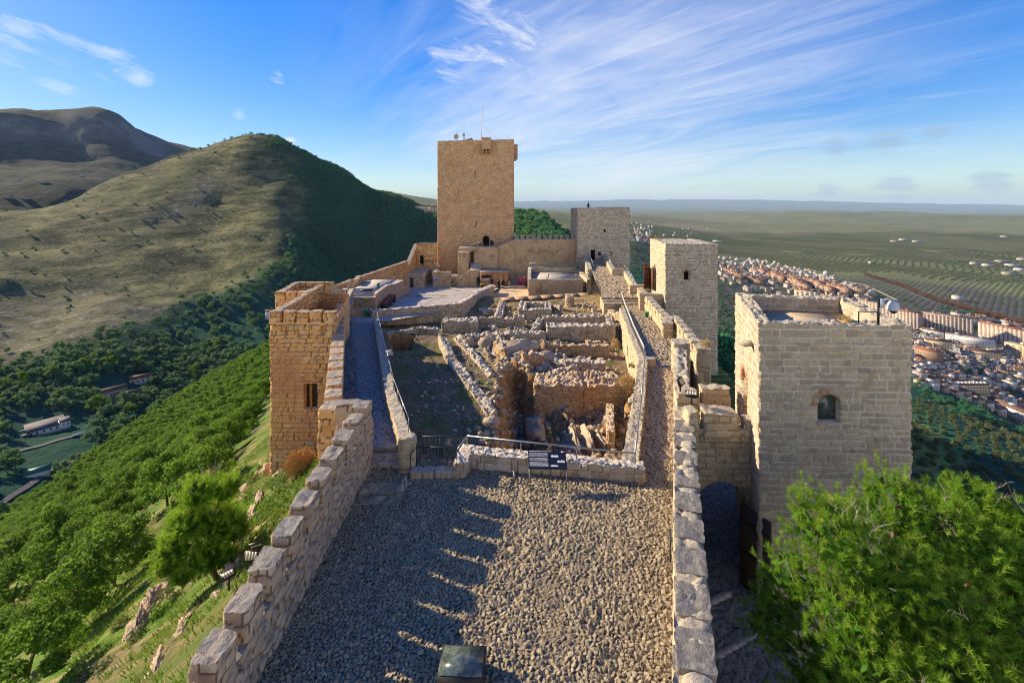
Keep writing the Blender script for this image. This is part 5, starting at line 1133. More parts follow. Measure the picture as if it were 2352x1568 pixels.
# ------------------------------------------------------------------ ruins in the excavation
RU=dict(res=.07,sw=.34,sh=.2,amp=.055,jx=.75,jy=.5,jag=.10,top=.10,tsw=.3)
def ruin(pts,w,zb,zt,label,mat='ruin',side=1,cat='ruined wall',**k):
    kk=dict(RU); kk.update(k); s=SM(); s.line(pts,w,zb,zt,side=side,**kk); return tag(s.build('ruined_wall',M[mat]),label,cat)
ruin([(1.6,33.5),(5.2,33.1),(8.3,33.4)],2.6,-16.6,[-13.15,-13.05,-13.0],'ochre ruined wall with rubble top above the deep pit','redwall',jag=.1,top=.16)
ruin([(8.2,32.2),(9.2,31.4)],1.2,-16.5,[-13.6,-13.4],'broken rubble corner between the deep pit and the path wall','ruin')
ruin([(4.4,38.2),(7.7,37.6)],.7,-15.4,[-13.0,-12.95],'squared stone block wall in the middle of the excavation','ruin',sw=.42,sh=.28)
ruin([(7.7,37.6),(8.0,39.8)],.6,-15.4,[-12.95,-13.3],'short return wall joined to the squared stone block wall','redwall')
ruin([(1.2,40.2),(4.4,38.3)],.6,-14.6,[-13.35,-13.1],'low tumbled wall running into the grey rock outcrop','ruin',jag=.15)
ruin([(3.2,43.3),(9.2,43.0)],.55,-14.9,[-13.25,-13.05],'low ochre wall behind the squared stone block wall','redwall')
ruin([(3.6,47.3),(10.7,47.0)],1.3,-15.2,[-12.45,-12.35],'long straight wall of coursed stone across the back of the excavation','ruin',sw=.4,sh=.24,jag=.1)
ruin([(3.4,50.0),(10.8,49.8)],.8,-14,[-12.1,-12.0],'rough rubble wall behind the long coursed wall','ruin',jag=.15)
ruin([(10.6,47.1),(10.9,50)],.6,-14.5,[-12.4,-12.1],'short end wall closing the long coursed wall on its right','ruin')
ruin([(-4.5,43.8),(-.5,44.2),(3.3,44.9)],.8,-14.4,[-12.45,-12.3,-12.5],'broken stepped wall left of the long coursed wall','ruin')
ruin([(-7.4,47.6),(-3.7,47.3)],1.6,-14.6,[-12.0,-11.95],'thick square wall stump near the plaza wall','ruin',jag=.12)
ruin([(-3.7,47.3),(-3.9,51)],.7,-14.4,[-12.0,-12.3],'narrow wall running back from the thick wall stump','ruin')
ruin([(-3.6,50.6),(.4,50.4)],.6,-14.2,[-12.4,-12.35],'low wall of pale blocks between two stumps','ruin')
ruin([(.2,50.3),(1.3,50.2)],1.1,-14.2,[-12.1,-12.2],'small pale stump of wall in the upper ruins','ruin')
ruin([(2.6,47.6),(3.4,50.2)],.6,-14,[-12.7,-12.4],'slanting remnant of wall before the vaulted opening','ruin',jag=.15)
ruin([(1.55,53.5),(4.5,53.3)],.7,-14.2,[-12.1,-12.0],'front wall of the small ruined room below the canopy','ruin')
ruin([(1.55,53.5),(1.9,59.5)],.8,-14.2,[-12.1,-12.3],'left wall of the small ruined room below the canopy','ruin')
ruin([(4.6,53.4),(5.0,59)],.7,-14.2,[-12.2,-12.4],'right wall of the small ruined room below the canopy','ruin')
ruin([(1.9,59.3),(4.9,59)],.6,-14,[-12.5,-12.5],'back wall of the small ruined room below the canopy','ruin')
ruin([(-1.2,52.4),(-.9,61)],.8,-14.2,[-12.5,-12.8],'ragged slanting wall left of the small ruined room','ruin',jag=.15)
ruin([(-4.2,57.5),(-1.0,57.3)],.6,-14,[-12.95,-12.9],'low remains of a wall beneath the plaza wall','ruin',jag=.15)
ruin([(6.6,52.8),(11.6,52.4)],.5,-13.8,[-12.6,-12.5],'line of earth-covered wall beside the vaulted opening','redwall',jag=.15)
ruin([(11.2,53.4),(12.4,50.6)],.6,-13.8,[-12.1,-12.0],'low block wall at the foot of the long path steps','pale',jag=.1)
ruin([(6.35,28.2),(7.1,32)],.45,-16.6,[-14.0,-13.9],'thin upright slab wall standing in the deep pit','redwall',jag=.05)
ruin([(7.4,28.2),(8.4,31.2)],.4,-16.6,[-14.9,-14.4],'second thin wall beside the slab in the deep pit','redwall',jag=.1)
ruin([(3.4,20.3),(5.9,19.9)],.5,-15.5,[-12.9,-12.8],'stub of ochre wall just behind the front low wall','redwall',jag=.1)
ruin([(-6.9,42.5),(-5.4,37),(-2.9,31),(-1.5,27.5)],.7,-13.4,[-12.1,-12.2,-12.35,-12.5],'long low wall of loose stones crossing the grassy part of the excavation','ruin',jag=.18,tsw=.24)
ruin([(-5.6,44),(-3.6,38.5),(-1.8,33.5)],.55,-13.6,[-12.45,-12.4,-12.5],'second low wall of loose stones beside the grey rocks','ruin',jag=.18,tsw=.24)
ruin([(-13.0,45.0),(-9.4,47.2)],.5,-14.4,[-12.6,-12.5],'dark wall of the small sunken pit under the plaza wall','ruin')
ruin([(-9.6,47),(-7.6,46.4)],.5,-14.2,[-12.4,-12.5],'low stone edge right of the small sunken pit','ruin')
v=thing('vault_opening',(6.0,51.5,-13.4),'arched dark vault opening in the upper ruins','vault')
arch_ring('arch_stones',M['redwall'],v,6.0,51.3,-12.75,.33,.22,th=.5,n=9); m=MB(); vox(m,5.68,6.32,51.6,51.65,-13.7,-12.5); m.build('dark_opening',M['black'],v)
v=thing('vault_opening',(10.5,51.9,-13.2),'half buried dark hole in the earth near the path steps','vault')
arch_ring('arch_stones',M['redwall'],v,10.5,51.7,-12.75,.36,.18,th=.5,n=9); m=MB(); vox(m,10.16,10.84,51.95,52.0,-13.6,-12.4); m.build('dark_opening',M['black'],v)
gq=np.random.default_rng(77)
for k in range(16):
    x,y=[(-3,56),(-2.6,59),(2.9,56),(6.4,56.5),(8.8,57),(9.8,55),(-2.2,53),(5.6,50.8),(1.0,47.6),(-1.6,47.6),(7.6,45.2),(5.6,41),(8.9,39.4),(.9,37.4),(3.3,36.2),(9.4,45)][k]
    a=gq.uniform(-.5,.5)+(1.57 if k%3==0 else 0); L=gq.uniform(1.2,2.6); z=dzz(x,y)
    ruin([(x,y),(x+L*math.cos(a),y+L*math.sin(a))],gq.uniform(.45,.8),z-1,[z+gq.uniform(.35,.8),z+gq.uniform(.1,.5)],'short broken stub of rubble wall scattered among the upper and middle ruins',['ruin','redwall','ruin'][k%3],jag=.15)['group']='broken wall stubs in the ruins'
# loose stones
def rubble():
    m=MB(); g=np.random.default_rng(5); k=0
    zones=[(-6,-1,27,43,160,.11),(-1,5,36,46,230,.22),(-.8,8.5,24,33.5,260,.2),(-1.3,.9,25,37,120,.2),(-4,12,45,60,460,.16),(2,11,38,47,110,.14),(-3.5,0,20,26,60,.15),(-10,-2,24,40,45,.07)]
    for x0,x1,y0,y1,n,r in zones:
        for i in range(n):
            x=g.uniform(x0,x1);y=g.uniform(y0,y1); rr=r*g.uniform(.4,1.5)
            m.rock((x,y,dzz(x,y)+rr*.15),rr,(1,g.uniform(.6,1),g.uniform(.5,.9)),seed=500+k,n=5); k+=1
    o=m.build('rubble',M['rock'],origin=False); o['kind']='stuff'
rubble()
def ledge(x,y,r,sq,rz,label,seed,dz0=.0,g=None):
    m=MB(); m.rock((x,y,dzz(x,y)+dz0),r,sq,seed=seed,n=12,rz=rz); tag(m.build('boulder',M['rock']),label,'boulder',g)
ledge(-1.25,26.9,.55,(1,.8,.6),.5,'big pale boulder at the end of the long low wall',71)
ledge(6.6,37.0,.95,(1.1,.8,.85),.2,'rounded grey boulder in front of the squared stone block wall',72)
ledge(-2.2,41.8,.9,(1,.7,1.1),.1,'pale upright slab of bedrock below the stepped wall',73)
ledge(-4.0,42.2,.8,(.8,.7,1.0),.9,'grey bedrock lump beside the thick wall stump',74)
ledge(.8,41.2,1.5,(1.6,.7,.5),.5,'wide ledge of pale bedrock in the middle of the excavation',75)
ledge(2.4,39.6,1.1,(1.4,.8,.6),.3,'jagged bedrock ledge right of the wide ledge',76)
ledge(.6,38.8,1.0,(1.2,.9,.6),.9,'bedrock knob above the deep pit',77)
ledge(4.0,29.8,.8,(.35,1.6,.9),.15,'upright rib of bedrock in the deep pit, left of two',78); ledge(4.9,29.6,.8,(.35,1.6,.85),.15,'upright rib of bedrock in the deep pit, right of two',79); ledge(5.7,29.2,.7,(.35,1.5,.8),.15,'thin rib of bedrock beside the slab wall in the deep pit',80)
ledge(2.6,27.4,.95,(1.3,.9,.6),.6,'low rounded bedrock at the front of the deep pit',81); ledge(1.6,31,.9,(.7,1.3,.9),.3,'pale bedrock against the left side of the deep pit',82)
ledge(-.55,22.6,.6,(1.2,.8,.5),.1,'flat pale stone block behind the landing fence',83); ledge(.4,21.4,.5,(1,.9,.6),.6,'grey block on the edge of the pit behind the low wall',84); ledge(3.5,24.3,.6,(1.2,.8,.6),.6,'pale stone behind the reading board',85); ledge(6.2,25.2,.5,(1.2,.9,.6),.2,'single stone low in the right front of the pit',86)
def straw(name,loc,r,h,label,mat,n=1500,seed=0,ln=.5,w=.012,cat='dry bush'):
    g=np.random.default_rng(seed); v=g.normal(size=(n,3)); v[:,2]=np.abs(v[:,2])+.15; v/=np.linalg.norm(v,axis=1)[:,None]
    c=np.asarray(loc)+v*np.array([r,r,h])*(g.uniform(.3,1,n)**.5)[:,None]; d=v*.5+g.normal(size=(n,3))*.55+np.array([0,0,-.15]); d/=np.linalg.norm(d,axis=1)[:,None]
    p=np.cross(d,g.normal(size=(n,3))); p/=np.linalg.norm(p,axis=1)[:,None]; L=ln*g.uniform(.5,1.2,n)[:,None]
    V=np.stack([c-p*w,c+p*w,c+d*L],1).reshape(-1,3); T=np.arange(3*n).reshape(n,3)
    return tag(mk(name,V,[T],M[mat] if isinstance(mat,str) else mat,None,{'rnd':np.repeat(g.uniform(0,1,n),3),'mort':np.zeros(3*n)}),label,cat)
straw('straw_heap',(8.55,33.9,-14.0),.95,1.35,'big heap of dry straw against the sunlit path wall','hay',n=4200,seed=1,ln=.45,w=.014)
straw('dry_reeds',(7.85,29.6,-15.3),.4,1.3,'dry reeds growing by the slab wall in the pit','hay',n=260,seed=2,ln=.9,w=.012)
straw('dry_bush',(-11.7,25.2,hz(-11.7,25.2)+.1),.85,.9,'golden dry bush at the foot of the orange left tower','dryweed',n=2600,seed=3,ln=.4,w=.012)
straw('dry_weed',(13.6,32.0,-9.8),.35,.45,'dry weeds sprouting from the end pier of the crenellated wall','hay',n=420,seed=4,ln=.35,w=.01)
shrub('green_weed',(13.75,32.2,-9.75),.3,M['ivy'],'small green weed on the end pier of the crenellated wall',n=90,seed=5,leaf=.05)
straw('dry_weed',(9.15,40.5,-12.6),.3,.9,'dry weeds hanging on the face of the path wall','hay',n=500,seed=6,ln=.4,w=.012)
shrub('green_weed',(9.05,34.2,-12.0),.28,M['ivy'],'small green weed on the sunlit face of the path wall',n=120,seed=7,leaf=.06)
shrub('green_weed',(-17.1,53.2,-11.0),.42,M['darkpine'],'dark caper bush on the front of the pinkish platform wall',n=160,seed=9,leaf=.07)
shrub('green_weed',(-18.2,51.2,-10.8),.3,M['ivy'],'green weed on the end of the pinkish stair wall',n=120,seed=10,leaf=.06)
# ------------------------------------------------------------------ people
def person(loc,rz,label,top,legs,hair='hair',pose='stand',arm=(0,0),h=1.68,longhair=False,skin='skin',statue=None,cat='person'):
    k=h/1.68; loc=np.asarray(loc,float); ca,sa=math.cos(rz),math.sin(rz)
    def W(p): x,y,z=[c*k for c in p]; return (loc[0]+x*ca-y*sa,loc[1]+x*sa+y*ca,loc[2]+z)
    if pose=='crouch':
        J=[(0,0,.42),(0,.06,.70),(0,.14,.92),(0,.17,1.02),(0,.2,1.2),(-.1,0,.42),(-.17,.34,.5),(-.15,.06,.08),(-.15,.2,.03),(.1,0,.42),(.17,.34,.5),(.15,.06,.08),(.15,.2,.03),(-.19,.12,.9),(-.26,.28,.68),(-.16,.45,.62),(-.14,.52,.6),(.19,.12,.9),(.26,.28,.68),(.16,.45,.62),(.14,.52,.6)]
    else:
        a,b=arm
        J=[(0,0,.92),(0,.0,1.16),(0,-.01,1.38),(0,0,1.46),(0,.02,1.6),(-.09,0,.88),(-.1,.03,.48),(-.1,-.01,.08),(-.11,.14,.03),(.09,0,.88),(.11,.0,.48),(.12,-.04,.08),(.13,.11,.03),
           (-.19,0,1.36),(-.24,.02+.05*a,1.1+.02*a),(-.2,.08+.26*a,.88+.2*a),(-.19,.12+.3*a,.80+.22*a),(.19,0,1.36),(.24,.02+.05*b,1.1+.02*b),(.2,.08+.26*b,.88+.2*b),(.19,.12+.3*b,.80+.22*b)]
    Rr=[.15,.135,.16,.055,.1,.1,.07,.045,.035,.1,.07,.045,.035,.06,.045,.035,.03,.06,.045,.035,.03]
    E=[(0,1),(1,2),(2,3),(3,4),(0,5),(5,6),(6,7),(7,8),(0,9),(9,10),(10,11),(11,12),(2,13),(13,14),(14,15),(15,16),(2,17),(17,18),(18,19),(19,20)]
    def skinned(name,idx,scale,mat,parent):
        me=bpy.data.meshes.new(name); mp={j:i for i,j in enumerate(idx)}
        org=loc
        me.from_pydata([tuple(np.array(W(J[j]))-org) for j in idx],[(mp[a],mp[b]) for a,b in E if a in mp and b in mp],[])
        o=bpy.data.objects.new(name,me); COL.objects.link(o); place(o,org,parent)
        md=o.modifiers.new('skin','SKIN'); 
        if not me.skin_vertices: me.attributes.new
        o.modifiers.new('sub','SUBSURF').levels=1; o.modifiers['sub'].render_levels=1
        return o
    # continuous body swept by hand: tapering tubes along the limbs, joined in one mesh by rounded joints
    def sweep(m,chain,rad,n=8):
        for a,b in zip(chain[:-1],chain[1:]): m.cyl(W(J[a]),W(J[b]),rad[a]*k,rad[b]*k,n,caps=False)
        for a in chain: m.rock(W(J[a]),rad[a]*k*.98,(1,1,1),seed=0,n=6)
    m=MB()
    for ch in ((0,1,2,3,4),(0,5,6,7,8),(0,9,10,11,12),(2,13,14,15,16),(2,17,18,19,20)): sweep(m,ch,Rr)
    hd=np.array(W(J[4])); m.lathe(hd+[0,0,-.11*k],[(.03*k,0),(.07*k,.03*k),(.085*k,.1*k),(.085*k,.15*k),(.06*k,.2*k),(.001,.225*k)],10)
    f=np.array([-sa,ca,0]); r_=np.array([ca,sa,0]); m.box(hd+f*.095*k+[0,0,-.01],(.025,.04,.04),rz=rz)
    for q in (-1,1):
        m.box(hd+r_*q*.085*k,(.02,.04,.06),rz=rz); hnd=np.array(W(J[16 if q<0 else 20]))
        for fi in range(4): m.cyl(hnd+r_*(fi-1.5)*.016,hnd+r_*(fi-1.5)*.016+f*.05*k-[0,0,.06*k],.009,.007,4)
        m.cyl(hnd-r_*q*.03,hnd-r_*q*.045+f*.04-[0,0,.03],.01,.008,4)
    root=m.build('person' if not statue else 'statue',M[statue or skin],smooth=True); tag(root,label,cat)
    if statue: return root
    m=MB(); R2=[x+.025 for x in Rr]; sweep(m,(0,1,2),R2); sweep(m,(2,13,14,15),R2); sweep(m,(2,17,18,19),R2); m.build('jacket',M[top],root,smooth=True)
    m=MB(); sweep(m,(0,5,6,7),R2); sweep(m,(0,9,10,11),R2); m.build('trousers',M[legs],root,smooth=True)
    m=MB(); m.rock(W(J[8]),.055*k,(.8,1.6,.7),seed=0,n=6,rz=rz); m.rock(W(J[12]),.055*k,(.8,1.6,.7),seed=0,n=6,rz=rz); m.build('shoes',M['clothblack'],root)
    m=MB(); m.lathe(hd+[0,0,.0]-f*.015,[(.09*k,-.02),(.1*k,.05*k),(.075*k,.11*k),(.001,.135*k)],10)
    if longhair: m.box(hd-f*.08*k-[0,0,.12*k],(.17*k,.07*k,.3*k),rz=rz)
    m.build('hair',M[hair],root,smooth=True); return root
person((-3.6,81.2,-14.45),0.1,'person in a dark blue jacket and trousers ordering at the kiosk counter','clothblue','clothblue',arm=(.8,.8),h=1.72)
person((-2.35,81.0,-14.42),-.2,'person with long dark hair and a pale top beside the kiosk counter','clothwhite','clothblack',longhair=True,arm=(.5,.6),h=1.62)
person((-2.25,77.6,-14.05),.7,'person in black leaning forward near the end of the plaza wall','clothblack','clothblack',longhair=True,arm=(.9,.3),h=1.62)
person((-1.5,77.8,-14.05),.3,'person dressed all in black with long hair standing on the sandy yard','clothblack','clothblack',longhair=True,h=1.62)
person((-6.1,82.3,-14.5),3.1,'dark armoured figure standing at the left end of the kiosk','blackmetal','blackmetal',statue='blackmetal',cat='statue',h=1.95)
person((14.9,88,-.3),1.2,'dark crouching figure on the roof of the square far tower','blackmetal','blackmetal',statue='blackmetal',pose='crouch',cat='statue',h=1.6)
# ------------------------------------------------------------------ trees
def ray_ground(px,py,y0=8,y1=30000):
    """where the line of sight through a photograph point meets the land"""
    t=np.exp(np.linspace(math.log(y0),math.log(y1 if y0<900 else 9000),500)); X=(px-CX)/F*t; Z=-(py-HY)/F*t; g=H(X,t); k=np.where(Z<=g)[0]
    if not len(k): return None
    i=k[0]; u=np.linspace(t[max(i-1,0)],t[i],60); k=np.where(-(py-HY)/F*u<=H((px-CX)/F*u,u))[0]; b=float(u[k[0]]) if len(k) else float(t[i])
    return np.array([(px-CX)/F*b,b,hz((px-CX)/F*b,b)])
def limbs(m,base,h,g,lean=.12,n=6,r=.13,start=.35,spread=.35):
    base=np.asarray(base,float); pts=[base]; d=np.array([g.normal()*lean,g.normal()*lean,1.])
    for i in range(5): pts.append(pts[-1]+d/np.linalg.norm(d)*h*.82/5); d=d+g.normal(size=3)*[.18,.18,0]
    for i in range(5): m.cyl(pts[i],pts[i+1],r*(1-i*.16),r*(1-(i+1)*.16),7,caps=False)
    tips=[pts[-1]]
    for k in range(n):
        t=start+(1-start)*(k+.5)/n; j=min(4,int(t*5)); p=pts[j]+(pts[j+1]-pts[j])*(t*5-j); a=k*2.4+g.uniform(-.4,.4)
        q=p+np.array([math.cos(a),math.sin(a),.35+.3*g.random()])*h*spread*g.uniform(.7,1.1)*(1.15-.5*t); mid=(p+q)/2+g.normal(size=3)*h*.02
        m.cyl(p,mid,r*.42*(1.2-t),r*.3*(1.2-t),5,caps=False); m.cyl(mid,q,r*.3*(1.2-t),r*.1,5,caps=False); tips+= [q,mid*.35+q*.65]
    return tips,pts
def crown_cards(tips,rad,ncard,size,g,flat=.8):
    C=[];N=[];Rn=[]
    for t in tips:
        r=rad*g.uniform(.7,1.25); n=int(ncard*g.uniform(.7,1.2)); v=g.normal(size=(n,3)); v/=np.linalg.norm(v,axis=1)[:,None]
        low=v[:,2]<-.25; v[low,2]*=.35
        rr=(g.uniform(.45,1,n)**.5)*(1+.25*np.sin(v[:,0]*5+r*9)*np.sin(v[:,1]*6+r*5))
        C.append(t+v*rr[:,None]*r*np.array([1,1,flat])); N.append(v); Rn.append(np.clip(g.uniform(0,1,n)*.55+g.uniform(0,.45),0,1))
    return np.vstack(C),np.vstack(N),np.concatenate(Rn)
def pine_proto(seed,h=5.5,crown='pine',n=8,rad=.85,ncard=120,size=.15,one=False,umb=.36,st=.30):
    g=np.random.default_rng(seed); m=MB(); tips,pts=limbs(m,(0,0,-.4),h,g,n=n,r=h*.020,spread=umb,start=st)
    c,nv,rn=crown_cards(tips,rad,ncard,size,g); f=leafcards(c,nv,size,g,rn,.6)
    root=bpy.data.objects.new('pine_tree',None); COL.objects.link(root); WL[root.name]=np.zeros(3)
    m.build('trunk',M['bark'],root); f('crown',M[crown],root); return root
def merged(name,root):
    """the same tree as one unlinked mesh, for woods that read as one mass"""
    V=[];fs4=[];n=0;mi=[];mats=[];rn=[]
    for k,ch in enumerate(root.children):
        me=ch.data; mloc=ch.location; v=np.empty(len(me.vertices)*3,np.float32); me.vertices.foreach_get('co',v); v=v.reshape(-1,3)+np.array(ch.location)
        for p in me.polygons: fs4.append([i+n for i in p.vertices]); mi.append(k)
        a=np.empty(len(me.vertices),np.float32); me.attributes['rnd'].data.foreach_get('value',a); rn.append(a)
        V.append(v); n+=len(v); mats.append(me.materials[0])
    me=bpy.data.meshes.new(name); me.from_pydata(np.vstack(V).tolist(),[],fs4); me.polygons.foreach_set('material_index',np.array(mi,np.int32))
    for m_ in mats: me.materials.append(m_)
    at=me.attributes.new('rnd','FLOAT','POINT'); at.data.foreach_set('value',np.concatenate(rn)); return bpy.data.objects.new(name,me)
def scatter(name,pts,protos,sc,kind='stuff',label=None,rz=None):
    pts=np.asarray(pts,float); n=len(pts); me=bpy.data.meshes.new(name); me.vertices.add(n); me.vertices.foreach_set('co',pts.astype(np.float32).ravel())
    g=np.random.default_rng(n)
    for k,a in (('sc',np.broadcast_to(sc,n)),('rz',g.uniform(0,6.28,n) if rz is None else np.broadcast_to(rz,n))): me.attributes.new(k,'FLOAT','POINT').data.foreach_set('value',np.asarray(a,np.float32))
    me.attributes.new('pick','INT','POINT').data.foreach_set('value',g.integers(0,len(protos),n).astype(np.int32))
    o=bpy.data.objects.new(name,me); COL.objects.link(o); o['kind']=kind
    ng=bpy.data.node_groups.new(name,'GeometryNodeTree'); ng.interface.new_socket('Geometry',in_out='INPUT',socket_type='NodeSocketGeometry'); ng.interface.new_socket('Geometry',in_out='OUTPUT',socket_type='NodeSocketGeometry')
    N=ng.nodes; L=ng.links; gi=N.new('NodeGroupInput'); go=N.new('NodeGroupOutput'); iop=N.new('GeometryNodeInstanceOnPoints'); L.new(gi.outputs[0],iop.inputs['Points'])
    jn=N.new('GeometryNodeJoinGeometry')
    for p in reversed(protos):
        oi=N.new('GeometryNodeObjectInfo'); oi.inputs['Object'].default_value=p; oi.inputs['As Instance'].default_value=True; L.new(oi.outputs['Geometry'],jn.inputs[0])
    L.new(jn.outputs[0],iop.inputs['Instance']); iop.inputs['Pick Instance'].default_value=True
    def na(k,t):
        a=N.new('GeometryNodeInputNamedAttribute'); a.data_type=t; a.inputs['Name'].default_value=k
        return next(s for s in a.outputs if s.enabled and s.name=='Attribute')
    L.new(na('pick','INT'),iop.inputs['Instance Index'])
    cx=N.new('ShaderNodeCombineXYZ'); L.new(na('rz','FLOAT'),cx.inputs[2]); L.new(cx.outputs[0],iop.inputs['Rotation'])
    c2=N.new('ShaderNodeCombineXYZ'); a=na('sc','FLOAT')
    for i in range(3): L.new(a,c2.inputs[i])
    L.new(c2.outputs[0],iop.inputs['Scale']); L.new(iop.outputs[0],go.inputs[0])
    o.modifiers.new('scatter','NODES').node_group=ng; return o
def proj(p): return CX+p[:,0]/p[:,1]*F,HY-p[:,2]/p[:,1]*F
def jgrid(x0,x1,y0,y1,s,g,j=.8):
    X,Y=np.meshgrid(np.arange(x0,x1,s),np.arange(y0,y1,s)); X=X.ravel()+g.uniform(-j/2,j/2,X.size)*s; Y=Y.ravel()+g.uniform(-j/2,j/2,Y.size)*s; return X,Y
def forest():
    g=np.random.default_rng(21)
    hi=[pine_proto(100+k,5.6,'pine',11,.78,300,.095,umb=.30,st=.16) for k in range(5)]
    lo=[merged('pine_shape',pine_proto(200+k,5.6,'pine',9,.78,95,.15,umb=.26,st=.2)) for k in range(3)]
    dk=[merged('dark_pine_shape',pine_proto(300+k,8,'darkpine',7,1.5,75,.34)) for k in range(3)]
    for o in [x for x in bpy.data.objects if x.name.startswith('pine_tree') and x not in hi]:
        for c in list(o.children): bpy.data.objects.remove(c)
        bpy.data.objects.remove(o)
    X,Y=jgrid(-420,-12,6,620,4.7,g); Z=H1(X,Y); ok=Z>H2(X,Y)-1.5; p=np.stack([X,Y,Z],1); px,py=proj(p)
    lim=np.interp(py,[780,1000,1100,1200,1330,1450,1568,1750],[650,605,545,465,325,245,160,60]); gap=fbm(X/9,Y/9,3,5)
    ok&=(px>-140)&(px<lim-10*g.random(len(px)))&(gap>-.5)&(g.random(len(px))>.05)&(X<np.interp(Y,[12,18,30,45,110],[-11.5,-11.5,-19,-24,-24])-1)
    p=p[ok]; d=np.linalg.norm(p,axis=1); o=np.argsort(d); p=p[o]; d=d[o]; px,py=proj(p)
    seen=(px>-25)&(py<1720); near=np.where(seen)[0][:296]; rest=np.setdiff1d(np.arange(len(p)),near); rest=rest[d[rest]>48]
    lab='young green pine among the close-set pines covering the steep slope left of the castle'; used=set()
    for i in near:
        k=int(g.integers(0,5)); s=float(g.uniform(.62,1.2)); rz=float(g.uniform(0,6.28)); loc=p[i]-[0,0,.15]
        if k not in used:
            used.add(k); o=hi[k]; WL[o.name]=loc; o.location=tuple(loc); o.rotation_euler=(0,0,rz); o.scale=(s,)*3; tag(o,lab,'pine tree','pines on the slope left of the castle')
        else: copy_tree(hi[k],loc,rz,s)
    scatter('pine_wood',p[rest]-[0,0,.2],lo,g.uniform(.65,1.4,len(rest)))
    # far side of the valley
    X,Y=jgrid(-640,330,120,1250,6.6,g); Z=H2(X,Y); w=wood_mask(X,Y); p=np.stack([X,Y,Z],1); px,py=proj(p); r=np.hypot(X,Y)
    w=np.where((px>1285),0,w)
    thin=np.where((px<700)&(py>640)&(py<800),.45,1)*np.where((px<760)&(py>600)&(py<690)&(px<640),.7,1)
    ok=(Z>H1(X,Y)+.5)&(g.random(len(X))<w*thin)&(px>-120)&(r<1250)
    for (a,b,c,d_) in ((5,215,940,1060),(225,330,865,925),(35,130,1050,1110),(-20,120,1100,1210),(600,650,690,735)):
        ok&=~((px>a)&(px<b)&(py>b*0+c)&(py<d_))
    scatter('valley_wood',p[ok]-[0,0,.3],dk,g.uniform(.65,1.25,ok.sum()))
    X2,Y2=jgrid(-30,60,180,420,5.5,g); Z2=H1(X2,Y2); k2=(Z2>H2(X2,Y2)); q2=np.stack([X2,Y2,Z2],1)[k2]
    scatter('ridge_wood',q2-[0,0,.3],dk,g.uniform(.6,1.0,len(q2)))
    # scrub on the bare hill
    X,Y=jgrid(-900,-200,350,1050,11,g); Z=H2(X,Y); p=np.stack([X,Y,Z],1); px,py=proj(p); w=wood_mask(X,Y); dens=.06+.4*sstep(400,330,py)*(fbm(X/45,Y/45,3,6)>-.05)+.10*sstep(20,-60,px-np.interp(py,[300,440,520,690],[620,690,690,440])+60)*0
    ok=(w<.3)&(g.random(len(X))<dens)&(px>-50)&(Z>H1(X,Y))
    scatter('hill_scrub',p[ok]-[0,0,.8],dk,g.uniform(.3,.8,ok.sum()))
    # right flank: scrub under the towers, olive trees further down
    X,Y=jgrid(22,330,20,420,5.2,g); Z=H(X,Y); p=np.stack([X,Y,Z],1); px,py=proj(p)
    ok=(px>1460)&(px<2480)&(fbm(X/14,Y/14,3,8)>-.28)&(X>np.interp(Y,[20,50,60,90],[23,28,29,29]))
    near=ok&(np.hypot(X,Y)<210)
    scatter('slope_scrub',p[near]-[0,0,.9],dk+lo[:1],g.uniform(.3,.68,near.sum()))
    return dk,lo,hi
DK,LO,HI=forest()
def big_valley_pines():
    g=np.random.default_rng(4); base=HI[1]
    for k,(px,py,s,l) in enumerate(((215,945,2.2,'tall pine standing before the small white houses in the valley'),(300,958,1.9,'tall pine at the near corner of the small white houses in the valley'),(440,870,2.6,'broad pine catching the light behind the crest of the wooded slope'),(60,880,2.2,'rim-lit pine at the far left of the valley wood'),(120,870,2.1,'rim-lit pine second from the left of the valley wood'),(200,850,2.2,'rim-lit pine below the grey scree'),(250,850,2.3,'broad rim-lit pine under the bare hill'),(310,850,2.1,'rim-lit pine right of the broad one under the bare hill'),(30,900,2.0,'dark pine above the long white villa'),(500,800,1.9,'pine above the crest between slope and valley'))):
        q=ray_ground(px,py,130)
        if q is None: continue
        copy_tree(HI[k%5],q-[0,0,.3],g.uniform(0,6),s,label=l,group='tall pines of the valley')
big_valley_pines()
def olive_proto(seed,h=4.6,nc=70,size=.3):
    g=np.random.default_rng(seed); m=MB(); tips,_=limbs(m,(0,0,-.3),h*.75,g,n=6,r=.18,start=.3,spread=.42); c,nv,rn=crown_cards(tips[1:],1.05,nc,size,g,.8); f=leafcards(c,nv,size,g,rn,.55)
    root=bpy.data.objects.new('olive_tree',None); COL.objects.link(root); WL[root.name]=np.zeros(3); m.build('trunk',M['bark'],root); f('crown',M['olive'],root); return root
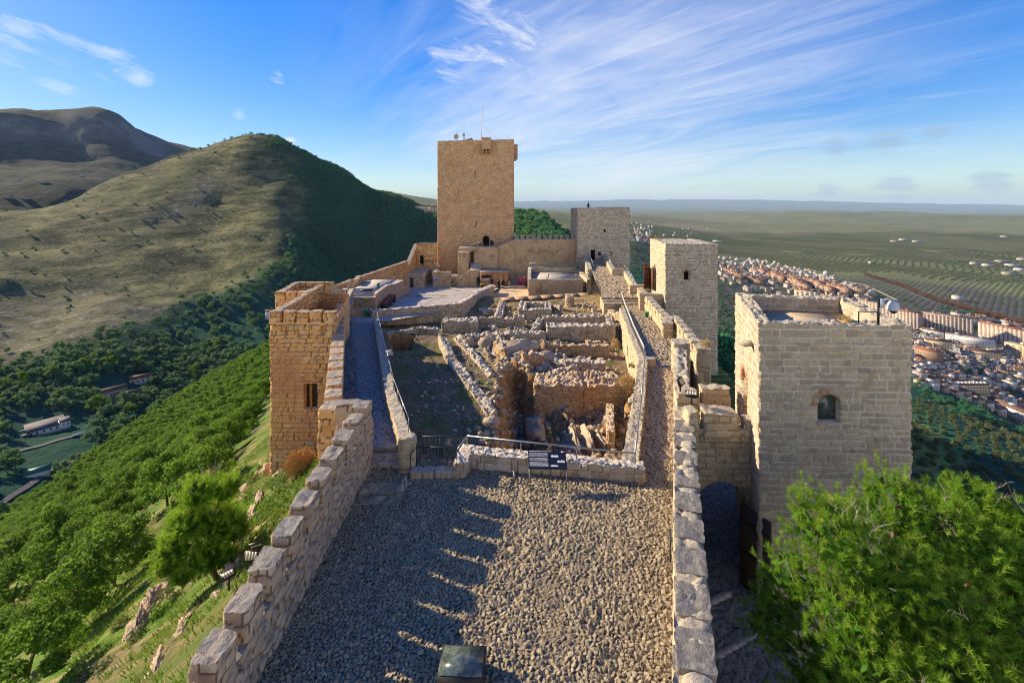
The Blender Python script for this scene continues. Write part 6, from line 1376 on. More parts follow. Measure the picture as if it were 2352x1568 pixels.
def olives():
    g=np.random.default_rng(31); pr=[olive_proto(k) for k in range(3)]; far=[]
    for k in range(2):
        r=olive_proto(50+k,4.6,9,.85); far.append(merged('olive_shape',r))
        for c in list(r.children): bpy.data.objects.remove(c)
        bpy.data.objects.remove(r)
    X,Y=jgrid(110,640,120,520,9.5,g,.5); Z=H(X,Y); p=np.stack([X,Y,Z],1); px,py=proj(p); r=np.hypot(X,Y)
    ok=(px>2085)&(px<2420)&(py>np.interp(px,[2080,2352,2420],[905,1008,1035]))&(py<1330)&(r>165); q=p[ok]; q=q[np.argsort(np.linalg.norm(q,axis=1))][:290]
    for i,a in enumerate(q):
        s=float(g.uniform(.8,1.3)); loc=a-[0,0,.2]
        if i<3: o=pr[i]; WL[o.name]=loc; o.location=tuple(loc); o.scale=(s,)*3; tag(o,'grey-green olive tree in the grove on the lower slope between castle and town','olive tree','olive trees on the lower slope')
        else: copy_tree(pr[i%3],loc,g.uniform(0,6),s)
    # groves over the plain in rows
    allp=[];
    for gi,(x0,x1,y0,y1,ang,sp) in enumerate(((300,2600,1350,2300,.5,9),(300,3600,2300,3400,-.35,10))):
        L=4200; a=np.arange(-L/2,L/2,sp); A,B=np.meshgrid(a,np.arange(-L/2,L/2,sp*2.5)); 
        A=A+g.normal(size=A.shape)*.9;B=B+g.normal(size=B.shape)*.9; cx,cy=(x0+x1)/2,(y0+y1)/2; bend=26*np.sin(A/170+gi)+18*np.sin(A/67+B/300)
        X=cx+A*math.cos(ang)-(B+bend)*math.sin(ang); Y=cy+A*math.sin(ang)+(B+bend)*math.cos(ang); X=X.ravel();Y=Y.ravel()
        m=(X>x0)&(X<x1)&(Y>y0)&(Y<y1); X=X[m];Y=Y[m]; px=CX+X/Y*F; m=(px>1440)&(px<2480)&(fbm(X/300,Y/300,3,9)>-.40); X=X[m];Y=Y[m]
        Z=H2(X,Y); py=HY-Z/Y*F; px=CX+X/Y*F; edge=np.interp(px,[1440,1650,1900,2060,2150,2352,2480],[548,588,632,632,650,730,760]); m=py<edge-6; allp.append(np.stack([X,Y,Z],1)[m])
    q=np.vstack(allp); print('olives',len(q)); scatter('olive_grove',q-[0,0,.3],far,g.uniform(.85,1.3,len(q)))
    return far
OLF=olives()
# ------------------------------------------------------------------ needle pines close by
def needle_pine(base,h,clumps,ntw,label,seed,nn=34,nl=.16,nw=.006,mat='pinebig',trunk_to=None,dead=0,inner=900,twl=.32,r=.16):
    g=np.random.default_rng(seed); base=np.asarray(base,float); t=thing('pine_tree',base,label,'pine tree')
    m=MB(); top=np.mean([c[0] for c in clumps],0)*.6+np.array([base[0],base[1],base[2]+h*.8])*.4
    spine=[base+(top-base)*k/5+g.normal(size=3)*.08*(k>0) for k in range(6)]
    for a,b,k in zip(spine[:-1],spine[1:],range(5)): m.cyl(a,b,r*(1-.13*k),r*(1-.13*(k+1)),9,caps=False)
    T=[];D=[];Rn=[]
    w=np.array([c[1]**2 for c in clumps]); w/=w.sum()
    for (c,rad),wt in zip(clumps,w):
        c=np.asarray(c,float); s=spine[int(np.clip((c[2]-base[2])/h*5,1,5))]; mid=(s+c)/2+g.normal(size=3)*.15
        m.cyl(s,mid,r*.4,r*.28,6,caps=False); m.cyl(mid,c,r*.28,r*.12,6,caps=False)
        n=int(ntw*wt); v=g.normal(size=(n,3)); v[:,2]+=.35; v/=np.linalg.norm(v,axis=1)[:,None]; lump=1+.28*np.sin(v[:,0]*6+rad*7)*np.sin(v[:,1]*7+rad*3)+.15*np.sin(v[:,2]*9+rad)
        q=c+v*(rad*lump*(g.uniform(.55,1,n)**.4))[:,None]*np.array([1,1,.82]); T.append(q)
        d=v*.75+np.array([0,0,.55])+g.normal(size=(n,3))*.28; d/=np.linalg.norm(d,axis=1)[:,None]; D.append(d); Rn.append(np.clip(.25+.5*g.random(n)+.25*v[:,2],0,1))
        for j in range(max(3,n//40)): e=q[g.integers(0,n)]; m.cyl(c,e,.018,.008,4,caps=False)
    m.build('trunk',M['bark'],t)
    T=np.vstack(T);D=np.vstack(D);Rn=np.concatenate(Rn); n=len(T)
    tt=np.repeat(T,nn,0);dd=np.repeat(D,nn,0); s=g.uniform(0,1,n*nn)[:,None]; off=g.normal(size=(n*nn,3)); off-=dd*(off*dd).sum(1)[:,None]; off/=np.linalg.norm(off,axis=1)[:,None]
    o=tt+dd*(s-.6)*twl; nd_=dd*.75+off*.75; nd_/=np.linalg.norm(nd_,axis=1)[:,None]; side=np.cross(nd_,g.normal(size=(n*nn,3))); side/=np.linalg.norm(side,axis=1)[:,None]; L=nl*g.uniform(.7,1.2,n*nn)[:,None]
    V=np.stack([o-side*nw,o+side*nw,o+nd_*L],1).reshape(-1,3); rr=np.repeat(np.clip(np.repeat(Rn,nn)+g.normal(size=n*nn)*.06,0,1),3)
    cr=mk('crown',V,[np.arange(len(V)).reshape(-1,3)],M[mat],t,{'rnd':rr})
    C=[];N=[]
    for (c,rad),wt in zip(clumps,w):
        k=int(inner*wt); v=g.normal(size=(k,3)); v/=np.linalg.norm(v,axis=1)[:,None]; C.append(np.asarray(c)+v*rad*.72*np.array([1,1,.8])*(g.uniform(.4,1,k)**.4)[:,None]); N.append(v)
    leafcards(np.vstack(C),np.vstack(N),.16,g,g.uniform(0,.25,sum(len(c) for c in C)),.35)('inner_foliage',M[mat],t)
    if dead:
        m=MB()
        for k in range(dead):
            c,rad=clumps[g.integers(0,len(clumps))]; p=np.asarray(c)+np.array([g.uniform(-.6,.6),g.uniform(-1,-.2),g.uniform(.2,.7)])*rad; d=np.array([g.normal()*.5,g.normal()*.4-.2,.7])
            for j in range(5):
                q=p+d*.10; m.cyl(p,q,.010-.0015*j,.009-.0015*j,4,caps=False)
                for _ in range(2): e=q+(d+g.normal(size=3)*.6)*.10; m.cyl(q,e,.005,.003,3,caps=False)
                p=q; d=d+g.normal(size=3)*.22
        m.build('dead_twigs',M['deadwood'],t)
    return t
def near_pines():
    Y=12.0
    spec=[(1900,1215,11.7,1.05),(2060,1160,12.6,1.1),(2000,1290,11.6,1.3),(2160,1230,12.2,1.35),(2290,1290,12.2,1.3),(2120,1390,11.3,1.5),(2330,1440,11.4,1.4),(1960,1420,11.0,1.1),(2010,1530,10.5,1.25),(2200,1540,10.6,1.5),(1830,1320,12.4,.85),(1770,1440,12.8,.75),(1790,1365,13.0,.75),(1860,1520,12.0,.8),(2420,1350,12.6,1.5),(2420,1560,11.4,1.6),(2080,1690,10.4,1.5),(1880,1640,11.2,.9),(2300,1700,10.6,1.6),(2230,1150,13.3,.75),(2330,1215,12.9,.95),(2380,1270,12.7,1.2),(2400,1450,11.9,1.3)]
    cl=[(P(a,b,y),r) for a,b,y,r in spec]
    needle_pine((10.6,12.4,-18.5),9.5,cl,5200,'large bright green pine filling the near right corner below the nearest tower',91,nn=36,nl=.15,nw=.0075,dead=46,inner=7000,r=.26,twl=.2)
    b=ray_ground(500,1325); s=b[1]/20.
    spec=[(455,1130,0,.72),(520,1120,.3,.62),(430,1200,-.2,.85),(500,1200,.2,.95),(400,1260,-.3,.75),(545,1215,.5,.6),(470,1280,-.2,.8),(385,1300,-.3,.55),(425,1320,-.4,.5),(520,1280,.2,.6)]
    cl=[(P(a,c,b[1]+dy),r*s) for a,c,dy,r in spec]
    needle_pine(b-[0,0,.2],4.6*s,cl,1700,'bright feathery pine leaning on the grassy slope close to the parapet',92,nn=30,nl=.17*s,nw=.009*s,inner=2600,r=.12*s,dead=3)
near_pines()
def bare_tree(px,py,h,label,seed):
    q=ray_ground(px,py); g=np.random.default_rng(seed); t=thing('bare_tree',q,label,'bare tree','bare trees on the slope'); m=MB(); tips,_=limbs(m,q,h,g,n=8,r=.07,start=.3,spread=.34)
    m.build('trunk',M['deadwood'],t); m=MB()
    for p in tips:
        for k in range(9): d=g.normal(size=3)+[0,0,.6]; m.cyl(p,p+d*.45,.012,.006,3,caps=False)
    m.build('twigs',M['deadwood'],t)
bare_tree(345,1110,4.5,'leafless grey-brown tree among the green pines in the middle of the slope',5)
bare_tree(480,1185,3.0,'leafless thin tree behind the bright feathery pine',6)
bare_tree(190,1265,3.6,'bleached leafless tree lowest among the slope pines',7)
# ------------------------------------------------------------------ ground cover and rocks outside the parapet
def slope_cover():
    g=np.random.default_rng(77); V=[];T=[];rn=[]
    n=60000; X=g.uniform(-30,-6.4,n); Y=g.uniform(6,38,n); Z=H1(X,Y); p=np.stack([X,Y,Z],1); px,py=proj(p)
    ok=(px>120)&(px<760)&(py>930)&(py<1640)&(fbm(X/.9,Y/.55+X*.2,3,4)>-.02)&(X<np.interp(Y,[6,18,24,30,38],[-6.4,-6.4,-9.3,-16.4,-20.2])); p=p[ok]; k=len(p)
    d=np.stack([-.5+.4*g.normal(size=k),.3*g.normal(size=k),1.0+.2*g.normal(size=k)],1); L=g.uniform(.10,.24,k)[:,None]; s=np.cross(d,g.normal(size=(k,3))); s/=np.linalg.norm(s,axis=1)[:,None]
    V=np.stack([p-s*.022,p+s*.022,p+d*L],1).reshape(-1,3); rr=np.repeat(np.clip(.35+.9*fbm(p[:,0]/2.5,p[:,1]/.9,3,6)+.12*g.normal(size=k),0,1),3)
    o=mk('grass',V,[np.arange(3*k).reshape(k,3)],M['grass'],None,{'rnd':rr},origin=False); o['kind']='stuff'
    n=26000; X=g.uniform(-16,-6.3,n); Y=g.uniform(9,27,n); Z=H1(X,Y); p=np.stack([X,Y,Z],1); px,py=proj(p)
    line=np.interp(py,[940,1000,1100,1200,1300,1360],[735,715,690,640,585,560]); ok=(px<line+35)&(px>line-75)&(py>950)&(py<1330)&(fbm(X/.7,Y/.7,3,14)>-.12); p=p[ok]; k=len(p)
    v=np.tile([-.6,-.1,.8],(k,1)); f=leafcards(p+[0,0,.08]+g.normal(size=(k,3))*.04,v,.07,g,None,.8); o=f('ivy',M['ivy']); o['kind']='stuff'
slope_cover()
def slope_rocks():
    labs=['tan rock rib under the parapet beside the twin floodlights','upper tan rock slab running down the grass slope','long tan rock slab in the middle of the grass slope','tan rock above the bright feathery pine','broken tan crag standing up from the lower slope','second crag joined to the broken tan crag','small tan rock among the grass near the bottom','pale rock edge under the orange tower','pale rock below the golden dry bush','rock rib beside the first merlons','lowest tan rock at the bottom of the slope','grey rock at the edge of the slope pines']
    sp=[(598,1150,.75,(.5,1.6,.6),.5),(575,1195,.8,(.45,1.9,.6),.5),(545,1270,.9,(.45,2.0,.5),.5),(610,1075,.6,(.6,1.4,.6),.4),(345,1385,.75,(.6,1.2,1.1),.5),(320,1440,.65,(.6,1.3,1.2),.6),(420,1440,.4,(.6,1.5,.5),.5),(640,1090,.5,(.7,1.2,.6),.4),(670,1040,.45,(.7,1.3,.6),.4),(530,1330,.8,(.4,1.8,.5),.5),(360,1530,.5,(.5,1.8,.5),.5),(405,1250,.5,(.6,1.3,.6),.4)]
    for k,((px,py,r,sq,rz),l) in enumerate(zip(sp,labs)):
        q=ray_ground(px,py)
        m=MB(); m.rock(q-[0,0,r*.35],r*.95,sq,seed=900+k,n=22,rz=rz); m.rock(q+[r*.35,-r*.8,-r*.45],r*.75,(sq[0]*1.2,sq[1]*.7,sq[2]),seed=950+k,n=18,rz=rz+.5); m.rock(q+[-r*.3,r*.9,-r*.3],r*.55,sq,seed=980+k,n=14,rz=rz-.4); tag(m.build('rock_outcrop',M['tanrock']),l,'rock','tan rocks on the grass slope')
slope_rocks()
def ribs():
    g=np.random.default_rng(17)
    for k in range(16):
        t=k/15; px=612+(300-612)*t+g.uniform(-14,14); py=1060+(1470-1060)*t+g.uniform(-12,12); q=ray_ground(px,py); r=g.uniform(.35,.75)
        m=MB()
        for j in range(3): m.rock(q+g.normal(size=3)*[.3,.5,.1]*r-[0,0,r*.4],r*g.uniform(.6,1),(g.uniform(.4,.8),g.uniform(1.1,1.9),.55),seed=1200+5*k+j,n=16,rz=.5+g.normal()*.25)
        tag(m.build('rock_outcrop',M['tanrock']),'tan rib of bare rock in the broken line edging the grass slope','rock','rock ribs along the grass slope')
    for k in range(26):
        px=g.uniform(150,600); py=np.interp(px,[150,300,450,600],[1560,1440,1260,1080])+g.uniform(-25,60); q=ray_ground(px,py)
        shrub('shrub',q,g.uniform(.25,.5),M['pine'] if k%2 else M['olive'],'low green shrub scattered over the grass slope below the parapet',n=170,seed=40+k,leaf=.06,group='low shrubs on the grass slope')
ribs()
# ------------------------------------------------------------------ houses and town
def facade(name,cols,glass=(.05,.055,.06),pu=3.0,pv=3.0,wu=(.3,.68),wv=(.32,.78),band=None,vary=True):
    m,nt,b=newmat(name); tc=nd(nt,'ShaderNodeTexCoord').outputs['Object']; g=nd(nt,'ShaderNodeNewGeometry')
    s=nd(nt,'ShaderNodeSeparateXYZ'); nt.links.new(tc,s.inputs[0]); ob=nd(nt,'ShaderNodeVectorTransform',vector_type='NORMAL',convert_from='WORLD',convert_to='OBJECT'); nt.links.new(g.outputs['Normal'],ob.inputs[0])
    sn=nd(nt,'ShaderNodeSeparateXYZ'); nt.links.new(ob.outputs[0],sn.inputs[0]); side=math_(nt,'GREATER_THAN',math_(nt,'ABSOLUTE',sn.outputs[0]),.7)
    u=math_(nt,'ADD',math_(nt,'MULTIPLY',s.outputs[1],side),math_(nt,'MULTIPLY',s.outputs[0],math_(nt,'SUBTRACT',1,side)))
    fu=math_(nt,'FRACT',math_(nt,'ADD',math_(nt,'DIVIDE',u,pu),50)); fv=math_(nt,'FRACT',math_(nt,'DIVIDE',s.outputs[2],pv))
    def inr(x,a,c): return math_(nt,'MULTIPLY',math_(nt,'GREATER_THAN',x,a),math_(nt,'LESS_THAN',x,c))
    w=math_(nt,'MULTIPLY',inr(fu,*wu),inr(fv,*wv)); w=math_(nt,'MULTIPLY',w,math_(nt,'LESS_THAN',math_(nt,'ABSOLUTE',sn.outputs[2]),.5))
    oi=nd(nt,'ShaderNodeObjectInfo').outputs['Random']; k=len(cols); c=ramp(nt,oi,[(i/max(1,k-1),cols[i]) for i in range(k)],'CONSTANT' if k>2 else 'LINEAR')
    if band is not None: c=mix(nt,math_(nt,'MULTIPLY',math_(nt,'LESS_THAN',fv,.26),math_(nt,'LESS_THAN',math_(nt,'ABSOLUTE',sn.outputs[2]),.5)),c,band)
    c=mix(nt,ramp(nt,noise(nt,tc,.35,4),[(.4,0),(.7,.25)]),c,(.2,.17,.14)); c=mix(nt,w,c,glass)
    nt.links.new(c,b.inputs['Base Color']); b.inputs['Roughness'].default_value=.85; b.inputs['Specular IOR Level'].default_value=.2; return m
M['house']=facade('rendered_house_walls',[(.5,.49,.47),(.44,.4,.35),(.56,.55,.54),(.4,.34,.26),(.52,.51,.5)],pu=2.9,pv=2.9)
M['brickflat']=facade('brick_apartment_walls',[(.38,.215,.155),(.42,.25,.18)],pu=3.4,pv=3.0,wu=(.18,.75),band=(.5,.43,.38))
M['paleflat']=facade('pale_apartment_walls',[(.60,.5,.34),(.55,.43,.28)],pu=3.2,pv=3.0)
M['brownflat']=facade('brown_apartment_walls',[(.30,.20,.14),(.36,.26,.18),(.27,.18,.14)],pu=3.2,pv=3.0)
M['whiteflat']=facade('white_apartment_walls',[(.66,.64,.6),(.7,.68,.65)],pu=3.3,pv=3.0,wu=(.1,.85),wv=(.4,.8))
M['tile']=plain('old_roof_tiles',(.15,.085,.06),.9,var=.4,scale=.35); M['redtile']=plain('red_roof_tiles',(.2,.085,.058),.9,var=.3,scale=.35); M['flatroof']=plain('flat_terrace_roof',(.27,.23,.2),.9,var=.35,scale=.25)
M['shedroof']=plain('pale_shed_roof',(.26,.27,.28),.7,var=.15,scale=.2); M['villaroof']=plain('grey_violet_roof',(.10,.095,.115),.85,var=.2,scale=.5); M['greenroof']=plain('green_sheet_roof',(.02,.14,.13),.6,var=.1)
M['asphalt']=plain('asphalt',(.10,.10,.105),.95,var=.25,scale=.3); M['drive']=plain('grey_forecourt',(.11,.11,.12),.95,var=.2,scale=.3)
def proto(name,parts):
    root=bpy.data.objects.new(name,None); COL.objects.link(root); WL[root.name]=np.zeros(3)
    for n,m,mat in parts: m.build(n,M[mat],root)
    return root
def gable(w,d,h,rise,ov=.4):
    m=MB(); a=w/2+ov;b=d/2+ov
    v=[(-a,-b,h),(a,-b,h),(a,b,h),(-a,b,h),(-a,0,h+rise),(a,0,h+rise)]
    m.add(v,[(0,1,5,4),(2,3,4,5),(3,2,1,0)],[(1,2,5),(3,0,4)]); return m
def walls(w,d,h): m=MB(); m.box((0,0,h/2-.75),(w,d,h+1.5)); return m
def flat(w,d,h,par=.5,box=None):
    m=MB(); m.box((0,0,h+.06),(w-.5,d-.5,.1)); return m
def chimneys(w,d,h,g):
    m=MB()
    for k in range(2): m.box((g.uniform(-w*.3,w*.3),g.uniform(-d*.2,d*.2),h+1.6),(.8,.8,1.9))
    return m
def mkhouse(kind,g):
    if kind=='gable': w,d,h=g.uniform(8,12),g.uniform(7.5,10),g.uniform(5.5,8.5); return proto('house',[('walls',walls(w,d,h),'house'),('roof',gable(w,d,h,g.uniform(1.3,2.0)),g.choice(['tile','tile','redtile'])),('chimney',chimneys(w,d,h,g),'house')])
    w,d,h=g.uniform(8,12),g.uniform(8,10),g.uniform(6,9.5); m=MB(); m.box((w*.15,d*.1,h+1.2),(w*.45,d*.5,2.4)); return proto('house',[('walls',walls(w,d,h),'house'),('roof',flat(w,d,h),'flatroof'),('roof_room',m,'house')])
def settle(o,loc,rz,label,cat,group): WL[o.name]=np.asarray(loc,float); o.location=tuple(loc); o.rotation_euler=(0,0,rz); return tag(o,label,cat,group)
def town():
    g=np.random.default_rng(8); PR=[mkhouse('gable',g) for k in range(6)]+[mkhouse('flat',g) for k in range(4)]; first=[True]*10
    def put(k,loc,rz,s,lab,grp):
        if first[k]: first[k]=False; o=settle(PR[k],loc,rz,lab,'house',grp); o.scale=(s,)*3
        else: copy_tree(PR[k],loc,rz,s,lab,grp)
    n=0
    lab='small white or cream town house crowded in the shaded low quarter below the castle'
    X=[]
    for r_ in range(17):
        y=476+r_*21+ (6 if r_%2 else 0); x=y*.80
        while x<y*1.16:
            w=g.uniform(10,13.5); px=CX+F*x/y; z=hz(x,y); py=HY-z/y*F
            lim=np.interp(px,[2080,2352,2460],[872,985,1010])
            if 2065<px<2425 and py<lim and g.random()<.93 and not (abs(x-y*.0-(640+ (y-600)*.1))<7): X.append((y,x,z))
            x+=w
    X.sort()
    for y,x,z in X[:215]: put(int(g.integers(0,10)),(x,y,z-.3),.13+g.integers(0,4)*math.pi/2+g.normal()*.04,g.uniform(.85,1.2),lab,'houses of the low quarter'); n+=1
    # white estate at the edge of the groves
    lab='white cubic house in the long row of villas at the edge of the olive groves'
    for k in range(78):
        px=1640+ (k+g.uniform(-.4,.4))*3.6; py=np.interp(px,[1640,1760,1910],[598,606,640])+g.uniform(-6,9); q=ray_ground(px,py,900)
        if q is not None: put(6+int(g.integers(0,4)),q-[0,0,.3],g.uniform(0,1.5),g.uniform(.9,1.35),lab,'white villas by the groves')
    # far settlement seen between the towers
    for k in range(24):
        px=g.uniform(1450,1498) if k<16 else g.uniform(1500,1640); py=g.uniform(507,548) if k<16 else g.uniform(525,545); q=ray_ground(px,py,900)
        if q is not None: put(6+int(g.integers(0,4)),q-[0,0,.3],g.uniform(0,1.5),g.uniform(.9,1.6),'distant pale building in the far settlement seen between the towers','far settlement')
    # apartment slabs
    def slab(pa,pb,h,dep,mat,roof,label,grp='apartment blocks of the town',bal=0,balmat='white'):
        a=ray_ground(*pa,300)
        if a is None: return
        b=G(pb[0],pb[1],a[2])
        d=b-a; L=math.hypot(d[0],d[1]); rz=math.atan2(d[1],d[0]); c=(a+b)/2; nx=np.array([-math.sin(rz),math.cos(rz)])
        if nx@c[:2]<0: nx=-nx
        c[:2]+=nx*dep/2; loc=np.array([c[0],c[1],min(a[2],b[2])-1]); t=thing('apartment_block',loc,label,'apartment block',grp); t.rotation_euler=(0,0,rz)
        sg=-1 if nx@np.array([-math.sin(rz),math.cos(rz)])>0 else 1
        def part(n,m,mt,par=t):
            o=m.build(n,M[mt],None); o.parent=par; return o
        m=MB(); m.box((0,0,h/2),(L,dep,h)); part('walls',m,mat)
        if roof in('tile','redtile'): part('roof',gable(L,dep,h,2.2,.5),roof)
        else: m=MB(); m.box((0,0,h+.15),(L+.4,dep+.4,.3)); part('roof',m,roof)
        m=MB()
        for k in range(max(1,int(L/22))): m.box((-L/2+L*(k+.5)/max(1,int(L/22)),0,h+1.6),(5,4.5,3.0))
        part('stair_head',m,mat)
        if bal:
            for k in range(bal):
                m=MB(); u=-L/2+L*(k+.5)/bal
                for f in range(int(h/3)): m.box((u,sg*(dep/2+.5),2.2+3*f),(L/bal*.55,1.0,1.05))
                part('balcony_column',m,balmat)
    S=slab
    S((1971,725),(2066,744),30,15,'brickflat','flatroof','long brick apartment slab with white balconies right of the nearest tower\'s roof',bal=12)
    S((2048,748),(2112,760),30,15,'brickflat','redtile','brick apartment slab ending in a dark gable beside the tower corner',bal=8)
    S((2117,758),(2236,774),31,15,'brickflat','flatroof','broad sunlit brick apartment slab in the middle of the town',bal=13)
    S((2246,778),(2370,806),30,15,'brickflat','redtile','sunlit brick apartment slab at the right edge above the white banded block',bal=12)
    S((2172,790),(2286,806),17,13,'whiteflat','flatroof','long white block with horizontal bands before the brick slabs',bal=0)
    S((2112,768),(2168,778),11,12,'whiteflat','tile','small white apartment house with a tiled roof behind the tower corner')
    S((2306,822),(2380,840),26,16,'paleflat','flatroof','ochre apartment block with rows of windows at the right edge',bal=5,balmat='brownflat')
    S((2125,800),(2186,808),15,13,'paleflat','tile','cream apartment house with stepped roofs near the tower corner')
    S((2100,822),(2150,836),16,15,'brownflat','redtile','reddish brick apartment house in shade next to the tower')
    S((2195,812),(2300,826),10,12,'paleflat','tile','long cream terrace with a row of small gables in the shade')
    S((1824,684),(1878,690),20,14,'paleflat','redtile','cream apartment block with a red roof behind the nearest tower\'s parapet',bal=5)
    S((1945,676),(1985,682),18,14,'brownflat','flatroof','grey brown block above the parapet of the nearest tower')
    S((1930,706),(1972,722),17,14,'brickflat','redtile','red brick house row left of the long brick slab',bal=5)
    S((1880,690),(1930,706),11,14,'whiteflat','redtile','low white building with red roofs behind the nearest tower')
    rows=[((1725,628),(1800,650)),((1770,634),(1840,660)),((1800,646),(1850,672)),((1845,652),(1905,676)),((1880,660),(1945,682))]
    nm=0
    for (ax,ay),(bx,by) in rows:
        for t in range(5):
            x0=ax+(bx-ax)*t/5; y0=ay+(by-ay)*t/5; S((x0,y0),(x0+(bx-ax)*.16,y0+(by-ay)*.16),g.uniform(14,21),g.uniform(12,16),['brownflat','brickflat'][nm%2],['tile','redtile','tile'][nm%3],'brown apartment block among the close rows below the white villas','brown apartment rows'); nm+=1
    S((1700,640),(1745,652),9,10,'brownflat','redtile','row of small red brick houses behind the middle tower')
    S((1660,622),(1700,640),9,10,'brownflat','redtile','second row of red brick houses behind the middle tower')
    for k in range(26):
        px=g.uniform(2120,2360); q=ray_ground(px,np.interp(px,[2110,2360],[722,768])+g.uniform(-14,10),300)
        if q is not None: put(int(g.integers(0,6)),q-[0,0,.3],.2+g.integers(0,2)*1.57,g.uniform(1.1,1.7),'tile-roofed house in the quarter behind the sunlit brick slabs','houses behind the brick slabs')
    # long terrace in front of the low quarter
    a=ray_ground(2108,868,300);b=ray_ground(2262,925,300)
    if a is not None and b is not None:
        d=b-a;L=math.hypot(d[0],d[1]);rz=math.atan2(d[1],d[0]); t=thing('terraced_row',(a+b)/2-[0,0,1],'long ochre terraced row with red roof and white dormers before the low quarter','terraced houses'); t.rotation_euler=(0,0,rz)
        for n_,m,mt in (('walls',walls(L,10,9),'paleflat'),('roof',gable(L,10,9,2.4,.5),'redtile')): o=m.build(n_,M[mt],None); o.parent=t
        for k in range(18): m=MB(); m.box((-L/2+L*(k+.5)/18,-2.2,10.6),(2.0,2.2,1.9)); o=m.build('dormer',M['white'],None); o.parent=t
    a=[(2300,945),(2352,975)]
    S((2266,930),(2362,972),9,12,'whiteflat','tile','long white and brown hall at the right end of the ochre terrace',grp=None)
    # sheds and farms on the plain
    for k,(px,py,L,w,l) in enumerate(((2240,608,40,16,'orange-ended white shed among the olive groves'),(2268,612,36,16,'second white shed of the industrial estate'),(2300,603,50,18,'long pale shed at the back of the industrial estate'),(2325,612,50,18,'broad white shed of the industrial estate'),(2345,622,44,16,'white shed nearest in the industrial estate'),(2318,632,46,16,'grey-white shed at the front of the industrial estate'),(2350,598,50,18,'last white shed of the industrial estate at the picture edge'),(2080,552,90,22,'row of pale greenhouses on the far plain'),(2060,556,80,18,'lower row of pale greenhouses on the far plain'),(2110,556,80,18,'right-hand row of pale greenhouses on the far plain'),(1648,556,60,25,'white farm shed behind the middle tower'),(2000,606,14,12,'small white farmhouse in the olive groves'),(2310,545,60,30,'white shed on the far right of the plain'),(2200,688,22,14,'white farmhouse at the edge of the groves right of the tree road'))):
        q=ray_ground(px,py,900)
        if q is None: continue
        t=thing('farm_shed',q-[0,0,.5],l,'shed','sheds and farms on the plain'); t.rotation_euler=(0,0,g.uniform(-.3,.1))
        for n_,m,mt in (('walls',walls(L*.8,w,9),'house'),('roof',gable(L*.8,w,9,2.5,.3),'shedroof')): o=m.build(n_,M[mt],None); o.parent=t
    mh=[merged('house_shape',PR[k]) for k in range(10)]
    Q_=[]
    for k in range(330):
        px=g.uniform(1652,2000); py=np.interp(px,[1652,1760,1910,2000],[604,614,648,668])+abs(g.normal())*22; q=ray_ground(px,py,500)
        if q is not None and py<np.interp(px,[1652,1690,2000],[650,672,700]): Q_.append(q)
    for k in range(170):
        px=g.uniform(2100,2385); q=ray_ground(px,np.interp(px,[2100,2385],[785,838])+g.uniform(-10,34),300); (Q_.append(q) if q is not None else None)
    for k in range(70):
        px=g.uniform(1446,1500); q=ray_ground(px,g.uniform(515,560),600); (Q_.append(q) if q is not None else None)
    scatter('town_houses',np.array(Q_)-[0,0,.3],mh,g.uniform(.8,1.5,len(Q_)))
    # trees of the town
    P_=[]
    for k in range(900):
        px=g.uniform(1650,2380); py=g.uniform(610,760); q=None
        if py<np.interp(px,[1650,1990,2110,2380],[690,705,740,790]) and py>np.interp(px,[1650,1900,2380],[618,655,740]) and fbm(np.array([px/40]),np.array([py/14]),2,3)[0]>.02: q=ray_ground(px,py,500)
        if q is not None: P_.append(q)
    for k in range(110): q=ray_ground(g.uniform(2100,2370),g.uniform(830,960),300); (P_.append(q) if q is not None else None)
    for k in range(60):
        px=g.uniform(2100,2352); q=ray_ground(px,np.interp(px,[2100,2352],[892,1003])+g.uniform(-8,8),300); (P_.append(q) if q is not None else None)
    for k in range(420): q=ray_ground(g.uniform(1640,1705),g.uniform(640,905),90); (P_.append(q) if q is not None else None)
    for k in range(160): q=ray_ground(g.uniform(1448,1500),g.uniform(560,640),200); (P_.append(q) if q is not None else None)
    scatter('town_trees',np.array(P_)-[0,0,.5],DK+OLF,g.uniform(.6,1.15,len(P_)))
    P_=[]
    for t in np.linspace(0,1,420):
        px=1985+t*400; py=np.interp(px,[1985,2060,2150,2260,2385],[632,654,690,722,752]); q=ray_ground(px,py+g.uniform(-3,3),500)
        if q is not None: P_.append(q)
    br=pine_proto(400,8,'bare',8,1.3,60,.3); bo=merged('bare_plane_shape',br)
    for c in list(br.children): bpy.data.objects.remove(c)
    bpy.data.objects.remove(br); scatter('avenue_trees',np.array(P_)-[0,0,.3],[bo],g.uniform(.8,1.2,len(P_)))
    for k,(px,py,l) in enumerate(((1902,664,'dark slim cypress left of the sports ground'),(1908,668,'second dark cypress left of the sports ground'),(1974,690,'dark cypress before the sports ground'),(2001,686,'cypress at the right of the sports ground'),(2020,690,'slim cypress right of the sports ground, nearest the tree road'),(2265,955,'dark cypress beside the ochre terrace, first of three'),(2272,962,'dark cypress beside the ochre terrace, second of three'),(2258,950,'dark cypress beside the ochre terrace, third of three'))):
        q=ray_ground(px,py,300); gg=np.random.default_rng(k); h=11; v=gg.normal(size=(420,3)); v/=np.linalg.norm(v,axis=1)[:,None]; c=q+v*np.array([1.2,1.2,h/2])+[0,0,h/2]
        t=thing('cypress',q,l,'cypress','cypresses of the town'); leafcards(c,v,.4,gg)('crown',M['cypress'],t); m=MB(); m.cyl(q-[0,0,.5],q+[0,0,3],.2,.15,6); m.build('trunk',M['bark'],t)
    print('houses',n)
M['bare']=leafmat('bare_brown_twigs',[(.16,.09,.05),(.22,.13,.075)],.1,(.3,.2,.1))
town()
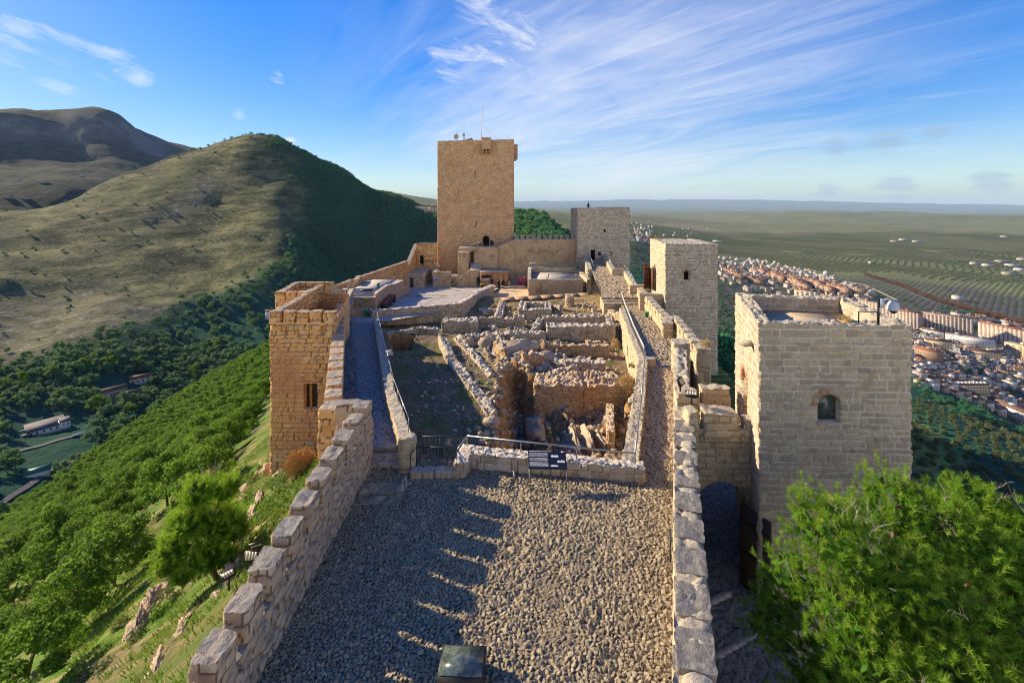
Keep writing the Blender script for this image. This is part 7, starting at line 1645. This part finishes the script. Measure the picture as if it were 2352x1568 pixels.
def road(name,pxs,w,mat,lift=.35,y0=120):
    q=[ray_ground(a,b,y0) for a,b in pxs]; q=[a for a in q if a is not None]; V=[];n=0
    P2=[]
    for a,b in zip(q[:-1],q[1:]):
        for t in np.linspace(0,1,10,endpoint=False): P2.append(a+(b-a)*t)
    P2.append(q[-1]); P2=np.array(P2)
    d=np.gradient(P2[:,:2],axis=0); d/=np.linalg.norm(d,axis=1)[:,None]+1e-9; nl=np.stack([-d[:,1],d[:,0]],1); rows=[]
    for u in (-1,-.33,.33,1): xy=P2[:,:2]+nl*w/2*u; rows.append(np.column_stack([xy,H(xy[:,0],xy[:,1])+lift]))
    V=np.stack(rows,1); k=len(P2); gid=np.arange(k*4).reshape(k,4); Q=np.stack([gid[:-1,:-1],gid[:-1,1:],gid[1:,1:],gid[1:,:-1]],-1).reshape(-1,4); o=mk(name,V.reshape(-1,3),[Q],M[mat],origin=False); o['kind']='structure'
road('town_road',[(1985,640),(2060,660),(2150,698),(2260,730),(2385,762)],9,'drive',1.2,500)
road('town_road',[(2100,880),(2180,905),(2260,945),(2360,990)],7,'asphalt',1.0,300)
road('town_road',[(2268,800),(2282,850),(2300,905)],8,'asphalt',1.0,300)
road('dirt_track',[(1900,640),(1985,655),(2060,690)],6,'sand',1.0,500)
# ------------------------------------------------------------------ the valley on the left
def villa():
    a=ray_ground(72,1008,150); c=ray_ground(100,992,150); z=c[2]+.2
    t=thing('villa',c,'long white villa with a low violet-grey roof and porch in the shaded valley','villa'); rz=.95
    ca,sa=math.cos(rz),math.sin(rz)
    def part(n,m,mt,par=t): o=m.build(n,M[mt],None); o.parent=par; return o
    t.rotation_euler=(0,0,rz); t.scale=(.66,)*3
    m=MB(); m.box((2,4,.6),(24,14,6.0)); m.box((13,0,1.4),(7,8,7.6)); part('walls',m,'white')
    m=MB(); m.add([(-10.6,-3.6,3.5),(14.6,-3.6,3.5),(14.6,11.6,6.8),(-10.6,11.6,6.8),(-10.6,-3.6,3.8),(14.6,-3.6,3.8),(14.6,11.6,7.1),(-10.6,11.6,7.1)],[(0,3,2,1),(4,5,6,7),(0,1,5,4),(1,2,6,5),(2,3,7,6),(3,0,4,7)]); rf=part('roof',m,'villaroof')
    m=MB(); m.add([(9.6,-4.4,5.2),(17,-4.4,5.2),(17,4.4,6.9),(9.6,4.4,6.9),(9.6,-4.4,5.5),(17,-4.4,5.5),(17,4.4,7.2),(9.6,4.4,7.2)],[(0,3,2,1),(4,5,6,7),(0,1,5,4),(1,2,6,5),(2,3,7,6),(3,0,4,7)]); part('wing_roof',m,'villaroof')
    for k,x in enumerate((-8,-4.5,0,4,8)): m=MB(); m.box((x,-3.05,1.9),(1.5,.12,1.3)); part('window',m,'black')
    for x in (12,14.6): m=MB(); m.box((x,-4.06,3.0),(1.2,.12,1.1)); part('window',m,'black')
    for x in (-12.8,-10.6):
        m=MB(); m.box((x,-4.5,1.2),(.3,.3,3.4)); part('porch_post',m,'white')
    m=MB(); m.box((-11.6,-3.3,3.0),(4,4,.3)); part('porch_roof',m,'villaroof')
    m=MB(); m.box((-11,7.5,2),(5,.3,4.5)); part('side_wall',m,'white')
    yard=MB(); yard.slab([tuple(c[:2]+np.array([ca*u-sa*v,sa*u+ca*v])) for u,v in ((-16,-5.4),(11,-5.4),(11,6),(-16,6))],c[2]-6,c[2]-.15); o=yard.build('forecourt',M['drive'],origin=False); o['kind']='structure'
    f=thing('white_fence',c,'white post-and-rail fence along the forecourt of the long villa','fence'); f.rotation_euler=(0,0,rz); f.scale=(.66,)*3
    for k in range(13): m=MB(); m.box((-22+3.1*k,-8,.5),(.22,.22,1.6)); part('post',m,'white',f)
    for z_ in (.5,1.0): m=MB(); m.box((-3.5,-8,z_),(37,.12,.18)); part('rail',m,'white',f)
villa()
def smallhouse(px,py,w,d,h,rz,roof,label,y0=150,mat='house'):
    q=ray_ground(px,py,y0); t=thing('house',q-[0,0,.4],label,'house'); t.rotation_euler=(0,0,rz)
    for n_,m,mt in (('walls',walls(w,d,h),mat),('roof',gable(w,d,h,1.6),roof)): o=m.build(n_,M[mt],None); o.parent=t
smallhouse(258,912,14,9,6,.9,'tile','small white house with a brown roof behind the tall valley pines',mat='house'); smallhouse(292,918,13,9,5,.75,'tile','grey gabled house right of the small white house in the valley'); smallhouse(325,878,13,10,5,.6,'tile','dim brown-roofed house among dark trees at the head of the valley')
smallhouse(88,1090,8,5,2.6,.75,'greenroof','low shed with a green sheet roof below the white villa',mat='white')
smallhouse(622,728,10,9,7,.4,'tile','white house peeping out left of the corner bastion',mat='white',y0=300)
for (px,py,l) in ((42,418,'tiny white farmhouse under the mountain, left of two'),(190,405,'tiny long white house under the mountain'),(100,420,'tiny pale house between the two farmhouses under the mountain'),(20,455,'tiny house among dark trees at the left edge under the mountain'),(60,457,'tiny red house among dark trees under the mountain')): smallhouse(px,py,15,9,6,.5,'tile',l,y0=900,mat='house')
for k,(px,py,w,h,l) in enumerate(((968,487,32,14,'pale hotel block on the wooded ridge left of the keep'),(992,492,40,17,'larger pale hotel block with a tiled roof beside the keep'))):
    q=ray_ground(px,py,500); t=thing('hotel_block',q-[0,0,1.5],l,'hotel'); t.rotation_euler=(0,0,-.1)
    for n_,m,mt in (('walls',walls(w,18,h),'paleflat'),('roof',gable(w,18,h,2.5),'tile')): o=m.build(n_,M[mt],None); o.parent=t
road('valley_road',[(30,1040),(130,1012),(205,995),(260,985)],3,'asphalt',.4,150)
road('valley_road',[(0,1160),(60,1120),(125,1075),(200,1040)],2.5,'asphalt',.4,130)
b=thing('road_wall',ray_ground(175,1000,150),'low white wall along the valley road right of the villa','wall'); q0=ray_ground(165,1004,150);q1=ray_ground(205,994,150); m=MB(); m.slab([q0[:2],q1[:2],q1[:2]+[0,.5],q0[:2]+[0,.5]],min(q0[2],q1[2])-1,max(q0[2],q1[2])+1.1); m.build('masonry',M['white'],b)
# ------------------------------------------------------------------ air, sky, sun, camera
SUN_EL,SUN_AZ=R(24.5),math.atan2(-.927,.375)          # azimuth measured from +Y towards +X
def sun_sky():
    l=bpy.data.lights.new('sun','SUN'); l.energy=SUNE; l.angle=R(.53); l.color=(1,.84,.60)
    o=bpy.data.objects.new('sun',l); COL.objects.link(o)
    d=Vector((math.sin(SUN_AZ)*math.cos(SUN_EL),math.cos(SUN_AZ)*math.cos(SUN_EL),math.sin(SUN_EL)))
    o.rotation_euler=d.to_track_quat('Z','Y').to_euler(); o.location=(-60,30,60)
    w=bpy.data.worlds.new('World'); scene.world=w; w.use_nodes=True; nt=w.node_tree
    bg=nt.nodes['Background']; bg.inputs[1].default_value=SKYS
    sky=nd(nt,'ShaderNodeTexSky',sky_type='NISHITA'); sky.sun_disc=False; sky.sun_elevation=SUN_EL; sky.sun_rotation=SUN_AZ
    sky.altitude=800; sky.air_density=1.0; sky.dust_density=.25; sky.ozone_density=2.2
    # thin cirrus drawn out by the wind, and a few small fair-weather clouds
    tc=nd(nt,'ShaderNodeTexCoord'); dirv=tc.outputs['Generated']
    s=nd(nt,'ShaderNodeSeparateXYZ'); nt.links.new(dirv,s.inputs[0])
    zz=math_(nt,'ADD',math_(nt,'MAXIMUM',s.outputs[2],0),.12)
    cv=nd(nt,'ShaderNodeCombineXYZ'); nt.links.new(math_(nt,'DIVIDE',s.outputs[0],zz),cv.inputs[0]); nt.links.new(math_(nt,'DIVIDE',s.outputs[1],zz),cv.inputs[1])
    pl=cv.outputs[0]
    rp=mapping(nt,pl,(1,1,1),(0,0,R(-128)),(0,0,0))
    n1=noise(nt,mapping(nt,rp,(.6,1.5,1),(0,0,0),(1.3,.4,0)),1.2,11,.66,1.1); n2=noise(nt,mapping(nt,rp,(.25,.8,1),(0,0,0),(5.1,2.2,0)),.9,4,.5)
    n3=noise(nt,mapping(nt,rp,(.5,5.5,1),(0,0,0),(2,7,0)),1.5,9,.66,.8)
    def D(px,py):
        v=Vector((px-CX,F,HY-py)); v.normalize(); return v
    def blob(px,py,rad,soft=1.0):
        dp=nd(nt,'ShaderNodeVectorMath',operation='DISTANCE'); nt.links.new(dirv,dp.inputs[0]); dp.inputs[1].default_value=D(px,py)
        return ramp(nt,math_(nt,'DIVIDE',dp.outputs['Value'],rad),[(0,1),(1,0)],'EASE')
    big=math_(nt,'ADD',blob(1250,170,.62),blob(1700,300,.75)); big=math_(nt,'ADD',big,math_(nt,'MULTIPLY',blob(1350,420,.5),.6))
    base=math_(nt,'ADD',math_(nt,'MULTIPLY',n1,.62),math_(nt,'MULTIPLY',n2,.55))
    f=math_(nt,'MULTIPLY',ramp(nt,math_(nt,'ADD',base,math_(nt,'MULTIPLY',big,.10)),[(.56,0),(.74,.28),(.95,.7)]),math_(nt,'MINIMUM',big,1),None,True)
    f=math_(nt,'ADD',f,math_(nt,'MULTIPLY',math_(nt,'MULTIPLY',ramp(nt,n3,[(.52,0),(.80,.32)]),math_(nt,'MINIMUM',big,1)),.8),None,True)
    pn=noise(nt,dirv,9,7,.62,.3)
    st2=noise(nt,mapping(nt,mapping(nt,dirv,(1,1,1),(0,R(-16),0)),(1,1,3.6)),7.5,10,.7,.7)
    for px,py,rad,th in ((50,105,.16,.56),(150,142,.16,.54),(240,150,.11,.50),(310,178,.07,.52),(1130,50,.30,.50),(1200,110,.26,.51),(1060,135,.26,.53),(632,172,.06,.50),(665,328,.03,.36),(550,265,.05,.55),(1500,12,.03,.5)):
        k=math_(nt,'SUBTRACT',st2,math_(nt,'MULTIPLY',math_(nt,'SUBTRACT',1,blob(px,py,rad)),.55))
        f=math_(nt,'MAXIMUM',f,ramp(nt,k,[(th-.12,0),(th+.04,.45),(th+.2,.95)]))
    # low grey flat clouds over the plain, right
    fl=noise(nt,mapping(nt,dirv,(1,1,10)),8,7,.62,.3)
    low=None
    for px,py,rad in ((2040,325,.075),(1920,336,.05),(2150,310,.05),(2060,428,.07),(2280,425,.07),(1900,440,.05)):
        k=math_(nt,'SUBTRACT',fl,math_(nt,'MULTIPLY',math_(nt,'SUBTRACT',1,blob(px,py,rad)),.5)); t=ramp(nt,k,[(.32,0),(.5,.45)])
        low=t if low is None else math_(nt,'MAXIMUM',low,t)
    hs=nd(nt,'ShaderNodeHueSaturation'); hs.inputs['Saturation'].default_value=1.5; hs.inputs['Value'].default_value=.66; hs.inputs['Hue'].default_value=.517; 
    bw=nd(nt,'ShaderNodeRGBToBW'); nt.links.new(sky.outputs[0],bw.inputs[0]); dv=nd(nt,'ShaderNodeVectorMath',operation='SCALE'); nt.links.new(sky.outputs[0],dv.inputs[0]); nt.links.new(math_(nt,'DIVIDE',1.75,math_(nt,'ADD',1,math_(nt,'MULTIPLY',bw.outputs[0],.16))),dv.inputs['Scale'])
    nt.links.new(dv.outputs[0],hs.inputs['Color'])
    c=mix(nt,f,hs.outputs[0],CLOUDC)
    c=mix(nt,low,c,LOWC)
    # an unseen cloud bank added behind the viewer to warm and brighten shaded walls
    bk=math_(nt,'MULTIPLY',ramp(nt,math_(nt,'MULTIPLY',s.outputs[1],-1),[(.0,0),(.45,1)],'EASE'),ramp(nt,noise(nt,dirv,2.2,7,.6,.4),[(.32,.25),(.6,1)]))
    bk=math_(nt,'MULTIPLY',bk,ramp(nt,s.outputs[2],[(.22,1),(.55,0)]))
    c=mix(nt,bk,c,FILLC)
    nt.links.new(c,bg.inputs[0])
def camera():
    cd=bpy.data.cameras.new('camera'); cd.sensor_width=36; cd.lens=36*F/2352; cd.shift_y=-(784-HY)/2352; cd.clip_start=.1; cd.clip_end=200000
    o=bpy.data.objects.new('camera',cd); COL.objects.link(o); o.rotation_euler=(R(90),0,0); scene.camera=o
def haze():
    m=bpy.data.materials.new('haze'); m.use_nodes=True; nt=m.node_tree; nt.nodes.remove(nt.nodes['Principled BSDF'])
    v=nd(nt,'ShaderNodeVolumePrincipled'); v.inputs['Color'].default_value=(.42,.66,1,1); v.inputs['Density'].default_value=HAZE; v.inputs['Anisotropy'].default_value=0.0
    nt.links.new(v.outputs[0],nt.nodes['Material Output'].inputs['Volume'])
    b=MB(); b.slab([(-46000,-46000),(46000,-46000),(46000,46000),(-46000,46000)],-1200,900)
    o=b.build('haze',m,origin=False); o['kind']='stuff'
SUNE,SKYS,HAZE=5.0,.13,2.6e-5
CLOUDC=(3.8,4.0,4.4); LOWC=(1.35,1.9,2.8); FILLC=(7.0,6.25,5.2)
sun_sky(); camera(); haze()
scene.view_settings.view_transform='Standard'; scene.view_settings.look='None'; scene.view_settings.exposure=EXPO if 'EXPO' in globals() else 1.0
scene.view_settings.gamma=1; scene.view_settings.use_white_balance=True; scene.view_settings.white_balance_temperature=7000; scene.view_settings.white_balance_tint=10
scene.cycles.max_bounces=6; scene.cycles.diffuse_bounces=4; scene.cycles.transparent_max_bounces=6; scene.cycles.volume_bounces=0
scene.cycles.use_denoising=True; scene.cycles.filter_width=1.0; scene.cycles.denoising_prefilter='ACCURATE'
